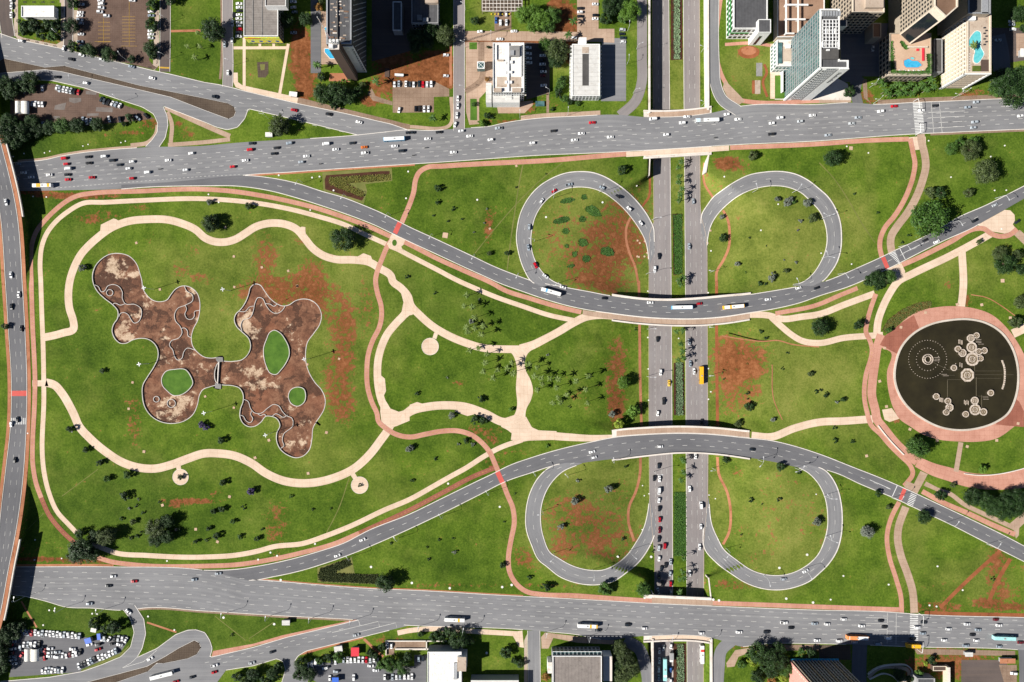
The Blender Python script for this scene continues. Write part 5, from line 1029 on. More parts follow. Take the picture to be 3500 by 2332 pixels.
mt, n, l, b = new_mat('pool_turquoise'); p = pos(n); f = noise(n, l, p, .5,3, .6); l.new(ramp(n, l, f, [(.3,(.08, .42, .46)),(.7,(.16, .56, .58))]), b.inputs['Base Color']); b.inputs['Roughness'].default_value = .1
def wxy(P, h): return [wpt(x, y, h)[:2] for x, y in P]
def rect(key, x0, y0, x1, y1): return m(key, (x0, y0),(x1, y0),(x1, y1),(x0, y1))
def prism(name, P, z0, z1, mat, root, roofmat=None):
    """walls + top over world outline P"""
    n_ = len(P); ar = sum(P[i][0]*P[(i+1) % n_][1]-P[(i+1) % n_][0]*P[i][1] for i in range(n_))
    if ar < 0: P = P[::-1]
    V = [(x, y, z0) for x, y in P]+[(x, y, z1) for x, y in P]
    F = [(i, (i+1) % n_, n_+(i+1) % n_, n_+i) for i in range(n_)]
    if roofmat is None: F.append(tuple(range(n_, 2*n_)))
    o = mesh_obj(name, V, F, mat, root)
    if roofmat: mesh_obj('roof',[(x, y, z1) for x, y in P],[tuple(range(n_))], roofmat, root)
    return o
def parapet(P, z, w, h, mat, root):
    n_ = len(P); ar = sum(P[i][0]*P[(i+1) % n_][1]-P[(i+1) % n_][0]*P[i][1] for i in range(n_))
    if ar < 0: P = P[::-1]
    Q = []
    for i in range(n_):
        a = np.array(P[i-1]); b_ = np.array(P[i]); c = np.array(P[(i+1) % n_])
        t1 = (b_-a)/np.linalg.norm(b_-a); t2 = (c-b_)/np.linalg.norm(c-b_); n1 = np.array([-t1[1], t1[0]]); n2 = np.array([-t2[1], t2[0]])
        v = n1+n2; v = v/max(np.dot(v, v), .3)*2*w; Q.append(tuple(b_+v))
    V = [(x, y, z-.3) for x, y in P]+[(x, y, z+h) for x, y in P]+[(x, y, z+h) for x, y in Q]+[(x, y, z-.02) for x, y in Q]; F = []
    for i in range(n_):
        j = (i+1) % n_
        for k_ in range(3): F.append((k_*n_+i, k_*n_+j, (k_+1)*n_+j, (k_+1)*n_+i))
    # pull outside face 3 mm proud
    return mesh_obj('parapet', V, F, mat, root)
WINMESH = {}
def win_mesh(w, h, mat, d=.12):
    key = (round(w, 2), round(h, 2), mat, d)
    if key not in WINMESH:
        me = bpy.data.meshes.new('window'); v = bx(-w/2,-d, w/2, .05,-h/2, h/2)
        me.from_pydata(v, [],[(0,3,2,1),(4,5,6,7),(0,1,5,4),(1,2,6,5),(2,3,7,6),(3,0,4,7)]); me.materials.append(MATS[mat]); WINMESH[key] = me
    return WINMESH[key]
def facade(root, a, b_, z0, z1, cols, rows, fw=.6, fh=.55, mat='glass_dark', name='window', d=.12, skip=None):
    """a grid of window objects on the wall from a to b (outside is to the right of a->b)"""
    a = np.array(a); b_ = np.array(b_); L = np.linalg.norm(b_-a); t = (b_-a)/L; ang = math.atan2(t[1], t[0])
    me = win_mesh(L/cols*fw, (z1-z0)/rows*fh, mat, d)
    for i in range(cols):
        for j in range(rows):
            if skip and skip(i, j): continue
            q = a+t*L*(i+.5)/cols; o = bpy.data.objects.new(name, me); o.location = (q[0], q[1], z0+(z1-z0)*(j+.5)/rows); o.rotation_euler = (0,0, ang); link(o, root)
def boxw(name, mat, x0, y0, x1, y1, z0, z1, root): return boxes_mesh(name, mat, [bx(min(x0, x1), min(y0, y1), max(x0, x1), max(y0, y1), z0, z1)], root)
def roofbox(name, mat, key, x0, y0, x1, y1, z, h, root):
    (a, b_),(c, d) = wxy(m(key, (x0, y0),(x1, y1)), z+h); return boxw(name, mat, a, b_, c, d, z, z+h, root)
def corners(P):
    xs_ = [q[0] for q in P]; ys_ = [q[1] for q in P]; return min(xs_), min(ys_), max(xs_), max(ys_)
def simple(label, name, key, r, h, wall, roof, cat='building', par=None, win=None, group=None):
    root = empty(name); P = wxy(rect(key, *r), h); prism('wall', P, -.05, h, wall, root, roof)
    if par: parapet(P, h, .5, par[0], par[1], root)
    x0, y0, x1, y1 = corners(P)
    if win:
        nc, nr, mt_ = win; sd = max(2, int(nc*(y1-y0)/(x1-x0)))
        facade(root, (x0, y0),(x1, y0), .4, h-.3, nc, nr, mat=mt_)
        if x1 < 0: facade(root, (x1, y0),(x1, y1), .4, h-.3, sd, nr, mat=mt_)
        else: facade(root, (x0, y1),(x0, y0), .4, h-.3, sd, nr, mat=mt_)
    tag(root, label, cat, group); return root, (x0, y0, x1, y1)
# 1 small white-roofed kiosk building in its garden
r1, _ = simple('low building with stained white corrugated roof in a dark garden','low_building','A0',(232,66,584,186),4,'wall_white','roof_white', par=(.5,'wall_white'))
# 2 office with mural
r2,(x0, y0, x1, y1) = simple('grey corrugated-roof office with a yellow mural along its front','office_building','A1',(418,-120,788,392),11,'wall_grey','roof_grey', par=(.5,'wall_white'))
P = wxy(rect('A1',648,-120,872,72),16); prism('penthouse', P, 10.9,16,'wall_white', r2,'roof_grey'); parapet(P, 16, .4, .5,'wall_white', r2)
for q in (515,614): roofbox('roof_ridge','grey_concrete','A1', q-3,-100, q+3,385,11, .25, r2)
mt, n, l, b = new_mat('mural'); p = pos(n); sx = n.new('ShaderNodeSeparateXYZ'); l.new(p, sx.inputs[0])
f = noise(n, l, p, .35,3, .6, .8); f2 = noise(n, l, p, .9,2, .5)
col = ramp(n, l, f, [(.30,(.75, .56, .02)),(.45,(.80, .62, .05)),(.47,(.30, .62, .10)),(.55,(.85, .75, .10)),(.62,(.80, .66, .06)),(.64,(.7, .16, .04)),(.7,(.75, .6, .06))])
col = mix(n, l, ramp(n, l, f2,[(.66,(0,0,0)),(.68,(1,1,1))]), col, (.03, .10, .45)); l.new(col, b.inputs['Base Color'])
boxw('mural','mural', x0-.2, y0-.45, x1+.2, y0-.05,2.2,10.2, r2)
for i in range(4):
    cxm = x0+(x1-x0)*(.16+.24*i); V = [(cxm, y0-.46,4.6)]+[(cxm+1.25*math.cos(t), y0-.46,4.6+1.25*math.sin(t)) for t in np.linspace(0,2*math.pi, 20, endpoint=False)]
    mesh_obj('mural_face', V, [(0,1+k_, 1+(k_+1) % 20) for k_ in range(20)],'blue_sheet', r2); V2 = [(a_*.6+cxm*.4, y0-.47,(c_-4.6)*.6+4.9) for a_, b__, c_ in V]; mesh_obj('mural_face', V2,[(0,1+k_, 1+(k_+1) % 20) for k_ in range(20)],'dark_metal', r2)
boxw('mural_band','orange_red', x0+.2, y0-.48, x0+(x1-x0)*.46, y0-.2,8.3,9.4, r2)
facade(r2,(x0, y0),(x1, y0), .3,2.1,9,1, .7, .8); facade(r2,(x1, y0),(x1, y1), .5,10.5,14,3, .6, .5)
# 3 hotel tower
ht = empty('hotel_tower'); P = wxy(rect('A1',1305,-500,1575,478),43); x0, y0, x1, y1 = corners(P)
prism('wall', P, -.05,43,'wall_dark', ht, 'roof_dark'); parapet(P, 43, .9, .8,'galvanised', ht)
boxw('end_wall','wall_white', x0+5.5, y0-.5, x1+.25, y0+.3,0,41, ht); boxw('window_slot','glass_dark', x0+7.2, y0-.56, x0+7.9, y0-.3,3,40, ht)
me = bpy.data.meshes.new('sun_screen'); v = [(0,-.45, .75),(0, .0,0),(0,-.45,-.75),(0,-.9,0),(.25,-.45,0)]; 
me.from_pydata([(q[1]+.45,-q[0]-.02, q[2]) for q in v],[],[(0,1,4),(1,2,4),(2,3,4),(3,0,4)]); me.materials.append(MATS['wall_white'])
nr = 13
for j in range(nr):
    for i in range(22):
        o = bpy.data.objects.new('sun_screen', me); o.location = (x1+.02, y0+3.2+i*3.3+(j % 2)*1.6,3+j*3.0); o.rotation_euler = (0,0, math.pi/2); o.scale = (.8,1.3, .8); link(o, ht)
for j in range(11):      # scalloped balconies on the end corner
    V = []; 
    for t in np.linspace(-.9, .9,8): V += [(x1-2.6+2.4*math.cos(t), y0-.62-.05,4+j*3.3+1.7*math.sin(t)),(x1-2.6+1.75*math.cos(t), y0-.62,4+j*3.3+1.7*math.sin(t))]
    mesh_obj('scalloped_fin',[(a_[0], a_[1]-.02*(j % 2), a_[2]) for a_ in V],[(2*k_, 2*k_+1,2*k_+3,2*k_+2) for k_ in range(7)],'dark_metal', ht)
RR = random.Random(3)
for i in range(60):     # patchwork of roof panels and plant
    xx_ = RR.uniform(x0+1.5, x1-3.5); yy_ = RR.uniform(y0+2, y0+40); boxw('roof_panel', RR.choice(['pale_concrete','grey_concrete','concrete','brown_paving']), xx_, yy_, xx_+RR.uniform(1,2.6), yy_+RR.uniform(.5,1.0),43.0,43.06+i*.005, ht)
boxw('roof_spine','dark_concrete',(x0+x1)/2-1.2, y0+1.5,(x0+x1)/2-.6, y0+60,43,43.9, ht)
P = wxy(rect('A1',1330,430,1440,532),50); prism('stair_tower', P, -.05,50,'wall_brown', ht, 'pale_concrete'); a0, b0, a1, b1 = corners(P)
for i in range(24): boxw('tower_rib','wall_beige', a1, b0+.6, a1+.28, b0+1.1,1+i*2.0,2.2+i*2.0, ht)
for i in range(3): boxw('roof_plant','wall_white', a0+.5+i*2.2, b1-2.4, a0+2+i*2.2, b1-.6,50,52.5, ht)
boxw('roof_plant','wall_white', a0+.3, b0+.3, a0+2.8, b0+2.4,50,52, ht)
mxx, myy = (a0+a1)/2,(b0+b1)/2
def tube(name, p0, p1, r, mat, root, n_=6, r1=None):
    p0, p1 = Vector(p0), Vector(p1); d = p1-p0; q = d.to_track_quat('Z','Y'); V = []; r1 = r if r1 is None else r1
    for c_, rr in ((p0, r),(p1, r1)):
        for i in range(n_): t = 2*math.pi*i/n_; V.append(tuple(c_+q @ Vector((rr*math.cos(t), rr*math.sin(t),0))))
    return mesh_obj(name, V, [(i, (i+1) % n_, n_+(i+1) % n_, n_+i) for i in range(n_)]+[tuple(range(n_, 2*n_))], mat, root)
tag(ht, 'dark hotel tower dotted with white sun screens and a brown stair shaft','hotel tower')
mast = empty('antenna_mast',(mxx, myy, 50))
for sx_, sy_ in ((-.45,-.45),(.45,-.45),(.0, .5)): tube('mast_leg',(sx_, sy_, 0),(sx_*.3, sy_*.3,36), .12,'steel_white', mast)
for i in range(17): tube('mast_brace',(-.45*(1-i/24),-.45*(1-i/24),1+i*2.1),(.45*(1-i/24),-.45*(1-i/24),2.6+i*2.1), .09,'red_sheet' if (i//4) % 2 else 'steel_white', mast)
tag(mast, 'red and white lattice antenna mast rising from the stair shaft roof','mast')
def pool(label, P, mat, z, rimmat='pale_concrete', shallow=None, smooth=False):
    root = empty('swimming_pool'); polygon('water', mat, P, z, root, smooth=smooth); kerb(P, root, w=2.2, h=.12, z=z, closed=True, mat=rimmat, name='coping', smooth=smooth, step=4)
    tag(root, label, 'swimming pool'); return root
pool('angular blue pool on the terrace beside the dark hotel tower', m('A1',(1282,520),(1330,520),(1395,630),(1345,632),(1282,560)),'pool_blue', .12); pool('small blue pool half hidden beside the dark hotel tower', m('A1',(1280,300),(1300,285),(1325,350),(1325,400),(1300,380)),'pool_blue', .12)
# 4 low dark office
r4,(x0, y0, x1, y1) = simple('low dark-roofed office with pale parapet in the hotel tower shadow','office_building','A2',(22,-100,308,255),9,'wall_grey','roof_dark', par=(.7,'wall_grey'), win=(8,2,'glass_dark'))
roofbox('roof_plant','grey_concrete','A2',80,160,130,210,9,1.6, r4); roofbox('roof_plant','wall_grey','A2',140,190,200,230,9,1.2, r4); roofbox('roof_block','concrete','A2',165,-100,305,30,9,3, r4)
r4b, _ = simple('tall narrow dark annex beside the hotel tower shadow','annex','A1',(2015,20,2110,330),7,'wall_grey','roof_dark', par=(.4,'wall_white'))
# 5 pergola
pg = empty('pergola'); (x0, y1),(x1, y0) = wxy(m('A2',(778,-200),(1205,118)),4)
for i in range(12): q = x0+(x1-x0)*i/11; boxw('beam','pale_concrete', q-.18, y0, q+.18, y1,3.6,4.0, pg)
for i in range(9): q = y0+(y1-y0)*i/8; boxw('cross_beam','pale_concrete', x0, q-.18, x1, q+.18,3.602,4.003, pg)
for i in range(0,12,3):
    for j in range(0,9,2): q = x0+(x1-x0)*i/11; w_ = y0+(y1-y0)*j/8; boxw('post','concrete', q-.15, w_-.15, q+.15, w_+.15,0,3.6, pg)
for i in (2,3,4,5,6,7): boxw('planter','yellow_sheet', x0+(x1-x0)*(i+.3)/11, y0-.9, x0+(x1-x0)*(i+.7)/11, y0-.2,0, .8, pg)
tag(pg, 'cream gridded concrete pergola beside the parked cars and hedges','pergola')
# 6 white-roofed building with plant
r6,(x0, y0, x1, y1) = simple('white-roofed building crowded with ducts beside the courtyard car park','office_building','A2',(892,462,1228,992),15,'wall_white','roof_white', par=(.8,'wall_white'), win=(12,4,'glass_dark'))
roofbox('roof_duct','steel_white','A2',1046,460,1068,985,15, .9, r6)
for q in ((1070,490,1180,600,2.2,'grey_concrete'),(1080,540,1120,590,3,'galvanised'),(940,640,1010,655, .8,'concrete'),(1010,760,1040,790,1.2,'steel_white'),(1070,760,1100,785,1.2,'steel_white'),(1010,660,1040,690,1.2,'steel_white'),(1075,650,1105,680,1.2,'steel_white'),(1020,865,1045,895,1.3,'steel_white'),(1072,865,1098,895,1.3,'steel_white'),(925,480,935,640,1,'wall_white'),(1190,480,1200,820,1,'wall_white'),(1100,945,1195,985,1.6,'concrete'),(905,945,985,985,1.6,'concrete')):
    roofbox('roof_plant', q[5],'A2', *q[:4],15, q[4], r6)
roofbox('roof_slab','concrete','A2',935,825,1045,935,15, .15, r6); roofbox('roof_slab','concrete','A2',1070,825,1195,935,15, .17, r6)
P = wxy(rect('A2',818,890,878,1100),9); prism('annex', P, -.05,9,'wall_white', r6,'roof_silver'); P = wxy(rect('A2',890,1005,1180,1100),9.5); prism('front_wing', P, -.05,9.5,'wall_white', r6,'roof_silver')
for i in range(4): roofbox('curved_rib','wall_white','A2',1025,1008+i*16,1095,1014+i*16,9.5, .9, r6)
for i in range(22): roofbox('brise_soleil','pale_concrete','A2',1232,470+i*26,1250,478+i*26,12, .4, r6)
at6 = empty('glass_atrium'); P = wxy(rect('A2',724,662,804,738),5); prism('wall', P, -.05,5,'glass_teal', at6,'glass_teal'); parapet(P, 5, .5, .3,'steel_white', at6)
q = [np.mean([v[0] for v in P]), np.mean([v[1] for v in P])]
for c_ in P: tube('rafter',(c_[0], c_[1],5.2),(q[0], q[1],5.9), .12,'steel_white', at6,4)
tag(at6,'small teal glass atrium roof on the driveway side of the ducted building','atrium')
# 7 pale roof with dark slot
r7,(x0, y0, x1, y1) = simple('pale flat-roofed block with a dark central roof slot and side fins','office_building','A2',(1742,474,2040,1030),9,'wall_white','roof_silver', par=(.3,'wall_white'))
roofbox('roof_slot','dark_concrete','A2',1852,578,1920,918,9, .12, r7); roofbox('roof_slot_end','concrete','A2',1850,505,1920,570,9, .14, r7); roofbox('stair_head','steel_white','A2',1815,402,1896,466,9,1.2, r7)
(a_, b_),(c_, d_) = wxy(m('A2',(1815,402),(1896,466)),9); boxw('stair_block','wall_white', a_, d_, c_, b_, 0,9, r7)
for i in range(14):
    for xx_ in (x0-1.2, x1): yy_ = y0+1+(y1-y0-2)*i/13; boxw('side_fin','wall_white', xx_, yy_-.25, xx_+1.2, yy_+.25, .2,8.2, r7)
facade(r7,(x0, y0),(x1, y0), .4,8.6,8,3); facade(r7,(x1, y0),(x1, y1), .4,8.6,14,3)
# 8 green-trimmed building
r8,(x0, y0, x1, y1) = simple('dark-roofed white building with green stripes and a stair tower','office_building','A3',(1275,-200,1638,312),15,'wall_white','roof_dark', par=(.8,'wall_white'), win=(7,3,'glass_dark'))
boxw('green_band','green_trim', x0-.05, y0-.15, x1*.55+x0*.45, y0+.1,8.2,9.8, r8); boxw('green_band','green_trim', x0-.4, y0, x0-.02, y1,9.5,11, r8); boxw('green_band','green_trim', x0-.4, y0, x0-.02, y1,4.5,5.6, r8)
P = wxy(rect('A3',1542,210,1676,352),19); prism('stair_tower', P, -.05,19,'wall_white', r8,'roof_dark'); parapet(P, 19, .4, .4,'wall_white', r8); a0, b0, a1, b1 = corners(P); boxw('tower_window','glass_dark', a0+2.6, b0-.1, a0+4.4, b0+.2,1,14, r8)
# 9 brown deck with white frames
r9,(x0, y0, x1, y1) = simple('low brown roof deck spanned by tall white concrete frames','low_building','A3',(1745,-200,2250,402),7,'wall_cream','tan_paving', par=(.5,'wall_white'))
for i, (xa, ya, xb, yb) in enumerate(((1835,-200,1850,365),(1965,-200,1978,365),(1830,42,2080,60),(1830,198,2050,214),(1832,350,1930,364))): roofbox('frame_beam','wall_white','A3', xa, ya, xb, yb, 10+.01*i, .7, r9)
for xa, ya in ((1842,205),(1842,50),(1970,205),(1970,50),(1842,357)): (a_, b_), = wxy(m('A3',(xa, ya)),10); boxw('frame_post','wall_white', a_-.4, b_-.4, a_+.4, b_+.4,7,10, r9)
# 10 glass tower
gt = empty('glass_tower'); P = wxy([(2801,33),(2868,33),(2868,208),(2898,208),(2898,236),(2801,236)],53); prism('wall', P, -.05,53,'glass_teal', gt, 'roof_dark'); parapet(P, 53, .7,1.0,'wall_white', gt); x0, y0, x1, y1 = corners(P)
for j in range(15):
    boxw('floor_band','wall_white', x0-.30, y0-.30, x1+.1, y0-.02,2.9+j*3.4,3.25+j*3.4, gt); boxw('floor_band','wall_grey', x0-.26, y0+.02, x0-.02, y1,2.9+j*3.4,3.2+j*3.4, gt)
Lx = x1-x0
boxw('panel_wall','wall_white', x0, y0-.36, x0+Lx*.24, y0-.02,0,53, gt); facade(gt, (x0, y0-.36),(x0+Lx*.24, y0-.36),3,52,2,15, .45, .5,'glass_dark')
for i in range(6): q = x0+Lx*(.27+.064*i); boxw('mullion','galvanised', q-.1, y0-.42, q+.1, y0-.03,1,53, gt)
boxw('grey_strip','wall_grey', x0+Lx*.60, y0-.38, x0+Lx*.69, y0-.02,0,53, gt); boxw('sign_wall','wall_white', x0+Lx*.69, y0-.46, x1+.3, y0-.02,-.04,54, gt)  # dark grey panel strip between the glass and the sign wall
for i in range(16): q = y0+(y1-y0)*i/15; boxw('mullion','galvanised', x0-.36, q-.12, x0-.03, q+.12,1,53, gt)
boxw('corner_pier','wall_white', x0-.8, y0-.8, x0+.5, y0+.5,-.05,54, gt); 
for i in range(6): boxw('roof_lattice','steel_white', x0+1+i*2.0, y0+12, x0+1.3+i*2.0, y0+29,54.5,55, gt)
for i in range(9): boxw('roof_lattice','steel_white', x0+1, y0+12+i*2.1, x0+11.3, y0+12.3+i*2.1,54.51,55.02, gt)
for i in range(5): boxw('roof_plant', RR.choice(['galvanised','wall_grey','wall_white']), x0+1+i*2.1, y0+13+(i % 2)*8, x0+2.6+i*2.1, y0+16+(i % 2)*8,53,54.2, gt)
boxw('roof_plant','dark_concrete', x0+1, y0+5.6, x0+12, y0+11.5,53,54.0, gt); boxw('roof_plant','wall_white', x0+3.5, y0+10.4, x0+5.5, y0+11.2,54,54.8, gt)
for i in range(7): boxw('roof_plant','galvanised', x0+.8+i*1.7, y1-4.5, x0+2.0+i*1.7, y1-1.5,53,54.5, gt)
P2 = wxy(rect('A4',218,215,300,280),50); prism('side_block', P2,44,50,'wall_white', gt, 'roof_dark')
# lettering on the end wall (illegible roof sign in the photograph, dark strokes)
for i in range(9): boxw('sign_stroke','dark_metal', x1-3.4, y0-.56, x1-2.2+.4*(i % 3), y0-.47,32+i*1.9,33.2+i*1.9, gt)
tag(gt, 'tall slim glass tower with white frame and lattice roof plant','office tower')
# 11 entrance pavilion
r11,(x0, y0, x1, y1) = simple('white entrance pavilion with two long green skylights beside the glass tower','pavilion','A3',(1738,432,1974,712),11,'wall_white','pale_concrete', par=(.7,'wall_white'), win=(6,2,'glass_teal'))
for q in (1762,1925): roofbox('skylight','glass_teal','A3', q, 455, q+36,680,11, .8, r11)
roofbox('roof_vault','concrete','A3',1812,500,1912,655,11, .6, r11); roofbox('roof_plant','steel_white','A3',1840,482,1890,515,11.6,1.2, r11); boxw('canopy_wall','wall_white',(x0+x1)/2-.3, y0-14,(x0+x1)/2+.3, y0,0,3.2, r11)
# 12 beige block
r12,(x0, y0, x1, y1) = simple('beige office block with banded walls behind the shaded driveway','office_building','A4',(352,-400,692,140),30,'wall_beige','concrete', par=(1.0,'wall_cream'), win=(7,8,'glass_dark'))
roofbox('roof_block','concrete','A4',500,-300,690,80,30,2.5, r12)
# 13 pointed tower
t13 = empty('hotel_tower'); P = wxy(m('A4',(1225,-600),(1225,75),(1350,192),(1478,80),(1478,-600)),50); prism('wall', P, -.05,50,'wall_beige', t13,'brown_paving'); parapet(P, 50, .8,1.0,'wall_cream', t13)
facade(t13, P[0], P[1],14,49,14,12, .5, .55); 
a_, b_ = np.array(P[1]), np.array(P[2]); t_ = (b_-a_)/np.linalg.norm(b_-a_); nn_ = np.array([t_[1],-t_[0]])
nn_ = nn_ if np.dot(nn_, np.array([-1,-1])) > 0 else -nn_
def slab(name, mat, a, b_, off, z0, z1, root, th=.3):
    a = np.array(a); b_ = np.array(b_); t = (b_-a)/np.linalg.norm(b_-a); nn = np.array([t[1],-t[0]])*off; nn = nn_*off
    lo_ = [tuple(a), tuple(b_), tuple(b_+nn), tuple(a+nn)]; return boxes_mesh(name, mat, [[(x, y, z0) for x, y in lo_]+[(x, y, z1) for x, y in lo_]], root)
L_ = np.linalg.norm(b_-a_); slab('glass_front','glass_dark', a_+t_*.8, b_-t_*.8, .25,14,46, t13); slab('frame_edge','wall_cream', a_, a_+t_*.9, .6,14,50.5, t13); slab('frame_edge','wall_cream', b_-t_*.9, b_, .6,14,50.5, t13); slab('frame_edge','wall_cream', a_, b_, .55,45,50, t13)
tag(t13,'beige hotel tower with pointed end and a tall dark glass front','hotel tower')
# 14 podium with pool
p14,(x0, y0, x1, y1) = simple('cream hotel podium carrying a pool terrace with planted edges','podium','A4',(752,360,1195,795),13,'wall_beige','cream_paving', par=(.6,'wall_beige'), win=(9,3,'glass_dark'))
boxw('cornice','wall_cream', x0-.6, y0-.7, x1+.6, y0-.02,11.6,12.6, p14)
pool('faceted blue pool with a small hot tub on the hotel podium', m('A4',(905,650),(960,625),(1000,650),(1060,650),(1110,700),(1060,728),(930,728),(905,700)),'pool_blue',13.05,'pink_paving')
pool('tiny hot tub pool beside the faceted blue pool', m('A4',(970,615),(1005,608),(1030,625),(1010,645),(975,635)),'pool_turquoise',13.06,'pink_paving')
roofbox('red_bench','red_sheet','A4',1105,505,1128,652,13, .5, p14); roofbox('red_bench','red_sheet','A4',1045,522,1070,545,13, .5, p14); roofbox('terrace_wall','wall_cream','A4',950,495,1165,510,13,1.2, p14)
for i in range(16): roofbox('sun_lounger','wall_white','A4',855+i*17,748+(i % 3)*7,864+i*17,765+(i % 3)*7,13, .35, p14)
for P_, n_ in (([(756,440),(775,440),(800,745),(850,770),(850,792),(756,792)],240),([(850,775),(1190,775),(1190,792),(850,792)],260),([(1150,590),(1190,590),(1190,780),(1130,775),(1165,720)],240),([(865,455),(885,455),(940,520),(920,530)],90)):
    q_ = bed_plants('terrace_planting', m('A4', *P_),'bed_green', .8, n_, p14, .9,13.0)
# 15 hotel with roof pool
h15 = empty('hotel_building'); P = wxy(rect('A4',1578,150,1836,788),26); prism('wall', P, -.05,26,'wall_cream', h15,'concrete'); parapet(P, 26, .9, .8,'wall_cream', h15); x0, y0, x1, y1 = corners(P)
P2 = wxy(rect('A4',1590,-500,1830,150),31); prism('rear_wing', P2,-.05,31,'wall_beige', h15,'dark_concrete'); parapet(P2,31, .7, .8,'galvanised', h15)
roofbox('roof_panel','galvanised','A4',1745,-400,1815,145,31, .8, h15); roofbox('stair_head','steel_white','A4',1600,150,1680,215,26,2.0, h15)
for j in range(8):
    boxw('balcony','wall_cream', x0-1.3, y0, x0-.02, y1,2.6+j*3.0,3.2+j*3.0, h15)
for i in range(15): q = y0+(y1-y0)*i/14; boxw('fin','wall_white', x0-1.0, q-.22, x0-.01, q+.22,1,25.4, h15)
facade(h15,(x0, y1),(x0, y0), .6,25.4,14,8, .6, .5)
boxw('corner_frame','wall_white', x0-1.5, y0-.7, x0+.5, y0-.02,0,26.5, h15); boxw('corner_frame','wall_white', x1-1.2, y0-.7, x1+.2, y0-.02,0,26.5, h15)
for j in range(7): boxw('louvre','wall_beige', x0+2.4, y0-.55, x1-2.2, y0-.05,2+j*3.4,3.6+j*3.4, h15)
boxw('top_band','wall_white', x0-1.5, y0-.72, x1+.2, y0-.03,25.2,26.4, h15)
for i in range(14): roofbox('sun_lounger','wall_white','A4',1588+(i % 2)*22,560+i*14,1600+(i % 2)*22,566+i*14,26, .35, h15)
for i in range(7): roofbox('parasol_base','dark_metal','A4',1765+(i % 2)*20,290+i*30,1785+(i % 2)*20,303+i*30,26, .6, h15)
roofbox('flower_box','bed_flower','A4',1645,705,1730,765,26, .5, h15); roofbox('flower_box','wall_brown','A4',1735,640,1815,770,26, .3, h15)
tag(h15,'cream hotel with a curving turquoise pool on its roof terrace','hotel')
pool('curving turquoise rooftop pool shallow at one end', m('A4',(1690,330),(1725,340),(1738,420),(1735,500),(1770,580),(1745,630),(1690,682),(1660,670),(1655,600),(1668,545),(1610,500),(1605,430),(1640,370)),'pool_turquoise',26.08, smooth=True)
# 16 lower link west of the roof-pool hotel
r16, _ = simple('low dark service wing between the podium and the roof-pool hotel','service_wing','A4',(1225,420,1318,780),8,'wall_grey','dark_concrete', par=(.5,'wall_grey'))
r16b, _ = simple('dark glazed block in the shaded hotel courtyard','service_wing','A4',(570,250,660,405),10,'wall_beige','brown_paving', par=(.5,'wall_beige'))
# 17 louvred tower
lt = empty('louvred_tower'); P = wxy([(2700,2257),(2862,2257),(2862,2400),(2700,2400)],0); prism('wall', P, -.05,42,'wall_dark', lt, 'roof_dark'); x0, y0, x1, y1 = corners(P)
boxw('side_wall','wall_salmon', x0-.5, y0, x0-.02, y1+.3,0,42, lt)
for i in range(15):
    q = x0+1.0+(x1-x0-2)*i/14; boxw('louvre_fin','wall_grey' if i % 4 else 'wall_beige', q-.32, y1+.02, q+.32, y1+1.1,2,42.3, lt)
for j in range(12): boxw('floor_band','wall_brown', x0, y1+.01, x1, y1+.5,3+j*3.4,4.2+j*3.4, lt)
boxw('entrance_beam','pool_blue', x0, y1+.01, x1, y1+1.6,1.0,2.0, lt)
for i in range(12): boxw('wall_notch','wall_cream', x0-.62, y1-2.0, x0-.3, y1-1.0,3+i*3.2,4.4+i*3.2, lt)
tag(lt, 'dark louvred office tower with a salmon side wall','office tower')
# 18..20
r18,(x0, y0, x1, y1) = simple('building with bright white weathered flat roof behind the small car park','office_building','E2',(110,708,318,960),10,'wall_grey','roof_white', par=(.4,'wall_white'))
P = wxy(rect('E2',292,742,346,830),12); prism('stair_tower', P, -.05,12,'wall_white', r18,'concrete'); roofbox('roof_plant','galvanised','E2',270,780,290,880,10,1, r18)
r19,(x0, y0, x1, y1) = simple('grey tiled office roof edged with a row of blue rafters','office_building','E2',(876,732,1176,1000),13,'wall_grey','roof_tile', par=(.7,'wall_white'))
boxw('eaves_beam','wall_white', x0, y1+2.4, x1, y1+2.7,12.6,13.2, r19)
for i in range(13): q = x0+(x1-x0)*i/12; boxw('rafter','pool_blue' if False else 'galvanised', q-.15, y1, q+.15, y1+2.4,12.4,13.0, r19)
boxw('glazed_strip','glass_teal', x0, y1+.02, x1, y1+2.3,11.4,11.6, r19); facade(r19,(x1, y1),(x0, y1), .5,11,12,3)
P = wxy(rect('E2',1186,738,1240,890),9); prism('stair_wing', P, -.05,9,'wall_white', r19,'pale_concrete'); P = wxy(rect('E2',846,775,872,842),9); prism('stair_wing', P, -.05,9,'wall_white', r19,'pale_concrete')
simple('grey ribbed roof edge beyond the small lawn with a dark conifer','office_building','E2',(375,884,668,1050),8,'wall_grey','roof_silver'); simple('low dark building with a pale end wall by the winding ramp','low_building','E4',(600,870,706,1050),7,'wall_grey','roof_dark', par=(.6,'wall_grey')); simple('thin pale screen wall standing in shade by the winding ramp','screen_wall','E4',(786,806,803,1000),5,'wall_cream','pale_concrete', cat='wall'); simple('open timber frame shed beside the pale screen wall','shed','E4',(696,796,782,826),3,'wall_brown','wall_brown', cat='shed', par=(.3,'wall_cream'))
# sunken concrete pound
for q in ((('E1',(1108,642,1480,648))),('E1',(1165,690,1470,699)),('E1',(1106,642,1113,732)),('E2',(100,642,106,697))):
    simple('low pale wall round the sunken concrete yard beside the white roof','yard_wall', q[0], q[1],1.2,'wall_white','pale_concrete', cat='wall', group='walls of the sunken yard')
yard('E1',[(1112,648),(1352,648),(1352,690),(1160,692),(1160,730),(1112,730)],'brown_paving','yard', .07)
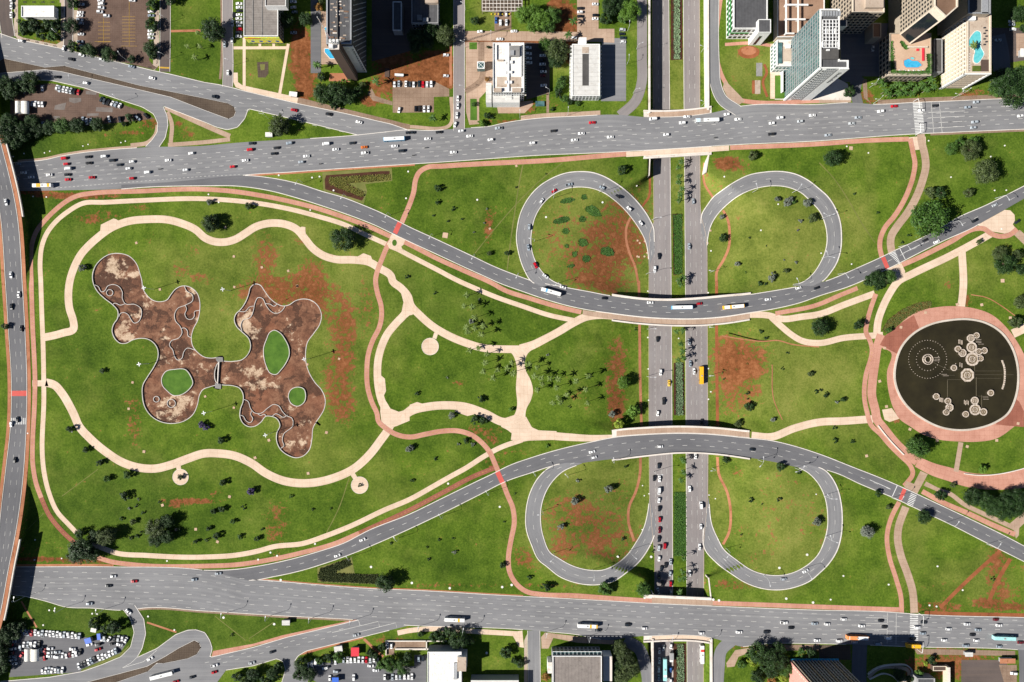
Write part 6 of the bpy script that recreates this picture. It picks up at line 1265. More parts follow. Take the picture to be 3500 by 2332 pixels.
# tents, shelters, kiosks
def tent(label, key, r):
    root = empty('market_tent'); (x0, y1),(x1, y0) = wxy(m(key, r[:2], r[2:]),3.5)
    for k_ in range(2):
        xa = x0+(x1-x0)*(.0 if k_ == 0 else .42); xb = x0+(x1-x0)*(.40 if k_ == 0 else 1.0); V = []; F = []; n_ = 10
        for i in range(n_+1):
            t = math.pi*i/n_; xx_ = (xa+xb)/2-(xb-xa)/2*math.cos(t); zz_ = 2.6+1.5*math.sin(t)
            V += [(xx_, y0, zz_),(xx_, y1, zz_)]
        F = [(2*i, 2*i+2,2*i+3,2*i+1) for i in range(n_)]; mesh_obj('canopy', V, F, 'tent_white', root, smooth=True)
        for xx_ in (xa, xb):
            for yy_ in (y0+.1, y1-.1): tube('tent_pole',(xx_, yy_, 0),(xx_, yy_, 2.6), .08,'galvanised', root)
    tag(root, label, 'tent','white double-vaulted tents in car parks')
flat('tent_white',(.74, .72, .66), .8)
tent('white double-vaulted tent in the patched brown car park','A0',(157,1086,303,1222)); tent('white double-vaulted tent in the crowded grey car park','E0',(146,694,234,768))
def kiosk(label, key, r, h, mat, name='kiosk', rot=0, cat='kiosk', roof=None):
    root = empty(name); P = wxy(rect(key, *r), h)
    if rot:
        c_ = np.mean(P, 0); ca, sa = math.cos(rot), math.sin(rot); P = [(c_[0]+(x-c_[0])*ca-(y-c_[1])*sa, c_[1]+(x-c_[0])*sa+(y-c_[1])*ca) for x, y in P]
    n_ = np.mean(P, 0); Q = [tuple(n_+(np.array(v)-n_)*.8) for v in P]; prism('wall', Q, -.02, h-.3,'wall_grey', root); o = prism('roof', P, h-.3, h, roof or mat, root)
    tag(root, label, cat); return root
kiosk('white bus shelter roof on the pavement below the mural office','A1',(903,984,988,1034),3,'roof_white','bus_shelter',-.12,'bus shelter'); kiosk('white bus shelter beside the olive tree on the triangle lawn','A1',(648,1418,722,1466),3,'roof_white','bus_shelter', .03,'bus shelter'); kiosk('pale bus shelter on the lawn opposite the round tree','E1',(472,518,520,548),3,'roof_silver','bus_shelter',0,'bus shelter'); kiosk('red-roofed snack kiosk beside the row of parked cars','E1',(895,684,944,738),3.2,'red_sheet'); kiosk('grey-roofed kiosk among trees by the small car park','E1',(792,676,842,710),3,'roof_silver', rot=.15); kiosk('grey bus shelter beside the avenue near the dirt lot','E4',(896,714,942,740),3,'roof_silver','bus_shelter',0,'bus shelter'); kiosk('orange-roofed stall at the edge of the dirt lot','E4',(1108,752,1202,782),3,'trail_earth', cat='stall'); kiosk('bright blue awning beside the shaded car park island','G1',(452,430,510,480),3,'blue_sheet','awning',0,'awning'); kiosk('bright blue tarpaulin among the cars at the end of the long row','G0',(845,180,910,235),2.6,'blue_sheet','tarpaulin', .3,'tarpaulin'); kiosk('narrow blue awning by dark trees at the crowded car park','G0',(968,135,1003,198),2.6,'blue_sheet','awning', .1,'awning'); kiosk('white caravan parked under trees above the crowded car park','G0',(905,82,960,122),2.6,'roof_white','caravan',-.2,'caravan'); kiosk('pale shed roof beside the dirt car park of the towers','A4',(2160,520,2230,610),3,'roof_white','shed',0,'shed'); kiosk('white long container on the grass by the earth lot','A1',(2035,790,2130,814),2.4,'steel_white','container',-.06,'container'); kiosk('glass-roofed pit beside the courtyard exit','A2',(1350,1085,1445,1140),1.0,'glass_teal','glass_pit',0,'skylight')
yard('A1',[(1930,735),(1980,735),(1980,828),(1928,828)],'cobble_brown','pit', .07); kiosk('small open concrete pit frame on the earth lot','A1',(1932,738,1978,826), .5,'wall_brown','concrete_pit',0,'pit')
# ================================================================== TREES
leaf_mat('leaf_dark',(.008, .022, .005),(.016, .042, .008),(.034, .075, .014)); leaf_mat('leaf_green',(.018, .05, .007),(.038, .092, .012),(.075, .15, .022)); leaf_mat('leaf_bright',(.035, .085, .008),(.075, .155, .014),(.13, .24, .03)); leaf_mat('leaf_olive',(.022, .036, .010),(.045, .068, .018),(.085, .115, .034)); leaf_mat('leaf_silver',(.06, .075, .055),(.12, .14, .11),(.24, .26, .22)); leaf_mat('leaf_purple',(.025, .02, .05),(.07, .045, .14),(.15, .10, .26)); leaf_mat('leaf_rust',(.10, .045, .01),(.22, .10, .02),(.36, .20, .05)); leaf_mat('leaf_lime',(.10, .16, .01),(.20, .27, .02),(.30, .36, .05))
leaf_mat('palm_leaf',(.045, .085, .015),(.10, .15, .03),(.19, .24, .065)); flat('bark',(.12, .085, .06), .95); flat('palm_bark',(.22, .18, .14), .95)
def crown_mesh(seed, n_leaf, clumps, size, flat_=.75):
    r = np.random.default_rng(seed); C = []
    while len(C) < clumps:
        v = r.normal(size=3); v /= np.linalg.norm(v); rad = r.uniform(.35, .80)**.7
        v = v*rad*np.array([1,1, flat_])*(r.uniform(.75,1.12) if seed % 2 else 1)
        if v[2] > -.45: C.append((v, r.uniform(.20, .36)))
    V = []; F = []; k_ = 0
    for i in range(n_leaf):
        c_, cr_ = C[r.integers(len(C))]; d = r.normal(size=3); d /= np.linalg.norm(d)
        p_ = c_+d*cr_*r.uniform(.55,1.0)*np.array([1,1, .8])
        nrm = d+np.array([0,0, .7])+r.normal(size=3)*.35; nrm /= np.linalg.norm(nrm)
        a = np.cross(nrm, r.normal(size=3)); a /= np.linalg.norm(a); b_ = np.cross(nrm, a); s_ = size*r.uniform(.6,1.35)
        V += [tuple(p_+a*s_), tuple(p_+b_*s_*.62), tuple(p_-a*s_), tuple(p_-b_*s_*.62)]; F.append((k_, k_+1, k_+2, k_+3)); k_ += 4
    me = bpy.data.meshes.new('crown'); me.from_pydata(V, [], F); me.materials.append(MATS['leaf_dark']); me.update(); return me
CROWNS = [crown_mesh(11+i, 1500,26+3*i, .085, .72+.05*(i % 3)) for i in range(5)]
BIGCROWNS = [crown_mesh(31+i, 5200,70+8*i, .046, .7) for i in range(3)]
SHRUBS = [crown_mesh(51+i, 330,7+i, .17, .8) for i in range(4)]
def trunk_mesh():
    bm = bmesh.new(); segs = [((0,0,-.02), .075),((.01, .0, .3), .055),((.0, .02, .62), .045)]
    def tubeb(a, b_, r0, r1):
        a, b_ = Vector(a), Vector(b_); q = (b_-a).to_track_quat('Z','Y'); ring = []
        for c_, rr in ((a, r0),(b_, r1)): ring.append([bm.verts.new(c_+q @ Vector((rr*math.cos(t), rr*math.sin(t),0))) for t in np.linspace(0,2*math.pi, 6, endpoint=False)])
        for i in range(6): bm.faces.new((ring[0][i], ring[0][(i+1) % 6], ring[1][(i+1) % 6], ring[1][i]))
    tubeb((0,0,-.02),(.01,0, .3), .075, .055); tubeb((.01,0, .3),(0, .02, .62), .055, .042)
    for i in range(5):
        t = i*1.26; tubeb((.005, .01, .42+.03*i),(.45*math.cos(t), .45*math.sin(t), .78+.05*(i % 2)), .035, .014)
    me = bpy.data.meshes.new('trunk'); bm.to_mesh(me); bm.free(); me.materials.append(MATS['bark']); return me
TRUNK = trunk_mesh()
def parted(name, me, mat, parent=None):
    o = bpy.data.objects.new(name, me); COL.objects.link(o)
    if mat: o.material_slots[0].link = 'OBJECT'; o.material_slots[0].material = MATS[mat]
    if parent: o.parent = parent
    return o
LEAFW = {'d': ('leaf_dark','dark green'),'g': ('leaf_green','green'),'b': ('leaf_bright','bright green'),'o': ('leaf_olive','olive green'),'s': ('leaf_silver','silvery grey'),'p': ('leaf_purple','purple-flowered'),'r': ('leaf_rust','rusty orange'),'l': ('leaf_lime','lime green')}
TR = random.Random(5)
def ground_at(x, y): return tz1(x, y)
def tree(x, y, r, kind, place, group):
    """x, y, r in map units where the crown shows"""
    R_ = r*S; hc = .78*R_
    gz = ground_at(x, y); wx, wy, _ = wpt(x, y, gz+hc)
    if r < 9.5:
        o = parted('shrub', TR.choice(SHRUBS), LEAFW[kind][0]); o.location = (wx, wy, gz+R_*.55); s_ = R_*TR.uniform(.95,1.1); o.scale = (s_, s_*TR.uniform(.85,1.1), s_*.95); o.rotation_euler = (0,0, TR.uniform(0,6.28))
        tag(o, 'small %s shrub %s' % (LEAFW[kind][1], place),'shrub','small shrubs ' + group); return
    root = empty('tree',(wx, wy, gz), TR.uniform(0,6.28)); big = r > 24
    c_ = parted('crown', TR.choice(BIGCROWNS if big else CROWNS), LEAFW[kind][0], root); s_ = R_*1.02; c_.location = (0,0, hc*1.05); c_.scale = (s_, s_*TR.uniform(.86,1.08), s_*TR.uniform(.85,1.05))
    t_ = parted('trunk', TRUNK, None, root); t_.scale = (R_, R_, R_*1.1)
    size = 'large' if r > 36 else ('medium' if r > 18 else 'small')
    tag(root, '%s %s tree %s' % (size, LEAFW[kind][1], place),'tree','trees ' + group)
def trees(key, place, group, L):
    s = T[key][2]
    for q in L: x, y, r, kd = q; (X0, Y0), = m(key, (x, y)); tree(X0, Y0, r/s, kd, place, group)
trees('A0','in the walled garden below the low white roof','in the walled garden',[(250,275,62,'d'),(370,290,75,'d'),(500,260,70,'d'),(590,300,62,'d'),(440,365,65,'d'),(330,225,50,'d'),(560,390,60,'g'),(240,350,50,'d'),(620,235,36,'d')])
trees('A0','round the old brown car park','round the old car park',[(785,50,65,'d'),(770,280,85,'d'),(780,495,62,'d'),(975,540,85,'d'),(1172,590,85,'d'),(1415,640,48,'d'),(1625,55,72,'d'),(1628,265,75,'d'),(1618,520,85,'d'),(1835,5,70,'d'),(900,540,50,'d'),(1630,600,50,'d')])
trees('A0','in the dark grove beside the patched car park','in the dark grove',[(140,960,85,'d'),(330,850,90,'d'),(60,900,90,'d'),(90,1010,70,'d'),(250,920,70,'d'),(340,950,60,'d'),(100,1320,115,'d'),(250,1420,110,'d'),(60,1440,120,'d'),(350,1300,85,'d'),(150,1510,100,'d'),(400,1400,80,'d')])
trees('A0','in the row along the patched car park','along the patched car park',[(530,1370,78,'d'),(675,1350,100,'g'),(835,1350,92,'d'),(1050,1335,80,'d'),(1395,1265,55,'d'),(1330,1330,30,'d')])
trees('A1','beside the mural office','beside the mural office',[(90,320,140,'d'),(870,220,92,'d'),(1085,205,80,'d'),(1215,80,48,'r'),(1240,20,40,'o')])
trees('A1','in the clump at the foot of the dark hotel tower','at the foot of the dark hotel tower',[(1270,1010,125,'d'),(1420,990,130,'d'),(1540,1040,90,'d'),(1690,910,38,'o'),(1250,820,48,'d'),(1490,862,28,'b'),(1558,850,30,'b'),(1640,980,60,'d'),(1380,1100,70,'d')])
trees('A1','on the triangle lawn beside the bus shelter','on the triangle lawn',[(800,1350,122,'o')])
trees('A2','in the shade behind the dark-roofed office','in the hotel tower shade',[(390,385,105,'o'),(210,330,105,'d'),(60,390,100,'d'),(200,460,80,'d'),(60,500,80,'d'),(290,300,70,'d')])
trees('A2','in the bright clump beside the pergola','beside the pergola',[(1225,160,100,'b'),(1340,130,95,'b'),(1420,210,110,'b'),(1330,270,85,'b'),(1540,170,95,'g'),(1480,280,80,'g'),(700,222,50,'d')])
trees('A2','between the ducted building and the pale block','between the two flat-roofed blocks',[(1590,540,135,'o'),(1450,480,78,'g'),(1570,650,85,'d'),(1620,900,60,'g'),(1600,1000,55,'d'),(1660,1060,48,'g'),(1590,950,45,'g'),(1720,1100,35,'d'),(1530,1165,28,'d'),(1640,850,40,'g'),(1800,1110,30,'g')])
trees('A2','at the front corner of the ducted building','at the ducted building front',[(772,1320,48,'b'),(830,1240,38,'d'),(690,1120,30,'g'),(845,505,26,'d'),(830,850,30,'r'),(880,1250,26,'d')])
trees('A2','beside the street of the pale block','beside the pale block street',[(2105,200,75,'d'),(2160,60,110,'d'),(2120,120,60,'d')])
trees('A3','overhanging the slip road at the cutting','by the cutting slip road',[(170,120,112,'b'),(60,70,80,'d'),(90,200,60,'g')])
trees('A4','at the corner of the glass tower forecourt','at the glass tower',[(325,978,68,'d')])
trees('A4','in the dark grove beside the roof-pool hotel','beside the roof-pool hotel',[(1990,890,165,'d'),(2100,1000,160,'d'),(2160,840,150,'d'),(1900,960,90,'g'),(2140,150,92,'d'),(1960,800,80,'d'),(2200,280,60,'d')])
trees('B1','standing between the two cream walks of the park','beside the winding walk',[(1480,1062,128,'d')]); trees('B1','on the lawn between the two cream walks','between the cream walks',[(65,890,95,'d'),(100,830,50,'d'),(50,660,36,'s'),(470,705,42,'d'),(2165,1465,28,'d')])
trees('B0','beside the wide winding walk near the first basin','near the first basin',[(880,1370,42,'s')])
trees('B2','on the lawn between the curving road and the loop','on the lawn by the dry loop',[(300,512,42,'d'),(298,660,30,'d'),(465,728,28,'d'),(855,1212,30,'o'),(1045,1210,34,'d'),(1140,502,14,'d'),(412,868,16,'d'),(562,842,16,'d'),(1462,358,11,'d'),(255,808,16,'d'),(830,735,14,'s'),(690,985,14,'s'),(800,885,14,'s')])
speckled('tuft_grass',(.016, .06, .006),(.05, .12, .014),4,24)
for i, (x_, y_, rx_, ry_, a_) in enumerate([(1690,648,72,26,-.15),(1870,610,30,26,0),(1965,760,90,45, .5),(1630,858,90,30,-.22),(1852,845,40,28,0),(1670,972,32,30,0),(1855,1095,46,42, .3),(1682,1135,18,18,0),(1768,1220,26,28,0),(1890,1272,40,36,0),(1730,1350,36,16,-.2),(2115,1195,75,45, .2)]):
    (X0, Y0), = m('B2',(x_, y_)); R2 = random.Random(i); P = []
    for t in np.linspace(0,2*math.pi, 22, endpoint=False):
        k_ = R2.uniform(.85,1.12); u, v = rx_/3.136*math.cos(t)*k_, ry_/3.136*math.sin(t)*k_; P.append((X0+u*math.cos(a_)-v*math.sin(a_), Y0+u*math.sin(a_)+v*math.cos(a_)))
    z_ = tz1(X0, Y0); o = bed_plants('ground_cover', P, 'bed_green', .35, max(90, int(rx_*ry_*.14)), None, .55, .02); o['kind'] = 'stuff'
trees('B3','on the grass inside the dry loop corner','beside the avenue bridge',[(80,318,58,'d')]); trees('B3','on the lawn above the loop with grey shrubs','above the shrubby loop',[(1485,165,54,'o')])
trees('B3','inside the loop with flowering grey shrubs','inside the shrubby loop',[(1745,632,34,'s'),(1850,665,45,'s'),(1925,660,32,'g'),(1890,630,34,'s'),(2065,672,48,'s'),(2100,645,30,'o'),(2128,832,55,'o'),(1165,1050,48,'d'),(1158,815,34,'s'),(1995,865,26,'s'),(1318,1325,32,'s'),(1690,1462,52,'s'),(1838,1400,34,'o'),(1950,1305,20,'s'),(1560,1535,28,'d'),(1625,1540,20,'d'),(1410,1415,14,'g'),(1450,1042,14,'d'),(1820,1282,12,'s'),(1970,962,14,'p'),(1630,1130,10,'d')])
trees('B4','on the lawn between the loop and the fountain walks','between the loop and the walks',[(140,190,108,'d'),(630,772,20,'d'),(380,570,16,'d')])
trees('B4','in the scattered group above the fountain walks','above the fountain walks',[(1420,90,78,'g'),(1620,110,112,'o'),(1500,20,60,'g'),(1650,15,70,'g'),(1780,340,150,'o'),(1205,560,75,'o'),(1290,560,75,'d'),(1605,560,55,'o'),(970,1012,22,'d'),(890,1095,18,'d')]); trees('B4','with dense round crown overhanging the curving road','overhanging the curving road',[(1175,850,200,'g')])
trees('B4','at the junction of walks by the zebra crossing','at the walk junction',[(620,1475,95,'d'),(550,1490,75,'d'),(760,1462,80,'g'),(640,1540,70,'d'),(700,1500,60,'o')]); trees('B4','in the clump beside the straight cream walk','beside the straight walk',[(1935,1215,88,'o'),(1985,1330,112,'d'),(2150,1385,65,'d'),(2120,1230,60,'o'),(1720,1082,38,'o')])
trees('C0','alone on the grass beside the first basin','on the grass by the basins',[(1098,968,30,'d'),(55,490,40,'d')]); trees('D1','near the second basin','near the second basin',[(8,75,22,'p'),(100,152,24,'d'),(92,160,14,'p')])
trees('C2','beside the palm grove walks','beside the palm grove',[(765,1268,42,'d'),(450,1440,40,'s'),(700,1490,52,'d'),(790,1500,45,'d'),(1088,1378,32,'b'),(1710,1352,20,'d'),(80,1212,28,'d'),(660,435,32,'s'),(2170,1428,38,'s'),(270,128,20,'d'),(1480,792,18,'s'),(400,1038,16,'s'),(745,200,14,'s')])
trees('C3','along the trodden path by the expressway','along the trodden path',[(98,1088,82,'b'),(205,1400,75,'b'),(50,1535,62,'l'),(230,520,20,'g')]); trees('C3','on the worn lawn facing the fountain','on the worn lawn',[(1440,1350,52,'d'),(1325,1530,44,'o'),(1700,1490,30,'s'),(1570,545,28,'d'),(1630,612,24,'d'),(1860,770,18,'d'),(1800,945,20,'d'),(2100,1000,34,'o'),(1432,1205,24,'d'),(1158,985,12,'g'),(1175,1052,16,'g'),(1432,1268,14,'d'),(1425,890,12,'g'),(2165,1190,22,'d')])
trees('C4','beside the walks round the fountain','beside the fountain walks',[(5,285,62,'d'),(240,265,34,'d'),(1200,255,42,'o'),(1238,130,48,'o'),(432,300,24,'g'),(12,670,12,'d'),(40,700,18,'d'),(150,728,20,'d'),(110,745,14,'s')])
trees('D4','at the edge of the red plaza below the fountain','at the red plaza edge',[(600,200,76,'g'),(1000,330,28,'b'),(820,425,18,'o')]); trees('D4','in the dark hedge row beside the tan walk','in the dark hedge row',[(940,500,58,'d'),(1010,520,60,'d'),(1080,545,60,'d'),(1150,520,60,'d'),(1205,500,58,'d'),(1130,590,60,'d'),(1060,580,45,'d'),(1205,570,58,'d')])
trees('D4','beside the road crossing near the plaza','beside the plaza road crossing',[(742,490,36,'d'),(640,622,44,'d'),(430,562,20,'o'),(362,478,24,'d'),(295,715,44,'s'),(95,80,16,'d'),(205,160,14,'d'),(100,155,16,'d'),(0,640,20,'d')])
trees('D0','in the dark clump where the cream walk bends','in the clump at the walk bend',[(490,722,34,'d'),(650,742,62,'o'),(500,825,82,'d'),(560,850,60,'d'),(455,855,50,'d'),(585,745,46,'d'),(690,720,36,'o')]); trees('D0','in the open clump on the lower park lawn','in the open lawn clump',[(950,690,60,'o'),(1025,650,48,'d'),(955,765,46,'d'),(1025,745,48,'d')])
trees('D0','scattered over the lower park lawn','scattered on the lower lawn',[(430,82,24,'d'),(525,212,20,'d'),(608,292,24,'d'),(655,388,24,'g'),(780,365,28,'g'),(765,495,32,'d'),(832,553,12,'d'),(873,596,12,'d'),(815,652,20,'o'),(865,715,12,'d'),(800,750,14,'d'),(838,742,14,'d'),(1095,702,16,'d'),(1195,775,18,'d'),(790,572,10,'s'),(845,515,10,'s'),(740,635,14,'d'),(975,530,10,'d'),(1235,58,24,'p')])
trees('D1','scattered over the lower park lawn','scattered on the lower lawn',[(110,412,24,'d'),(283,465,26,'p'),(55,588,20,'d'),(105,575,22,'d'),(230,566,16,'d'),(172,650,18,'g'),(25,692,18,'d'),(70,738,24,'d'),(215,745,18,'g'),(320,755,20,'d'),(350,698,10,'d'),(525,496,14,'g'),(660,578,10,'d'),(770,572,9,'d'),(1245,208,20,'s'),(10,765,14,'d')])
trees('E1','with broad round crown beside the V-shaped shrub bed','beside the avenue shrub bed',[(1105,285,66,'d')]); trees('E1','crowding round the small car park by the avenue','round the small car park',[(590,785,44,'d'),(640,850,48,'d'),(700,765,26,'g'),(755,745,30,'d'),(820,740,34,'g'),(1090,680,28,'d'),(1012,715,28,'d'),(1130,790,50,'g'),(1210,800,52,'g'),(1240,752,36,'d'),(1085,790,38,'g'),(570,850,36,'d'),(1040,730,24,'d')])
trees('E1','in the dark strip below the diagonal street','below the diagonal street',[(300,850,46,'d'),(420,840,44,'d'),(200,862,36,'d'),(370,890,40,'d'),(250,900,44,'d'),(450,800,30,'d')]); trees('E1','on the lawn between the loop street and the avenue','on the lawn by the loop street',[(165,610,14,'o'),(1140,45,10,'d')])
trees('E2','behind the pavement beside the white-roofed building','beside the white-roofed building',[(300,630,62,'d'),(150,615,36,'d'),(70,600,22,'d'),(195,612,38,'d'),(240,600,36,'d'),(395,640,16,'l'),(370,640,30,'d')]); trees('E2','on the small lawn beside the side street','on the small side lawn',[(590,715,40,'d'),(640,765,22,'d'),(680,785,26,'d'),(660,775,18,'g'),(832,865,28,'r')])
trees('E2','beside the red cycle path near the loop','near the queue loop',[(835,315,34,'d'),(1190,320,42,'g'),(1225,330,30,'g'),(568,180,20,'d'),(735,258,16,'d'),(275,103,15,'s'),(115,143,10,'d'),(105,70,8,'d'),(268,15,10,'d'),(178,25,10,'d'),(645,-260,8,'d')])
trees('D2','on the lawns round the lower curving road','round the lower curving road',[(345,158,20,'d'),(8,200,22,'s'),(1012,525,26,'s'),(925,685,24,'s'),(1218,450,26,'s'),(1030,400,14,'s'),(845,188,13,'b'),(15,400,14,'d'),(158,266,12,'d'),(580,653,8,'d'),(298,178,12,'s'),(385,178,14,'s')])
trees('D3','inside the loop beside the trodden arc','inside the lower loop',[(682,272,26,'d'),(1015,315,28,'d'),(838,520,16,'d'),(1010,518,16,'d'),(1240,650,28,'s'),(778,732,8,'d'),(905,545,8,'d'),(70,315,12,'d'),(5,435,12,'d'),(55,758,12,'d'),(1130,352,12,'d')])
trees('E3','at the bridge end beside the queued cars','at the bridge end',[(178,325,48,'g'),(238,97,12,'d')]); trees('E3','in the grey-green clump at the avenue corner','at the avenue corner',[(60,745,66,'o'),(30,685,55,'o'),(105,815,60,'o'),(50,850,60,'o'),(20,790,50,'d')])
trees('E3','in the thick garden before the louvred tower','before the louvred tower',[(880,715,66,'d'),(960,745,66,'d'),(1005,695,48,'d'),(838,775,32,'l'),(880,860,48,'d'),(965,830,50,'d'),(1050,820,44,'g'),(780,785,30,'g'),(1020,765,55,'d'),(1145,715,28,'g'),(1205,715,34,'d'),(820,720,26,'g'),(960,890,30,'r'),(1030,870,30,'l'),(920,790,40,'d')])
trees('E4','beside the winding ramp','beside the winding ramp',[(490,850,44,'d'),(620,850,34,'g'),(550,880,30,'d'),(690,760,28,'d'),(1065,268,16,'d'),(650,780,18,'l')])
trees('G0','above the crowded grey car park','above the crowded car park',[(945,25,60,'d'),(1065,85,55,'d'),(1160,70,70,'d')]); trees('G0','in the dark belt beside the crowded grey car park','in the dark belt',[(60,120,90,'d'),(30,250,80,'d'),(150,130,70,'d'),(20,380,80,'d'),(30,480,70,'d'),(210,60,50,'d'),(120,60,60,'d')])
# street-tree and planter in the rest circles
trees('D0','growing through the round rest spot','in the rest circles',[(1103,377,18,'d')]); trees('D1','growing through the bare round rest spot','in the rest circles',[(948,428,13,'d')])

# ================================================================== PALMS
def frond_mesh(L, droop, w):
    V = []; F = []; n_ = 6
    for i in range(n_+1):
        t = i/n_; x_ = L*t*(1-.12*t*t); z_ = L*(.42*t-droop*t*t); ww = w*math.sin(math.pi*min(1, .12+t*.86))+.03
        V += [(x_, -ww, z_-ww*.45),(x_, 0, z_+.02),(x_, ww, z_-ww*.45)]
    for i in range(n_):
        a = i*3; F += [(a, a+3, a+4, a+1),(a+1, a+4, a+5, a+2)]
    me = bpy.data.meshes.new('frond'); me.from_pydata(V, [], F); me.materials.append(MATS['palm_leaf']); return me
FRONDS = [frond_mesh(2.9, .75, .34), frond_mesh(3.2, .55, .38), frond_mesh(2.4, .95, .32)]
me = bpy.data.meshes.new('trunk'); V = []; F = []
for j, (z_, r_) in enumerate(((-.05, .24),(1.0, .18),(3.0, .15),(6.0, .14))):
    for i in range(7): t = 2*math.pi*i/7; V.append((r_*math.cos(t)+.02*j*j, r_*math.sin(t), z_))
for j in range(3):
    for i in range(7): F.append((j*7+i, j*7+(i+1) % 7,(j+1)*7+(i+1) % 7,(j+1)*7+i))
me.from_pydata(V, [], F); me.materials.append(MATS['palm_bark']); PTRUNK = me
def palm(x, y, place, group, h=8.0, sc=1.0, nf=11, gz=None, mat=None):
    gz = ground_at(x, y) if gz is None else gz; wx, wy, _ = wpt(x, y, gz+h)
    root = empty('palm_tree',(wx, wy, gz), TR.uniform(0,6.28)); t_ = parted('trunk', PTRUNK, None, root); t_.scale = (sc, sc, h/6.0)
    for i in range(nf):
        f_ = bpy.data.objects.new('frond', TR.choice(FRONDS)); COL.objects.link(f_); f_.parent = root; f_.location = (.18*sc, 0, h-.05); q = sc*TR.uniform(.8,1.12); f_.scale = (q, q, q*TR.uniform(.8,1.2)); f_.rotation_euler = (0, TR.uniform(-.35, .25),2*math.pi*i/nf+TR.uniform(-.25, .25))
        if mat: f_.material_slots[0].link = 'OBJECT'; f_.material_slots[0].material = MATS[mat]
    tag(root, 'slender palm tree %s' % place, 'palm tree','palms ' + group)
def palms(key, place, group, L, h=8.0, sc=1.0, gz=None, nf=11, mat=None):
    for q in m(key, *L): palm(q[0], q[1], place, group, h*TR.uniform(.85,1.15), sc*TR.uniform(.88,1.12), nf, gz, mat)
palms('C2','in the open palm grove between the cream walks','in the palm grove',[(610,155),(580,270),(670,280),(695,390),(610,500),(700,510),(795,480),(625,545),(765,575)]); palms('C2','beside the walk with the round rest spot','beside the rest spot walk',[(645,740),(735,720),(825,785),(805,885),(790,970),(1095,880),(1050,940),(1110,985),(895,1040),(940,960)])
palms('C2','in the grove between the junction walk and the expressway','in the expressway grove',[(1275,900),(1365,930),(1335,1030),(1410,1040),(1500,1045),(1590,1060),(1425,1105),(1370,1175),(1575,1145),(1790,1080),(1920,1015),(1890,1170),(1680,1225),(1590,1255),(1620,1305),(1530,1315),(1910,1310)])
palms('B3','on the median below the avenue bridge','on the median',[(720,225),(685,290),(700,385),(690,440),(720,520),(710,580),(700,640),(690,1500),(710,1540),(740,1470)],7.0,1.0, mat='leaf_green'); palms('C3','on the median between the two viaducts','on the median',[(665,545),(720,680),(735,760),(745,830),(690,850),(735,530)],7.0,1.0, mat='leaf_green'); palms('D3','on the median beside the queued cars','on the median',[(415,270),(425,350),(410,400),(430,285)],7.0,1.0, mat='leaf_green'); palms('E3','on the median just above the avenue bridge','on the median',[(430,142),(420,225),(405,270),(430,258),(400,345)],7.0,1.0, mat='leaf_green')
palms('A4','in the dense palm row before the pool podium','before the pool podium',[(660,870),(720,970),(700,900),(800,920),(860,900),(930,930),(990,900),(1050,940),(1110,900),(1160,960),(1200,850),(1000,990),(850,990),(920,985),(1240,930),(760,1000)],6.5,1.25, nf=13, mat='leaf_green')
palms('A0','on the lawn beside the old car park street','on the hotel quarter lawns',[(2110,340),(2000,490),(2140,490),(2085,610)],5, .9); palms('A1','beside the hotel tower driveway','on the hotel quarter lawns',[(1200,690),(1840,870)],7,1.3, mat='leaf_green'); palms('A2','beside the small side street','on the hotel quarter lawns',[(1755,225),(1700,365),(250,1260)],6,1.2, mat='leaf_green')
palms('A4','on the island of the rooftop pool','on the rooftop',[(1660,480)],4,1.2, gz=26, nf=16)

# ================================================================== LAMPS AND SMALL THINGS
flat('lamp_metal',(.62, .63, .64), .45, .2)
def lamp_meshes():
    def tb(p0, p1, r0, r1, n_=6):
        p0, p1 = Vector(p0), Vector(p1); q = (p1-p0).to_track_quat('Z','Y'); V = []
        for c_, rr in ((p0, r0),(p1, r1)):
            for i in range(n_): t = 2*math.pi*i/n_; V.append(tuple(c_+q @ Vector((rr*math.cos(t), rr*math.sin(t),0))))
        return V, [(i, (i+1) % n_, n_+(i+1) % n_, n_+i) for i in range(n_)]
    def make(name, parts):
        V = []; F = []
        for v, f in parts: o = len(V); V += v; F += [tuple(i+o for i in q) for q in f]
        me = bpy.data.meshes.new(name); me.from_pydata(V, [], F); me.materials.append(MATS['lamp_metal']); return me
    pole = make('pole',[tb((0,0,-.1),(0,0,10), .14, .09)])
    arm = make('arm',[tb((0,0,9.6),(1.0,0,10.6), .10, .09), tb((1.0,0,10.6),(3.2,0,10.9), .09, .08)])
    head = make('lamp_head',[([tuple(v) for v in bx(3.0,-.28,4.2, .28,10.8,10.98)],[(0,3,2,1),(4,5,6,7),(0,1,5,4),(1,2,6,5),(2,3,7,6),(3,0,4,7)])])
    mast = make('mast',[tb((0,0,-.1),(0,0,13), .20, .11)])
    flood = make('floodlight',[([tuple(v) for v in bx(.15,-.28,1.4, .28,12.7,13.05)],[(0,3,2,1),(4,5,6,7),(0,1,5,4),(1,2,6,5),(2,3,7,6),(3,0,4,7)])])
    return pole, arm, head, mast, flood
LP, LA, LH, LM, LF = lamp_meshes()
def lamp(x, y, ang, place, group, double=False, sc=1.0):
    gz = ground_at(x, y); root = empty('street_lamp', wpt(x, y, gz), math.radians(ang)); root.scale = (sc, sc, sc)
    parted('pole', LP, None, root); parted('arm', LA, None, root); parted('lamp_head', LH, None, root)
    if double:
        for nm, me_ in (('arm', LA),('lamp_head', LH)): o = parted(nm, me_, None, root); o.rotation_euler = (0,0, math.radians(130))
    tag(root, '%s street lamp %s' % ('two-armed' if double else 'single-armed', place),'street lamp','street lamps ' + group)
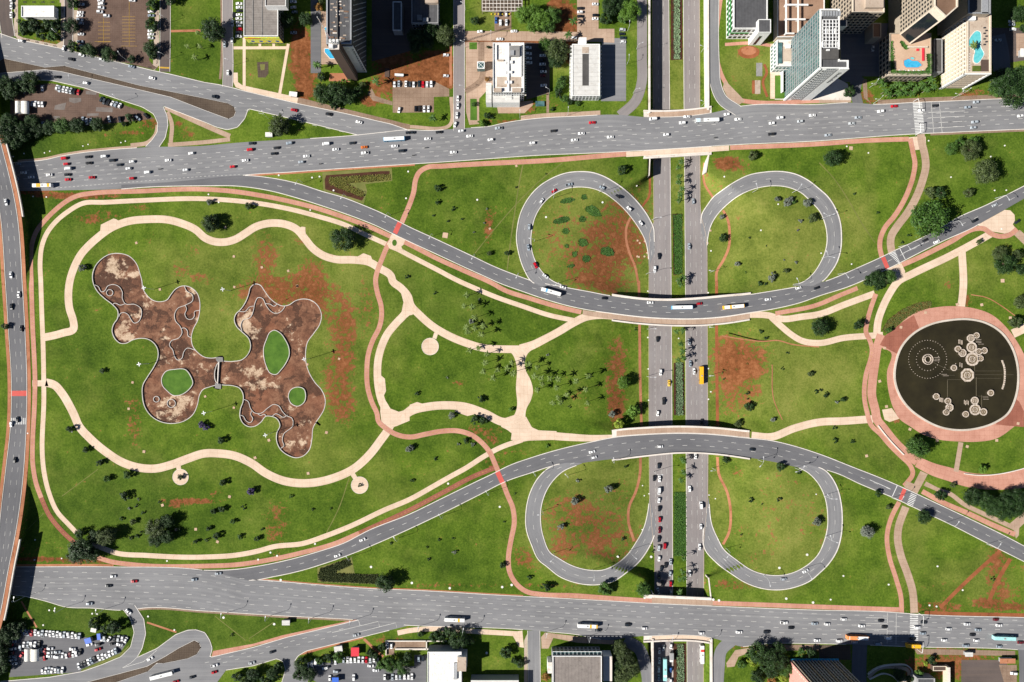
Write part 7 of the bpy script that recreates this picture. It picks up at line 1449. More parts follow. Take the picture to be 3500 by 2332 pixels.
def mast_lamp(x, y):
    root = empty('mast_lamp', wpt(x, y, 0), .2); parted('mast', LM, None, root)
    for i in range(4): o = parted('floodlight', LF, None, root); o.rotation_euler = (0,0, i*math.pi/2)
    tag(root, 'tall mast lamp with four floodlights standing round the dry basins','mast lamp','mast lamps round the basins')
for q in m('C0',(1650,92),(1600,888)) + m('C1',(275,107),(1125,835),(80,1397)) + m('D1',(412,106)): mast_lamp(*q)
def lamps(key, place, group, L, double=False, sc=1.0):
    for x, y, a in L: (X0, Y0), = m(key, (x, y)); lamp(X0, Y0, a, place, group, double, sc)
lamps('B1','along the curving road past the yellow flower bed','along the curving roads',[(1050,455,245),(1525,605,245),(1990,800,245)]); lamps('B2','along the curving road past the yellow flower bed','along the curving roads',[(255,1022,245),(700,1238,245),(1165,1435,245)])
lamps('B2','round the dry loop','round the loops',[(1335,1085,170),(1540,620,100),(2030,560,60),(1595,1530,220)]); lamps('B3','round the loop with grey shrubs','round the loops',[(1480,558,110),(1905,562,60),(1915,1545,120),(1030,1412,180)]); lamps('B4','round the loop with grey shrubs','round the loops',[(25,842,20),(25,1262,345)], True)
lamps('B4','along the curving road past the dense round tree','along the curving roads',[(200,1436,300),(850,1142,300),(1395,888,300),(1885,622,300)]); lamps('C3','beside the expressway between the viaducts','beside the expressway',[(1030,1012,180),(348,1025,0),(1030,500,180),(350,518,0)]); lamps('B3','beside the expressway at the dry loop','beside the expressway',[(405,855,0),(340,1435,0)])
lamps('D1','along the lower curving road','along the curving roads',[(1190,748,120),(905,862,120)]); lamps('D2','along the lower curving road','along the curving roads',[(770,358,120),(487,472,120),(205,612,120),(1240,278,100)]); lamps('D2','round the loop beside the queue','round the loops',[(967,368,130),(815,585,180),(883,842,220)])
lamps('E2','round the loop beside the queue','round the loops',[(1120,205,265)]); lamps('E3','round the loop beside the queue','round the loops',[(92,88,320)]); lamps('D3','round the lower shrub loop','round the loops',[(880,272,95),(1105,322,60)], True); lamps('E3','round the lower shrub loop','round the loops',[(912,240,280),(682,75,230),(1150,200,300)]); lamps('D4','round the lower shrub loop','round the loops',[(28,490,0),(35,740,340)], True)
lamps('D4','along the road below the fountain','along the curving roads',[(445,505,60),(775,655,60),(1025,788,60)]); lamps('D3','beside the expressway queue','beside the expressway',[(240,345,0),(598,322,180)])
lamps('E0','along the lower edge of the avenue opposite the towers','along the avenue opposite the towers',[(150,372,80),(395,438,80),(640,448,80)]); lamps('E1','along the lower edge of the avenue opposite the towers','along the avenue opposite the towers',[(135,470,80),(400,488,80),(660,500,80),(905,516,80)]); lamps('E2','along the lower edge of the avenue opposite the towers','along the avenue opposite the towers',[(60,552,80),(330,560,80),(830,590,80),(1090,615,80)]); lamps('E3','along the lower edge of the avenue opposite the towers','along the avenue opposite the towers',[(330,612,80),(560,622,80)])
lamps('A0','along the hotel quarter streets','along the hotel quarter streets',[(680,405,135),(825,905,95),(1365,650,120),(1820,240,150),(1812,632,160),(1320,1090,140)], sc=.8); lamps('A1','along the hotel quarter streets','along the hotel quarter streets',[(685,1275,120),(318,700,160),(890,1370,130)], sc=.8); lamps('A2','along the hotel quarter streets','along the hotel quarter streets',[(600,110,150),(600,510,160),(592,965,180),(1495,1010,150),(875,440,90),(1690,1240,90),(1180,1270,90)], sc=.8); lamps('A3','on the slip roads at the cutting','on the slip roads',[(235,530,20),(140,335,90),(200,1005,10),(135,690,90),(930,560,160),(935,1140,160)], sc=.8); lamps('A4','along the avenue before the hotels','along the avenue before the hotels',[(540,940,60),(580,1110,50),(1500,1025,40),(1420,1060,40)], True, .8)
# traffic-signal gantries over the two zebra crossings
def gantry(label, key, base, tip):
    (X0, Y0),(X1, Y1) = m(key, base, tip); a_, b_ = np.array(wpt(X0, Y0,0)), np.array(wpt(X1, Y1,6)); root = empty('signal_gantry', tuple(a_)); d = b_-a_
    tube('post',(0,0,-.1),(0,0,5.6), .16,'steel_white', root); tube('arm',(0,0,5.6),(d[0]*.35, d[1]*.35,6.2), .14,'steel_white', root); tube('arm',(d[0]*.35, d[1]*.35,6.2),(d[0], d[1],6.2), .12,'steel_white', root)
    boxw('signal_head','dark_metal', d[0]-.25, d[1]-.25, d[0]+.25, d[1]+.25,5.0,6.1, root); tag(root, label, 'traffic signal')
gantry('white traffic signal arm over the zebra crossing by the hotel palms','A4',(1010,1090),(1075,1165)); gantry('white traffic signal arm over the zebra crossing at the red cycle path','A4',(1030,1450),(1085,1320)); gantry('white traffic signal arm by the crossing above the orange-lit avenue','E4',(608,472),(634,550)); gantry('white traffic signal arm by the crossing beside the yellow bus','E4',(600,695),(636,652))
# pale round manholes and square covers
speckled('cover_white',(.62, .60, .56),(.82, .80, .76),4)
DISC = bpy.data.meshes.new('manhole_cover'); V = []; n_ = 14
for z_, r_ in ((-.05, .55),(.18, .55),(.18, .0)): V += [(r_*math.cos(2*math.pi*i/n_), r_*math.sin(2*math.pi*i/n_), z_) for i in range(n_)]
DISC.from_pydata(V, [],[(i, (i+1) % n_, n_+(i+1) % n_, n_+i) for i in range(n_)]+[tuple(range(n_, 2*n_))]); DISC.materials.append(MATS['cover_white'])
def cover(x, y, sc, place, sq=False):
    gz = ground_at(x, y)
    if sq:
        s_ = .6*sc; o = boxes_mesh('inspection_cover','cream_paving',[bx(-s_, -s_, s_, s_, -.05, .2)]); o.rotation_euler = (0,0, TR.uniform(-.4, .4)); o.location = wpt(x, y, gz); tag(o, 'square pale inspection cover %s' % place, 'inspection cover','square covers'); return
    o = bpy.data.objects.new('manhole_cover', DISC); COL.objects.link(o); o.location = wpt(x, y, gz+.02); o.scale = (sc, sc, 1); tag(o, 'round white manhole cover %s' % place, 'manhole cover','round white covers')
def covers(key, place, L, sc=1.0, sq=False):
    for q in m(key, *L): cover(q[0], q[1], sc, place, sq)
covers('B0','on the grass by the flyover',[(258,142),(355,602),(498,608),(92,190),(142,175)], .9); covers('B0','along the grass verge above the busy avenue',[(945,45),(890,62),(1297,25),(1345,10),(535,118),(478,135)], .8); covers('B1','beside the yellow flower bed',[(793,375),(1150,400),(1230,390),(1380,537),(2157,622),(2180,335)],1.1); covers('B1','beside the outer cream walk',[(150,665),(40,580),(1130,747)],1.0)
covers('B2','on the dry loop grass',[(2068,665),(1462,823),(725,638)],1.2); covers('B3','inside the shrubby loop',[(1755,685),(1570,965),(1035,1185),(1178,390),(238,487)],1.0); covers('B4','on the lawns by the fountain walks',[(1880,537),(2005,535),(1988,57),(347,1327),(1412,395),(1838,175),(527,135),(295,65),(1172,5),(1955,950),(20,1210)], .9)
covers('D0','on the lawn by the flyover bank',[(215,762),(378,876),(212,885),(170,110),(440,100)], .9); covers('D1','beside the lower cream walk',[(402,840),(443,860),(675,787),(327,883)],1.2); covers('D2','near the lower curving road',[(236,418),(552,560)],1.3); covers('E2','on the lawn above the avenue opposite the towers',[(246,320),(625,300),(849,325),(567,313),(14,288),(472,717)],1.5); covers('E3','at the foot of the lower loops',[(1052,384),(1216,408),(640,395),(605,390),(1010,196),(1180,115),(222,372),(185,378),(225,128),(20,128)],1.5)
covers('E4','on the lawn with red earth tracks',[(675,425),(718,432),(878,332),(724,186),(148,245),(70,390),(425,298)],1.1); covers('E1','beside the V-shaped shrub bed',[(1018,190),(745,262),(465,270),(425,540),(115,500)],1.5); covers('E0','on the shaded lawn by the crowded car park',[(907,493),(1068,576),(265,546),(302,455),(333,458),(565,476),(595,478),(75,402),(40,400),(1023,153)],1.1); covers('C3','beside the expressway',[(358,608),(363,945),(1007,942),(1008,1270),(1005,128),(358,112),(688,618),(1033,1190),(367,1280)], .9); covers('D3','beside the expressway queue',[(172,430),(183,492),(212,480),(579,488),(580,563),(618,510),(1235,483),(1180,852),(170,700),(635,760)], .8)
covers('B0','on the grass above the first basin',[(1462,1100)],1.3, True); covers('B1','on the worn grass above the second basin',[(218,933),(312,1245),(612,1362),(895,1400),(990,1560)],1.3, True); covers('C0','on the grass beside the first basin',[(1715,93),(1422,1090),(1380,1372)],1.3, True); covers('C1','on the worn grass beside the second basin',[(317,67),(990,58),(312,1360),(1440,837),(1100,897),(5,1240)],1.2, True); covers('D0','on the lower park lawn',[(882,222),(995,550),(1079,700),(1199,697)],1.5, True); covers('D1','on the lower park lawn',[(152,498),(393,152),(308,260),(745,105),(78,774),(633,355)],1.5, True); covers('B2','near the bare patch by the dry loop',[(1145,275),(860,948)],1.2, True); covers('B4','by the clump beside the straight walk',[(1965,1505),(340,85)],2.0, True); covers('D4','near the fountain plaza',[(290,248),(906,191),(555,85),(1087,153),(722,154),(1217,50)],1.5, True); covers('C4','near the fountain plaza',[(500,285),(650,195),(400,412),(412,770),(845,145),(995,147),(1170,227),(370,615)],1.5, True)
for q in m('B3',(272,1102),(248,1075),(245,1245),(262,1250),(322,1245),(325,1082),(352,1208),(998,1102),(1030,968)): cover(q[0], q[1],1.0,'on the slope of the dry loop', True)
(X0, Y0), = m('B2',(382,1018)); cover(X0, Y0,3.0,'on a pale slab beside the curving road', True)
# pavement letters HN
mt, n, l, b = new_mat('letter_dark'); b.inputs['Base Color'].default_value = (.06, .05, .045,1); b.inputs['Roughness'].default_value = .9
def letters(x, y, ang, h=6.0):
    c_, s_ = math.cos(ang), math.sin(ang); w = .95
    def pt(u, v): return (x+u*c_-v*s_, y+u*s_+v*c_)
    runs = [line(np.array([pt(*a), pt(*b_)]), w, .115) for a, b_ in (((0,0),(0, h)),((4,0),(4, h)),((0, h/2),(4, h/2)),((6,0),(6, h)),((10.5,0),(10.5, h)),((6,0),(10.5, h)))]
    paint(lo_, runs, 'letter_dark','pavement_letters')
for q in m('A0',(248,14),(347,14),(446,14),(545,14)): letters(*q, 0)
for q in m('A0',(285,418),(382,440),(478,462),(573,484),(1590,712)): letters(*q, .2)
for q in m('A0',(682,100),(682,200),(682,300),(1698,130),(1698,340),(1692,650),(182,100),(180,320)): letters(*q, math.pi/2)
# ================================================================== VEHICLES
mt, n, l, b = new_mat('car_paint'); oi = n.new('ShaderNodeObjectInfo'); l.new(oi.outputs['Color'], b.inputs['Base Color']); b.inputs['Roughness'].default_value = .32; b.inputs['Specular IOR Level'].default_value = .5; b.inputs['Coat Weight'].default_value = .4
mt, n, l, b = new_mat('car_glass'); b.inputs['Base Color'].default_value = (.012, .016, .02,1); b.inputs['Roughness'].default_value = .12; b.inputs['Specular IOR Level'].default_value = .6
flat('tyre',(.02, .02, .02), .9); flat('car_trim',(.03, .03, .032), .7)
def loft(name, secs, mats, mfun, cap=True):
    """secs: list of rings of equal length"""
    V = [v for s in secs for v in s]; k_ = len(secs[0]); F = []; mi = []
    for j in range(len(secs)-1):
        for i in range(k_): F.append((j*k_+i, j*k_+(i+1) % k_, (j+1)*k_+(i+1) % k_, (j+1)*k_+i)); mi.append(mfun(j, i))
    F.append(tuple(range(k_))[::-1]); F.append(tuple(range((len(secs)-1)*k_, len(secs)*k_))); mi += [0,0]
    me = bpy.data.meshes.new(name); me.from_pydata(V, [], F)
    for q in mats: me.materials.append(MATS[q])
    me.polygons.foreach_set('material_index', mi); me.update(); 
    bm = bmesh.new(); bm.from_mesh(me); bmesh.ops.recalc_face_normals(bm, faces=bm.faces); bm.to_mesh(me); bm.free(); return me
def car_body(prof, hw):
    """prof: list of (x, belt height, roof height, roof half width factor); rings are 8 points round the section"""
    secs = []
    for x, zb, zr, k_, wk in prof:
        w = hw*wk; secs.append([(x, -w*.94, .28),(x, -w, .55),(x, -w*.97, zb),(x, -w*k_, zr),(x, w*k_, zr),(x, w*.97, zb),(x, w, .55),(x, w*.94, .28)])
    def mf(j, i):
        a, b_ = prof[j], prof[j+1]; cab = (a[2]-a[1] > .25) and (b_[2]-b_[1] > .25)
        return 1 if (cab and i in (2,4)) else 0
    return loft('car_body', secs, ['car_paint','car_glass'], mf)
def pane(name, pts):
    me = bpy.data.meshes.new(name); me.from_pydata(pts, [],[tuple(range(len(pts)))]); me.materials.append(MATS['car_glass']); return me
def wheel_mesh():
    V = []; n_ = 10
    for y_, r_ in ((-.1, .22),(-.1, .31),(.1, .31),(.1, .22)): V += [(r_*math.cos(2*math.pi*i/n_), y_, r_*math.sin(2*math.pi*i/n_)) for i in range(n_)]
    F = [(j*n_+i, j*n_+(i+1) % n_, (j+1)*n_+(i+1) % n_, (j+1)*n_+i) for j in range(3) for i in range(n_)]+[tuple(range(n_)), tuple(range(3*n_, 4*n_))]
    me = bpy.data.meshes.new('wheel'); me.from_pydata(V, [], F); me.materials.append(MATS['tyre']); return me
WHEEL = wheel_mesh()
def scaled(kind):
    # x forward; (x, belt, roof, roof width, body width)
    if kind == 'hatchback': prof = [(-1.95, .70, .74, .9, .88),(-1.88, .86, .92, .88, .95),(-1.50, .92,1.44, .76,1),(-.9, .92,1.50, .77,1),(.25, .90,1.46, .76,1),(.95, .88, .96, .85,1),(1.75, .74, .80, .86, .97),(1.98, .58, .62, .84, .86)]; hw = .86; ws = [(.27,1.475, .98, .98, .62, .66)]; L = 3.95; rw = [(-1.52,1.42,-1.90, .93)]
    elif kind == 'sedan': prof = [(-2.2, .72, .78, .9, .86),(-2.1, .90, .95, .88, .95),(-1.55, .92,1.0, .84,1),(-.95, .92,1.42, .74,1),(.15, .90,1.44, .75,1),(.95, .88, .95, .85,1),(1.9, .74, .80, .86, .97),(2.2, .58, .62, .84, .86)]; hw = .88; ws = [(.17,1.45, .98, .97, .62, .66)]; rw = [(-.97,1.42,-1.53,1.02)]
    elif kind == 'suv': prof = [(-2.1, .80, .86, .9, .9),(-2.05,1.0,1.06, .88, .97),(-1.8,1.05,1.68, .78,1),(-.9,1.05,1.74, .80,1),(.35,1.02,1.70, .80,1),(1.0,1.0,1.10, .86,1),(1.95, .88, .95, .88, .98),(2.2, .66, .70, .86, .88)]; hw = .93; ws = [(.37,1.70,1.02,1.11, .68, .72)]; rw = [(-1.82,1.66,-2.06,1.08)]
    elif kind == 'pickup': prof = [(-2.5, .80, .86, .95, .95),(-2.48, .98,1.02, .95,1),(-.95, .98,1.02, .95,1),(-.85,1.0,1.66, .80,1),(.45,1.0,1.66, .80,1),(1.15, .98,1.08, .86,1),(2.2, .88, .95, .88, .98),(2.5, .66, .70, .86, .88)]; hw = .92; ws = [(.47,1.66,1.16,1.09, .68, .72)]; rw = [(-.87,1.64,-.96,1.05)]
    else: prof = [(-2.45, .8, .9, .95, .92),(-2.42,1.1,2.05, .88, .97),(-1.2,1.1,2.15, .90,1),(.9,1.1,2.12, .90,1),(1.75,1.05,1.30, .9,1),(2.3, .9,1.0, .9, .97),(2.5, .6, .66, .88, .9)]; hw = .98; ws = [(.95,2.08,1.72,1.33, .76, .82)]; rw = [(-2.44,1.9,-2.465,1.2)]
    body = car_body(prof, hw); x0, z0, x1, z1, w0, w1 = ws[0]
    wsm = pane('windscreen',[(x0+.06,-w0, z0-.03),(x1-.04,-w1*1.08, z1+.05),(x1-.04, w1*1.08, z1+.05),(x0+.06, w0, z0-.03)])
    a, za, c, zc = rw[0]; rwm = pane('rear_window',[(a-.05, w0*.95, za-.02),(c-.01, w1, zc+.05),(c-.01,-w1, zc+.05),(a-.05,-w0*.95, za-.02)])
    fx = prof[-1][0]-.72; rx = prof[0][0]+.68
    return body, wsm, rwm, [(fx, hw-.06),(fx, -hw+.06),(rx, hw-.06),(rx, -hw+.06)]
KINDS = {k_: scaled(k_) for k_ in ('hatchback','sedan','suv','pickup','van')}
bed_me = bpy.data.meshes.new('load_bed'); bed_me.from_pydata([(-2.35,-.72,1.035),(-1.05,-.72,1.035),(-1.05, .72,1.035),(-2.35, .72,1.035)],[],[(0,1,2,3)]); bed_me.materials.append(MATS['car_trim'])
PAL = {'w': [(.80, .80, .80),(.72, .73, .74),(.85, .85, .84)],'s': [(.36, .40, .44),(.45, .48, .50),(.28, .33, .38)],'b': [(.010, .012, .016),(.016, .022, .03),(.02, .02, .022)],'g': [(.015, .03, .04),(.05, .06, .07)],'r': [(.50, .008, .02),(.40, .006, .015)],'k': [(.13, .006, .012)],'y': [(.80, .50, .06)],'o': [(.62, .15, .02)],'u': [(.03, .10, .32)]}
CN = {'w': 'white','s': 'silver','b': 'black','g': 'dark grey','r': 'red','k': 'dark red','y': 'yellow','o': 'orange','u': 'blue'}
CR = random.Random(21)
def road_z(x, y):
    z = tz1(x, y)
    if abs(x-2318) < 260:
        for L, R in ((at_, ab_),(st_, sb_)):
            if np.interp(x, L[:, 0], L[:, 1])-6 < y < np.interp(x, R[:, 0], R[:, 1])+6: return .1
        for L, R in ((ct_, cb_),(dt_, db_)):
            ya, yb = np.interp(x, L[:, 0], L[:, 1]), np.interp(x, R[:, 0], R[:, 1])
            if min(ya, yb)-4 < y < max(ya, yb)+4: return .1
    if x < 110 and np.interp(y, OVER_L[:, 1], OVER_L[:, 0])-4 < x < np.interp(y, OVER_R[:, 1], OVER_R[:, 0])+4 and y > 470: return float(over_z(y))+.1
    return z+.1
KLAB = {'hatchback': 'hatchback','sedan': 'saloon car','suv': 'SUV','pickup': 'pickup truck','van': 'van'}
def car(x, y, ang, col, place, group, kind=None, parked=False):
    kind = kind or CR.choice(['hatchback','hatchback','sedan','sedan','suv']); body, wsm, rwm, wh = KINDS[kind]; z = road_z(x, y)
    name = {'hatchback': 'hatchback','sedan': 'saloon_car','suv': 'suv','pickup': 'pickup_truck','van': 'van'}[kind]
    o = bpy.data.objects.new(name, body); COL.objects.link(o); o.location = wpt(x, y, z); o.rotation_euler = (0,0, math.radians(ang)); o.color = (*CR.choice(PAL[col]),1)
    for nm, me_ in (('windscreen', wsm),('rear_window', rwm)): q = bpy.data.objects.new(nm, me_); COL.objects.link(q); q.parent = o
    if kind == 'pickup': q = bpy.data.objects.new('load_bed', bed_me); COL.objects.link(q); q.parent = o
    for wx, wy in wh: q = bpy.data.objects.new('wheel', WHEEL); COL.objects.link(q); q.parent = o; q.location = (wx, wy, .31)
    if place in (AN_[0], AS_[0]):
        L_, R_ = (at_, ab_) if place == AN_[0] else (st_, sb_); ya, yb = np.interp(x, L_[:, 0], L_[:, 1]), np.interp(x, R_[:, 0], R_[:, 1]); f_ = min(max((y-ya)/(yb-ya),0), .99)
        if place == AS_[0]: f_ = 1-f_
        secs = SECN if place == AN_[0] else SECS; lane = ['kerb lane away from the park','second lane from the buildings','middle lane on building side','middle lane on park side','second lane from the park','kerb lane beside the park'][int(f_*6)]
        place = '%s, %s' % ([w_ for lim, w_ in secs if x < lim][0], lane)
    tag(o, '%s %s %s' % (CN[col], KLAB[kind], place) if ',' in place else '%s %s %s %s' % (CN[col], KLAB[kind],'parked' if parked else 'driving', place), KLAB[kind],'%s %s' % ('cars parked' if parked else 'traffic', group))
ORD = 'first second third fourth fifth sixth seventh eighth ninth tenth eleventh twelfth thirteenth fourteenth fifteenth sixteenth seventeenth eighteenth nineteenth twentieth'.split()
def cars(key, place, group, txt, parked=False, end=None):
    """txt: entries colour x y angle [kind]"""
    place0 = place
    for no, e in enumerate(txt.split(';')):
        q = e.split()
        if not q: continue
        if end: place = '%s, %s from %s' % (place0, ORD[no], end)
        (X0, Y0), = m(key, (float(q[1]), float(q[2]))); car(X0, Y0, float(q[3])+CR.uniform(-1.5,1.5)+(180 if parked and CR.random() < .5 else 0), q[0], place, group, q[4] if len(q) > 4 else None, parked)
SECN = [(250,'at the flyover end of hotel avenue'),(520,'on hotel avenue below the triangle lawn'),(800,'on hotel avenue before the curving road splits'),(1180,'on hotel avenue by the V-shaped bed'),(1650,'on hotel avenue by the side street'),(2150,'on hotel avenue below the ducted building'),(2480,'on hotel avenue above the cutting'),(2960,'on hotel avenue before the glass tower'),(3200,'on hotel avenue at the zebra'),(9999,'on hotel avenue past the zebra')]
SECS = [(800,'on far avenue near the flyover'),(1600,'on far avenue below the shrub bed'),(2180,'on far avenue by the side street'),(2480,'on far avenue above the cutting'),(2860,'on far avenue before the louvred tower'),(3050,'on far avenue before the stop lines'),(3200,'on far avenue at the zebra'),(9999,'on far avenue past the zebra')]
AN_, AS_ = ('on the avenue before the hotel towers','on the hotel avenue'),('on the avenue opposite the hotel towers','on the avenue opposite')
cars('A0','by the kerb of the walled garden street','by the walled garden','w 130 70 90;w 128 165 90;w 130 2 90;w 690 522 82', True)
cars('A0','on the diagonal street of the hotel quarter','on the diagonal street','w 232 445 166;b 768 640 166;s 1415 718 166;w 1635 842 166;w 925 895 166')
cars('A0','at the kerb under trees by the old car park','in the old brown car park','w 880 597 166;w 1098 645 166', True)
cars('A0','in the old brown car park','in the old brown car park','s 875 52 0;w 1085 10 0;w 1090 48 0;w 1092 90 0;w 1078 133 0;w 1150 176 0;w 868 140 0;w 862 175 0;s 862 218 0;s 870 257 0;w 872 372 0;s 865 452 0;s 868 497 0;w 1425 10 0;w 1622 130 0;s 1625 172 0;w 1620 336 0;w 1620 373 0;w 1620 412 0', True)
cars('A0','in the patched brown car park with the tent','in the patched car park','w 462 950 85;w 618 945 80;s 645 958 80;w 688 962 80;w 725 970 78;s 765 978 78;b 803 985 78;r 848 993 72;s 353 1120 90;w 388 1120 90;w 427 1120 90;w 463 1122 90;g 1095 1070 65;g 1125 1092 65;b 1165 1105 68;w 1210 1116 68;s 1250 1126 68;w 1290 1138 68;s 897 1288 100;w 937 1305 100;s 980 1300 95;w 1175 1280 105;b 1293 1285 92;s 1483 1270 135;b 1570 1245 135;s 270 975 60;s 467 1335 90;b 620 830 0', True)
cars('A1','in the row beside the mural office','beside the mural office','w 372 45 0;w 372 85 0;b 375 122 0;w 370 165 0;w 370 207 0;w 373 247 0;s 372 283 0;r 376 322 0;g 370 358 0;w 368 395 0', True, 'the rear')
cars('A1','at the kerb of the mural office street','beside the mural office','b 315 165 90;s 302 255 90;w 297 437 90;s 218 478 90', True); cars('A1','down the mural office street','on hotel quarter streets','w 253 785 92')
cars('A1','behind the mural office','behind the mural office','w 952 25 0;w 952 85 0;s 965 135 0;s 955 355 0', True)
cars('A1','on the diagonal street joining the hotel avenue','on the diagonal street','b 115 1043 -13 suv;r 960 1185 167;b 1330 1228 167;w 1655 1313 167')
cars('A1','in the small brick car park beside the earth lot','in the brick car park','w 2035 908 90;s 2082 902 90;w 2157 903 90;w 2085 1183 78', True); cars('A2','in the small brick car park beside the earth lot','in the brick car park','g 6 908 90;w 45 910 90;g 103 902 90;r 145 910 90;w 188 910 90;w 233 905 90;b 65 1170 90;b 107 1170 90;w 157 1172 90;w 203 1172 90', True)
cars('A2','on the red earth lot','on the earth lot','w 390 595 0;w 390 818 0', True); cars('A2','queuing down the side street to the hotel avenue','on hotel quarter streets','w 517 1058 -90;w 517 1140 -90;w 507 1240 -92;w 490 1337 -105')
cars('A2','along the red-brown lane behind the ducted building','on the back lane','w 757 345 0;w 1118 340 0;w 967 425 0;w 1762 410 0', True); cars('A2','between the hedges below the pergola','below the pergola','b 972 147 90;w 1035 155 90;w 973 250 90;w 1037 247 90;u 927 222 90', True); cars('A2','in the lane lot beside the palm','in the lane lot','b 1828 95 0;w 1828 135 0;b 1830 180 0;w 1990 50 0;b 1993 168 0;w 1990 207 0', True)
cars('A2','in the shaded courtyard of the ducted building','in the courtyard','w 1272 517 0;w 1275 582 0;w 1278 630 0;w 1280 678 0;w 1427 600 0;b 1425 655 0;w 1425 693 0;b 1425 735 0;w 1435 773 0;k 1430 815 0;w 1437 920 0', True); cars('A3','in the asphalt lot beside the pale block','in the asphalt lot','s 85 325 0;b 80 368 0;g 92 410 0;w 92 455 0', True)
cars('A2', *AN_, 'b 25 1425 183;b 315 1420 183;w 555 1408 183;w 645 1463 183;w 195 1492 183;w 870 1502 183;s 955 1378 183 pickup;b 1540 1407 183;w 1840 1435 183;w 1765 1505 183;w 1318 1537 183;r 1955 1318 183;w 2150 1473 183'); cars('A1', *AN_, 'b 2185 1425 183')
cars('A3', *AN_, 'w 412 1280 182 van;w 775 1255 182;w 727 1322 182;w 1203 1230 182;w 1322 1283 182;w 1772 1268 182;w 1685 1325 182;s 1988 1305 182;w 2118 1240 182;b 1678 1442 182;w 555 1448 182'); cars('A4', *AN_, 'r 798 1143 182;w 653 1198 182;s 412 1265 182;s 345 1327 182;s 90 1453 182;w 1092 1187 182;b 1235 1137 182;s 1675 1100 182;s 1585 1155 182;w 2037 1133 182;w 2150 1247 182;s 1660 1313 182;s 1645 1373 182')
cars('A4','in the shaded hotel courtyard','in the hotel courtyard','s 570 525 90', True); cars('A4','beside the dark grove of the roof-pool hotel','beside the roof-pool hotel','w 2070 320 0;s 1910 435 0;s 2060 270 0;w 2055 235 0', True)
cars('B0', *AN_, 's 200 258 182;w 257 350 182;s 170 412 182;s 165 520 182 suv;w 340 398 182;w 535 373 182;r 692 195 184;r 716 256 182;w 735 307 182 van;b 728 370 182;r 735 423 182;b 950 180 183;b 957 246 182;w 1120 175 182 suv;b 1208 218 182;b 1285 265 182;w 1420 232 182;w 1383 305 182;r 1420 410 182;r 990 400 182;w 1585 345 182;w 1808 216 182;w 1995 320 182;w 2055 142 183'); cars('B1', *AN_, 'b 508 35 182;r 488 103 182 suv;b 770 83 183;b 745 145 182;s 910 33 183;w 1303 42 183 van;b 1582 32 183;o 1710 76 183;w 1405 100 183;w 1092 172 183;s 1037 235 183;r 303 285 183;w 437 218 183;w 2037 65 183;b 2110 115 183;w 1718 138 183 pickup'); cars('B2', *AN_, 'w 470 130 183')
cars('B0','on the flyover road','on the flyover','w 72 665 -80;w 125 1443 -86'); cars('C0','on the flyover road','on the flyover','w 208 148 90;b 130 280 -88;b 235 513 90;b 195 1487 92;w 128 1535 -98'); cars('D0','on the flyover road','on the flyover','b 95 273 85')
cars('B2','round the dry loop','on the loops','s 1710 477 12 pickup;r 1548 545 35;w 1415 650 55;s 1280 932 85;s 1273 1150 -80;r 1347 1340 -62;w 1457 1458 -35;s 2063 510 155'); cars('B3','round the dry loop','on the loops','b 35 600 147;w 157 735 132;w 283 890 118'); cars('E3','round the lower shrub loop','on the loops','s 1035 262 5;w 1168 213 25')
EX_ = 'on the expressway carriageway with palm shadows','on the palm-shaded carriageway'; QX_ = 'on the expressway carriageway without palm shadows','on the queue carriageway'
cars('B3', *EX_, 's 842 655 90;s 798 1137 90'); cars('B3', *QX_, 'b 475 1243 -90;w 430 1380 -88'); cars('C3', *QX_, 'b 458 627 -92;w 492 980 -90;y 583 1097 -90 sedan;b 525 1290 -90 pickup;w 462 1420 -90'); cars('C3', *EX_, 's 800 655 90;s 810 888 90;w 852 970 90;b 935 1510 90')
cars('D3','in the queue under the lower viaduct','on the queue carriageway','b 270 308 -90;b 242 384 -90;w 275 388 -90;w 272 462 -90 van;w 271 518 -90;b 273 570 -90;r 276 636 -90;k 275 700 -90;b 270 755 -90;s 270 810 -90;r 307 797 -90;w 272 875 -90'); cars('D3', *EX_, 'w 495 247 90;w 458 449 90;w 528 548 90 van;w 528 680 90;w 521 804 90'); cars('E3','in the queue before the avenue bridge','on the queue carriageway','s 343 158 -90;b 312 178 -90;b 285 198 -100;s 340 228 -90;b 272 247 -90;b 293 290 -95;r 343 290 -90;w 268 335 -75;w 345 345 -90'); cars('E3', *EX_, 'w 460 226 90')
cars('G2','in the cutting beyond the avenue bridge','in the far cutting','w 75 648 -90;s 105 625 -90;w 165 612 -90;w 75 725 -90;w 70 793 -90;s 70 860 -90;u 162 795 -90;w 162 885 -90')
cars('B4','on the curving road past the dense round tree','on the curving road by the towers','s 1875 693 28;b 1663 862 28;b 1130 1072 28;w 1252 1087 28;b 2118 872 35'); cars('C2','on the curving road with the buses','on the curving road by the towers','w 1645 72 -18;b 2088 188 -5'); cars('C3','on the curving road with the buses','on the curving road by the towers','w 383 235 -2;r 908 246 5;w 1645 200 8;w 1970 78 18;b 2165 78 20')
cars('D1','on the lower curving road','on the lower curving road','w 967 760 24;w 813 857 20'); cars('D2','on the lower curving road','on the lower curving road','w 1117 222 13;w 1128 256 13'); cars('D3','on the lower curving road','on the lower curving road','w 280 190 0;b 843 208 -6')
cars('E0', *AS_, 'w 697 245 0;r 825 276 0;b 668 304 0;s 552 412 -3;s 1192 265 0'); cars('E0','on the ramp by the crowded car park','on the ramp','w 790 462 -40;w 922 750 28'); cars('E1', *AS_, 's 85 228 3'); cars('E1','on the diagonal street below the avenue','on the diagonal street below the avenue','s 928 604 12;b 415 708 14;s 290 775 14;w 62 790 12 pickup;r 60 832 12'); cars('E0','on the diagonal street below the avenue','on the diagonal street below the avenue','b 1180 862 14;r 1080 890 14')
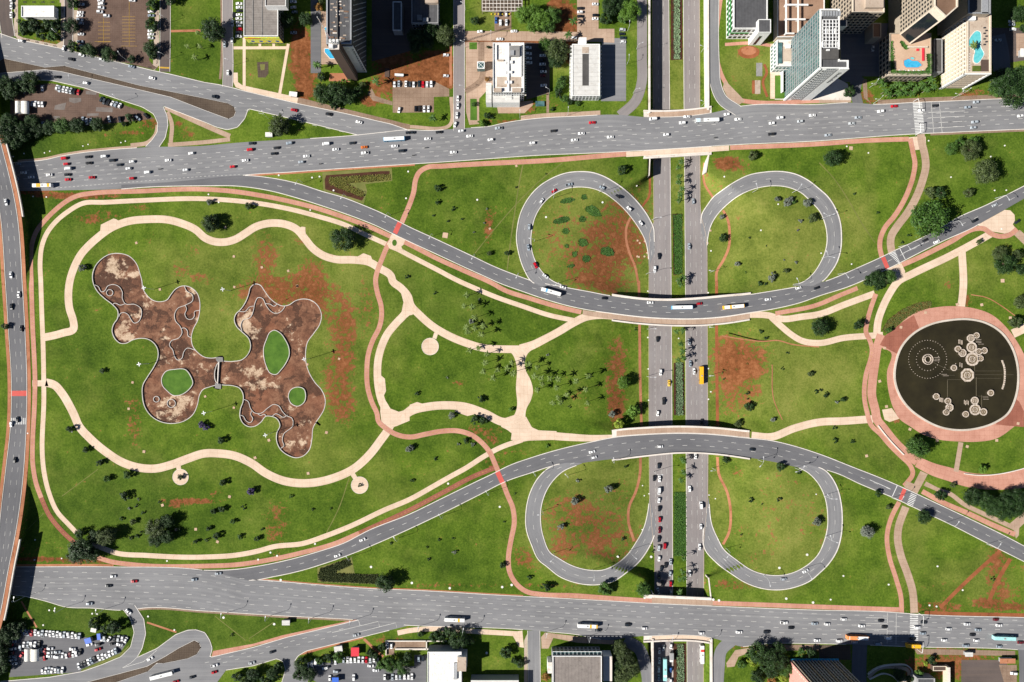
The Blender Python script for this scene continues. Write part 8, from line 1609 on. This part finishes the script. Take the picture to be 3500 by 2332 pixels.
cars('E2', *AS_, 'b 1155 575 -2'); cars('E3', *AS_, 'b 82 541 -2;w 183 563 -2;w 532 593 -2;w 762 587 -2;b 930 586 -2;w 1037 529 -2 pickup;b 1080 560 -2;s 1225 535 -2;w 1240 637 -2'); cars('E4', *AS_, 'w 148 508 -2;w 47 538 -2;b 375 517 -2;w 258 549 -2;b 397 555 -2;b 638 527 -2;w 597 558 -2;s 633 594 -2;w 790 568 -2;w 903 538 -2;s 970 573 -2;b 936 603 -2;w 960 638 -2;s 895 670 -2;w 1098 545 -2;s 1100 675 -2;k 1078 510 -2;k 1230 650 -2;w 763 636 -2;w 120 640 -2;s 213 646 -2;s 357 655 -2 van;b 570 628 -2;w 420 620 -2 van'); cars('E4','alone at the edge of the dirt lot','in the dirt lot','w 1187 838 0', True)
cars('G0','in the long row by the tent','in the crowded car park','s 215 112 90;w 252 115 90;s 287 125 90;r 320 125 90;w 360 120 90;w 397 128 90;s 433 130 90 pickup;w 473 128 90;w 508 132 90;w 543 135 90;w 580 137 90;w 617 142 90;s 652 140 90;w 690 142 90;w 730 148 90;w 767 153 90;s 803 155 90', True, 'the dark trees')
cars('G0','in the crowded grey car park near the blue tarpaulin','in the crowded car park','w 1020 175 88;s 1050 180 88;w 1095 185 60;b 1150 175 88;s 1190 178 85;w 1228 178 78;w 1262 195 62;w 1200 240 -12;b 1130 232 15;w 900 240 12;b 985 240 12;r 985 287 12', True)
cars('G0','in the crowded grey car park beside the dark belt of trees','in the crowded car park','w 100 212 0;s 140 208 0;r 105 243 0;w 97 280 0;s 140 280 0;b 120 320 0;w 97 360 0;s 140 360 0;w 103 393 0;s 142 390 0;b 100 430 0;s 148 428 0;s 135 175 90', True)
cars('G0','in the middle of the crowded grey car park round the tent','in the crowded car park','w 247 242 90;s 287 240 90;w 323 235 90;w 360 240 90;b 398 235 90;s 212 270 80;s 425 292 90;r 452 310 90;r 450 372 90;w 508 280 0;w 505 320 0;w 498 355 0;s 580 315 0;w 573 362 0;w 633 348 90;w 670 350 90;k 705 338 90;w 738 335 90;w 770 328 90;b 805 315 80;w 730 285 0;r 225 340 60', True)
cars('G0','in the slanting row by the ramp','in the crowded car park','w 795 455 108;b 828 445 108;b 855 430 108;w 890 415 110;s 920 400 110;b 950 385 110;w 995 372 112;w 1033 362 112;w 1068 350 112;w 1103 332 112;w 1135 320 112;s 1165 303 112', True, 'the street end'); cars('G0','in the short kerbside row by the tent','in the crowded car park','w 432 505 85;w 465 500 85;s 497 495 85;w 527 500 85;w 562 495 80;s 592 500 85;w 630 495 85', True, 'the tent side')
cars('G1','in the row beside the red-roofed kiosk','in the small tree-ringed car park','w 247 325 90 van;w 280 312 90 van;w 312 290 85 van;s 350 308 10;w 395 340 12;b 452 282 90;w 485 287 90;s 557 272 90;w 592 270 90;w 622 270 90;w 657 270 90;w 692 268 90;w 727 270 90;r 757 270 90;s 793 272 90;w 825 265 90;b 860 268 90;w 797 322 0;w 842 362 0;s 490 372 0;w 647 425 90', True); cars('G1','in the shaded row by the white-roofed building','in the small tree-ringed car park','w 920 422 90;b 948 425 90;s 988 422 90;w 1023 420 90;s 1055 420 90;w 1095 415 90;w 1130 418 90;w 1160 418 90;w 945 145 90;w 978 147 90;s 1220 262 90;b 1258 255 90;w 435 430 90', True)
# ---- buses
flat('bus_white',(.80, .80, .78), .45); flat('bus_yellow',(.80, .42, .02), .45); flat('bus_cyan',(.35, .66, .66), .45); flat('bus_orange',(.75, .28, .10), .45); flat('bus_blue',(.15, .42, .66), .45); flat('bus_pale_blue',(.55, .68, .78), .45); flat('bus_red',(.6, .05, .04), .45)
def bus(key, x, y, ang, Lz, body, roofs, label, gray=False):
    (X0, Y0), = m(key, (x, y)); L = Lz/T[key][2]*S; z = road_z(X0, Y0); w = 1.28
    root = empty('city_bus', wpt(X0, Y0, z), math.radians(ang)); h = 3.15
    secs = []
    for xx_, k_ in ((-L/2, .93),(-L/2+.15,1),(L/2-.2,1),(L/2, .92)): secs.append([(xx_, -w*k_, .35),(xx_, -w*k_, 1.2),(xx_, -w*k_, 2.5),(xx_, -w*k_*.93, h*(.985 if k_ < 1 else 1)),(xx_, w*k_*.93, h*(.985 if k_ < 1 else 1)),(xx_, w*k_, 2.5),(xx_, w*k_, 1.2),(xx_, w*k_, .35)])
    me = loft('bus_body', secs, [body, 'car_glass'], lambda j, i: 1 if (i in (1,5) and j == 1) else 0); o = bpy.data.objects.new('body', me); link(o, root)
    for k_, (a, b_, mt_) in enumerate(roofs): boxw('roof_panel', mt_, -L/2+L*a, -w*.9,-L/2+L*b_, w*.9, h-.02, h+.03+.004*k_, root)
    boxw('roof_unit','wall_grey',-L*.06,-.45, L*.02, .45, h+.03, h+.22, root)
    ws_ = boxw('windscreen','car_glass', L/2-.16,-w*.84, L/2+.02, w*.84,1.3,2.7, root)
    for xx_ in (L/2-2.4,-L/2+2.6):
        for yy_ in (w-.12,-w+.12): q = bpy.data.objects.new('wheel', WHEEL); COL.objects.link(q); q.parent = root; q.location = (xx_, yy_, .48); q.scale = (1.55,1.5,1.55)
    tag(root, label, 'bus')
RW = [(.02, .98,'bus_white')]
bus('A3',985,1300,182,250,'bus_white',[(.01, .66,'bus_white'),(.67, .80,'wall_grey'),(.81, .99,'bus_pale_blue')],'long white bus with a blue-grey nose on the bridge of the hotel avenue')
bus('A1',2035,1500,183,225,'bus_blue', RW, 'white-roofed bus with blue sides on the hotel avenue'); bus('B0',478,492,181,200,'bus_white',[(.02, .55,'bus_white'),(.08, .22,'bus_yellow'),(.56, .78,'bus_yellow'),(.79, .98,'bus_white')],'white and yellow bus coming out from under the flyover'); bus('C2',1515,120,-16,215,'bus_white',[(.01, .99,'bus_white'),(.22, .32,'bus_blue')],'white bus with a blue roof stripe beside the dry loop merge')
bus('C3',718,287,1,220,'bus_blue', RW, 'white bus with blue tail crossing the viaduct behind a red car'); bus('C3',1268,280,5,222,'bus_yellow',[(.04, .30,'bus_white'),(.30, .38,'bus_yellow'),(.39, .97,'bus_white')],'yellow-fronted white bus crossing the viaduct ahead of a red car'); bus('C3',925,1012,90,190,'bus_yellow',[(.02, .98,'bus_yellow')],'plain yellow bus on the expressway between the viaducts')
bus('E4',225,615,-2,132,'bus_orange',[(.1, .97,'bus_white'),(.12, .5,'bus_orange')],'orange and white bus near the stop lines of the far avenue'); bus('E4',566,665,-2,84,'bus_yellow',[(.02, .98,'bus_yellow')],'short yellow bus at the zebra crossing kerb'); bus('E4',1120,618,-2,132,'bus_cyan',[(.02, .98,'bus_cyan')],'pale turquoise bus on the far avenue near the dirt lot'); bus('G2',115,787,-90,172,'bus_cyan',[(.02, .98,'bus_cyan'),(.72, .82,'bus_white')],'turquoise bus down in the cutting among queued cars'); bus('G2',405,668,90,142,'bus_white',[(.02, .98,'bus_white'),(.66, .8,'bus_red')],'white bus with a red roof patch down in the cutting'); bus('E2',278,505,-2,122,'bus_white',[(.02, .98,'bus_white'),(.66, .76,'bus_yellow')],'white bus with yellow roof stripe trailing a dark streak on the far avenue'); bus('E2',1088,543,-2,122,'bus_white',[(.02, .98,'bus_white'),(.6, .7,'bus_yellow'),(.92, .99,'bus_yellow')],'white bus with yellow nose above a small black car on the far avenue'); bus('E0',1000,845,14,140,'bus_white', RW, 'plain white bus on the diagonal street by the traffic island')
# box lorry in the cutting
(X0, Y0), = m('G2',(167,690)); lo2 = empty('box_lorry', wpt(X0, Y0, road_z(X0, Y0)),-math.pi/2); boxw('cargo_box','wall_grey',-3.2,-1.2,1.6,1.2, .9,3.4, lo2); boxw('cab','bus_white',1.8,-1.1,3.3,1.1, .5,2.4, lo2); boxw('windscreen','car_glass',3.0,-1.0,3.32,1.0,1.5,2.3, lo2)
for xx_ in (-2,2.4):
    for yy_ in (1.0,-1.0): q = bpy.data.objects.new('wheel', WHEEL); COL.objects.link(q); q.parent = lo2; q.location = (xx_, yy_, .45); q.scale = (1.45,1.4,1.45)
tag(lo2,'grey box lorry beside the turquoise bus in the cutting','lorry')
# ---- motorbikes with riders
def moto(key, x, y, ang, place):
    (X0, Y0), = m(key, (x, y)); z = road_z(X0, Y0); root = empty('motorbike', wpt(X0, Y0, z), math.radians(ang))
    for xx_ in (-.68, .68): q = bpy.data.objects.new('wheel', WHEEL); COL.objects.link(q); q.parent = root; q.location = (xx_, 0, .3); q.scale = (.95, .7, .95)
    boxw('frame','car_trim',-.6,-.14, .6, .14, .4, .8, root); tube('handlebar',(.5,-.38,1.02),(.5, .38,1.02), .03,'dark_metal', root); boxw('seat','dark_metal',-.75,-.13, .1, .13, .8, .88, root); boxw('luggage_box','car_trim',-.95,-.2,-.55, .2, .88,1.25, root)
    tag(root, 'dark motorbike %s' % place, 'motorbike','motorbikes on the avenue')
    # rider: one skinned body
    me = bpy.data.meshes.new('person'); J = [(-.15,0, .95),(-.05,0,1.25),(.02,0,1.48),(.08,0,1.62),(.1,0,1.74),(.02, .19,1.43),(.28, .27,1.2),(.5, .3,1.07),(.02,-.19,1.43),(.28,-.27,1.2),(.5,-.3,1.07),(-.12, .14, .92),(.3, .2, .85),(.1, .2, .42),(.28, .2, .36),(-.12,-.14, .92),(.3,-.2, .85),(.1,-.2, .42),(.28,-.2, .36)]
    E = [(0,1),(1,2),(2,3),(3,4),(2,5),(5,6),(6,7),(2,8),(8,9),(9,10),(0,11),(11,12),(12,13),(13,14),(0,15),(15,16),(16,17),(17,18)]; Rr = [.16, .16, .17, .11, .14, .09, .065, .045, .09, .065, .045, .12, .09, .07, .06, .12, .09, .07, .06]
    me.from_pydata(J, E, []); o = bpy.data.objects.new('person', me); COL.objects.link(o); o.location = root.location; o.rotation_euler = root.rotation_euler; md = o.modifiers.new('skin','SKIN')
    for v_, r_ in zip(me.skin_vertices[0].data, Rr): v_.radius = (r_, r_)
    me.skin_vertices[0].data[0].use_root = True; o.modifiers.new('sub','SUBSURF').levels = 1; me.materials.append(MATS['car_trim'])
    tag(o, 'rider in dark clothes sitting on a motorbike %s' % place, 'person','motorbike riders on the avenue')
moto('A3',1075,1480,182,'below the bridge pavement'); moto('B0',1715,312,182,'near the flyover end'); moto('B1',1238,257,183,'above the yellow flower bed'); moto('B2',172,85,183,'above the cycle path bend'); moto('B2',40,165,183,'above the cycle path bend'); moto('C3',862,857,90,'beside the yellow bus')
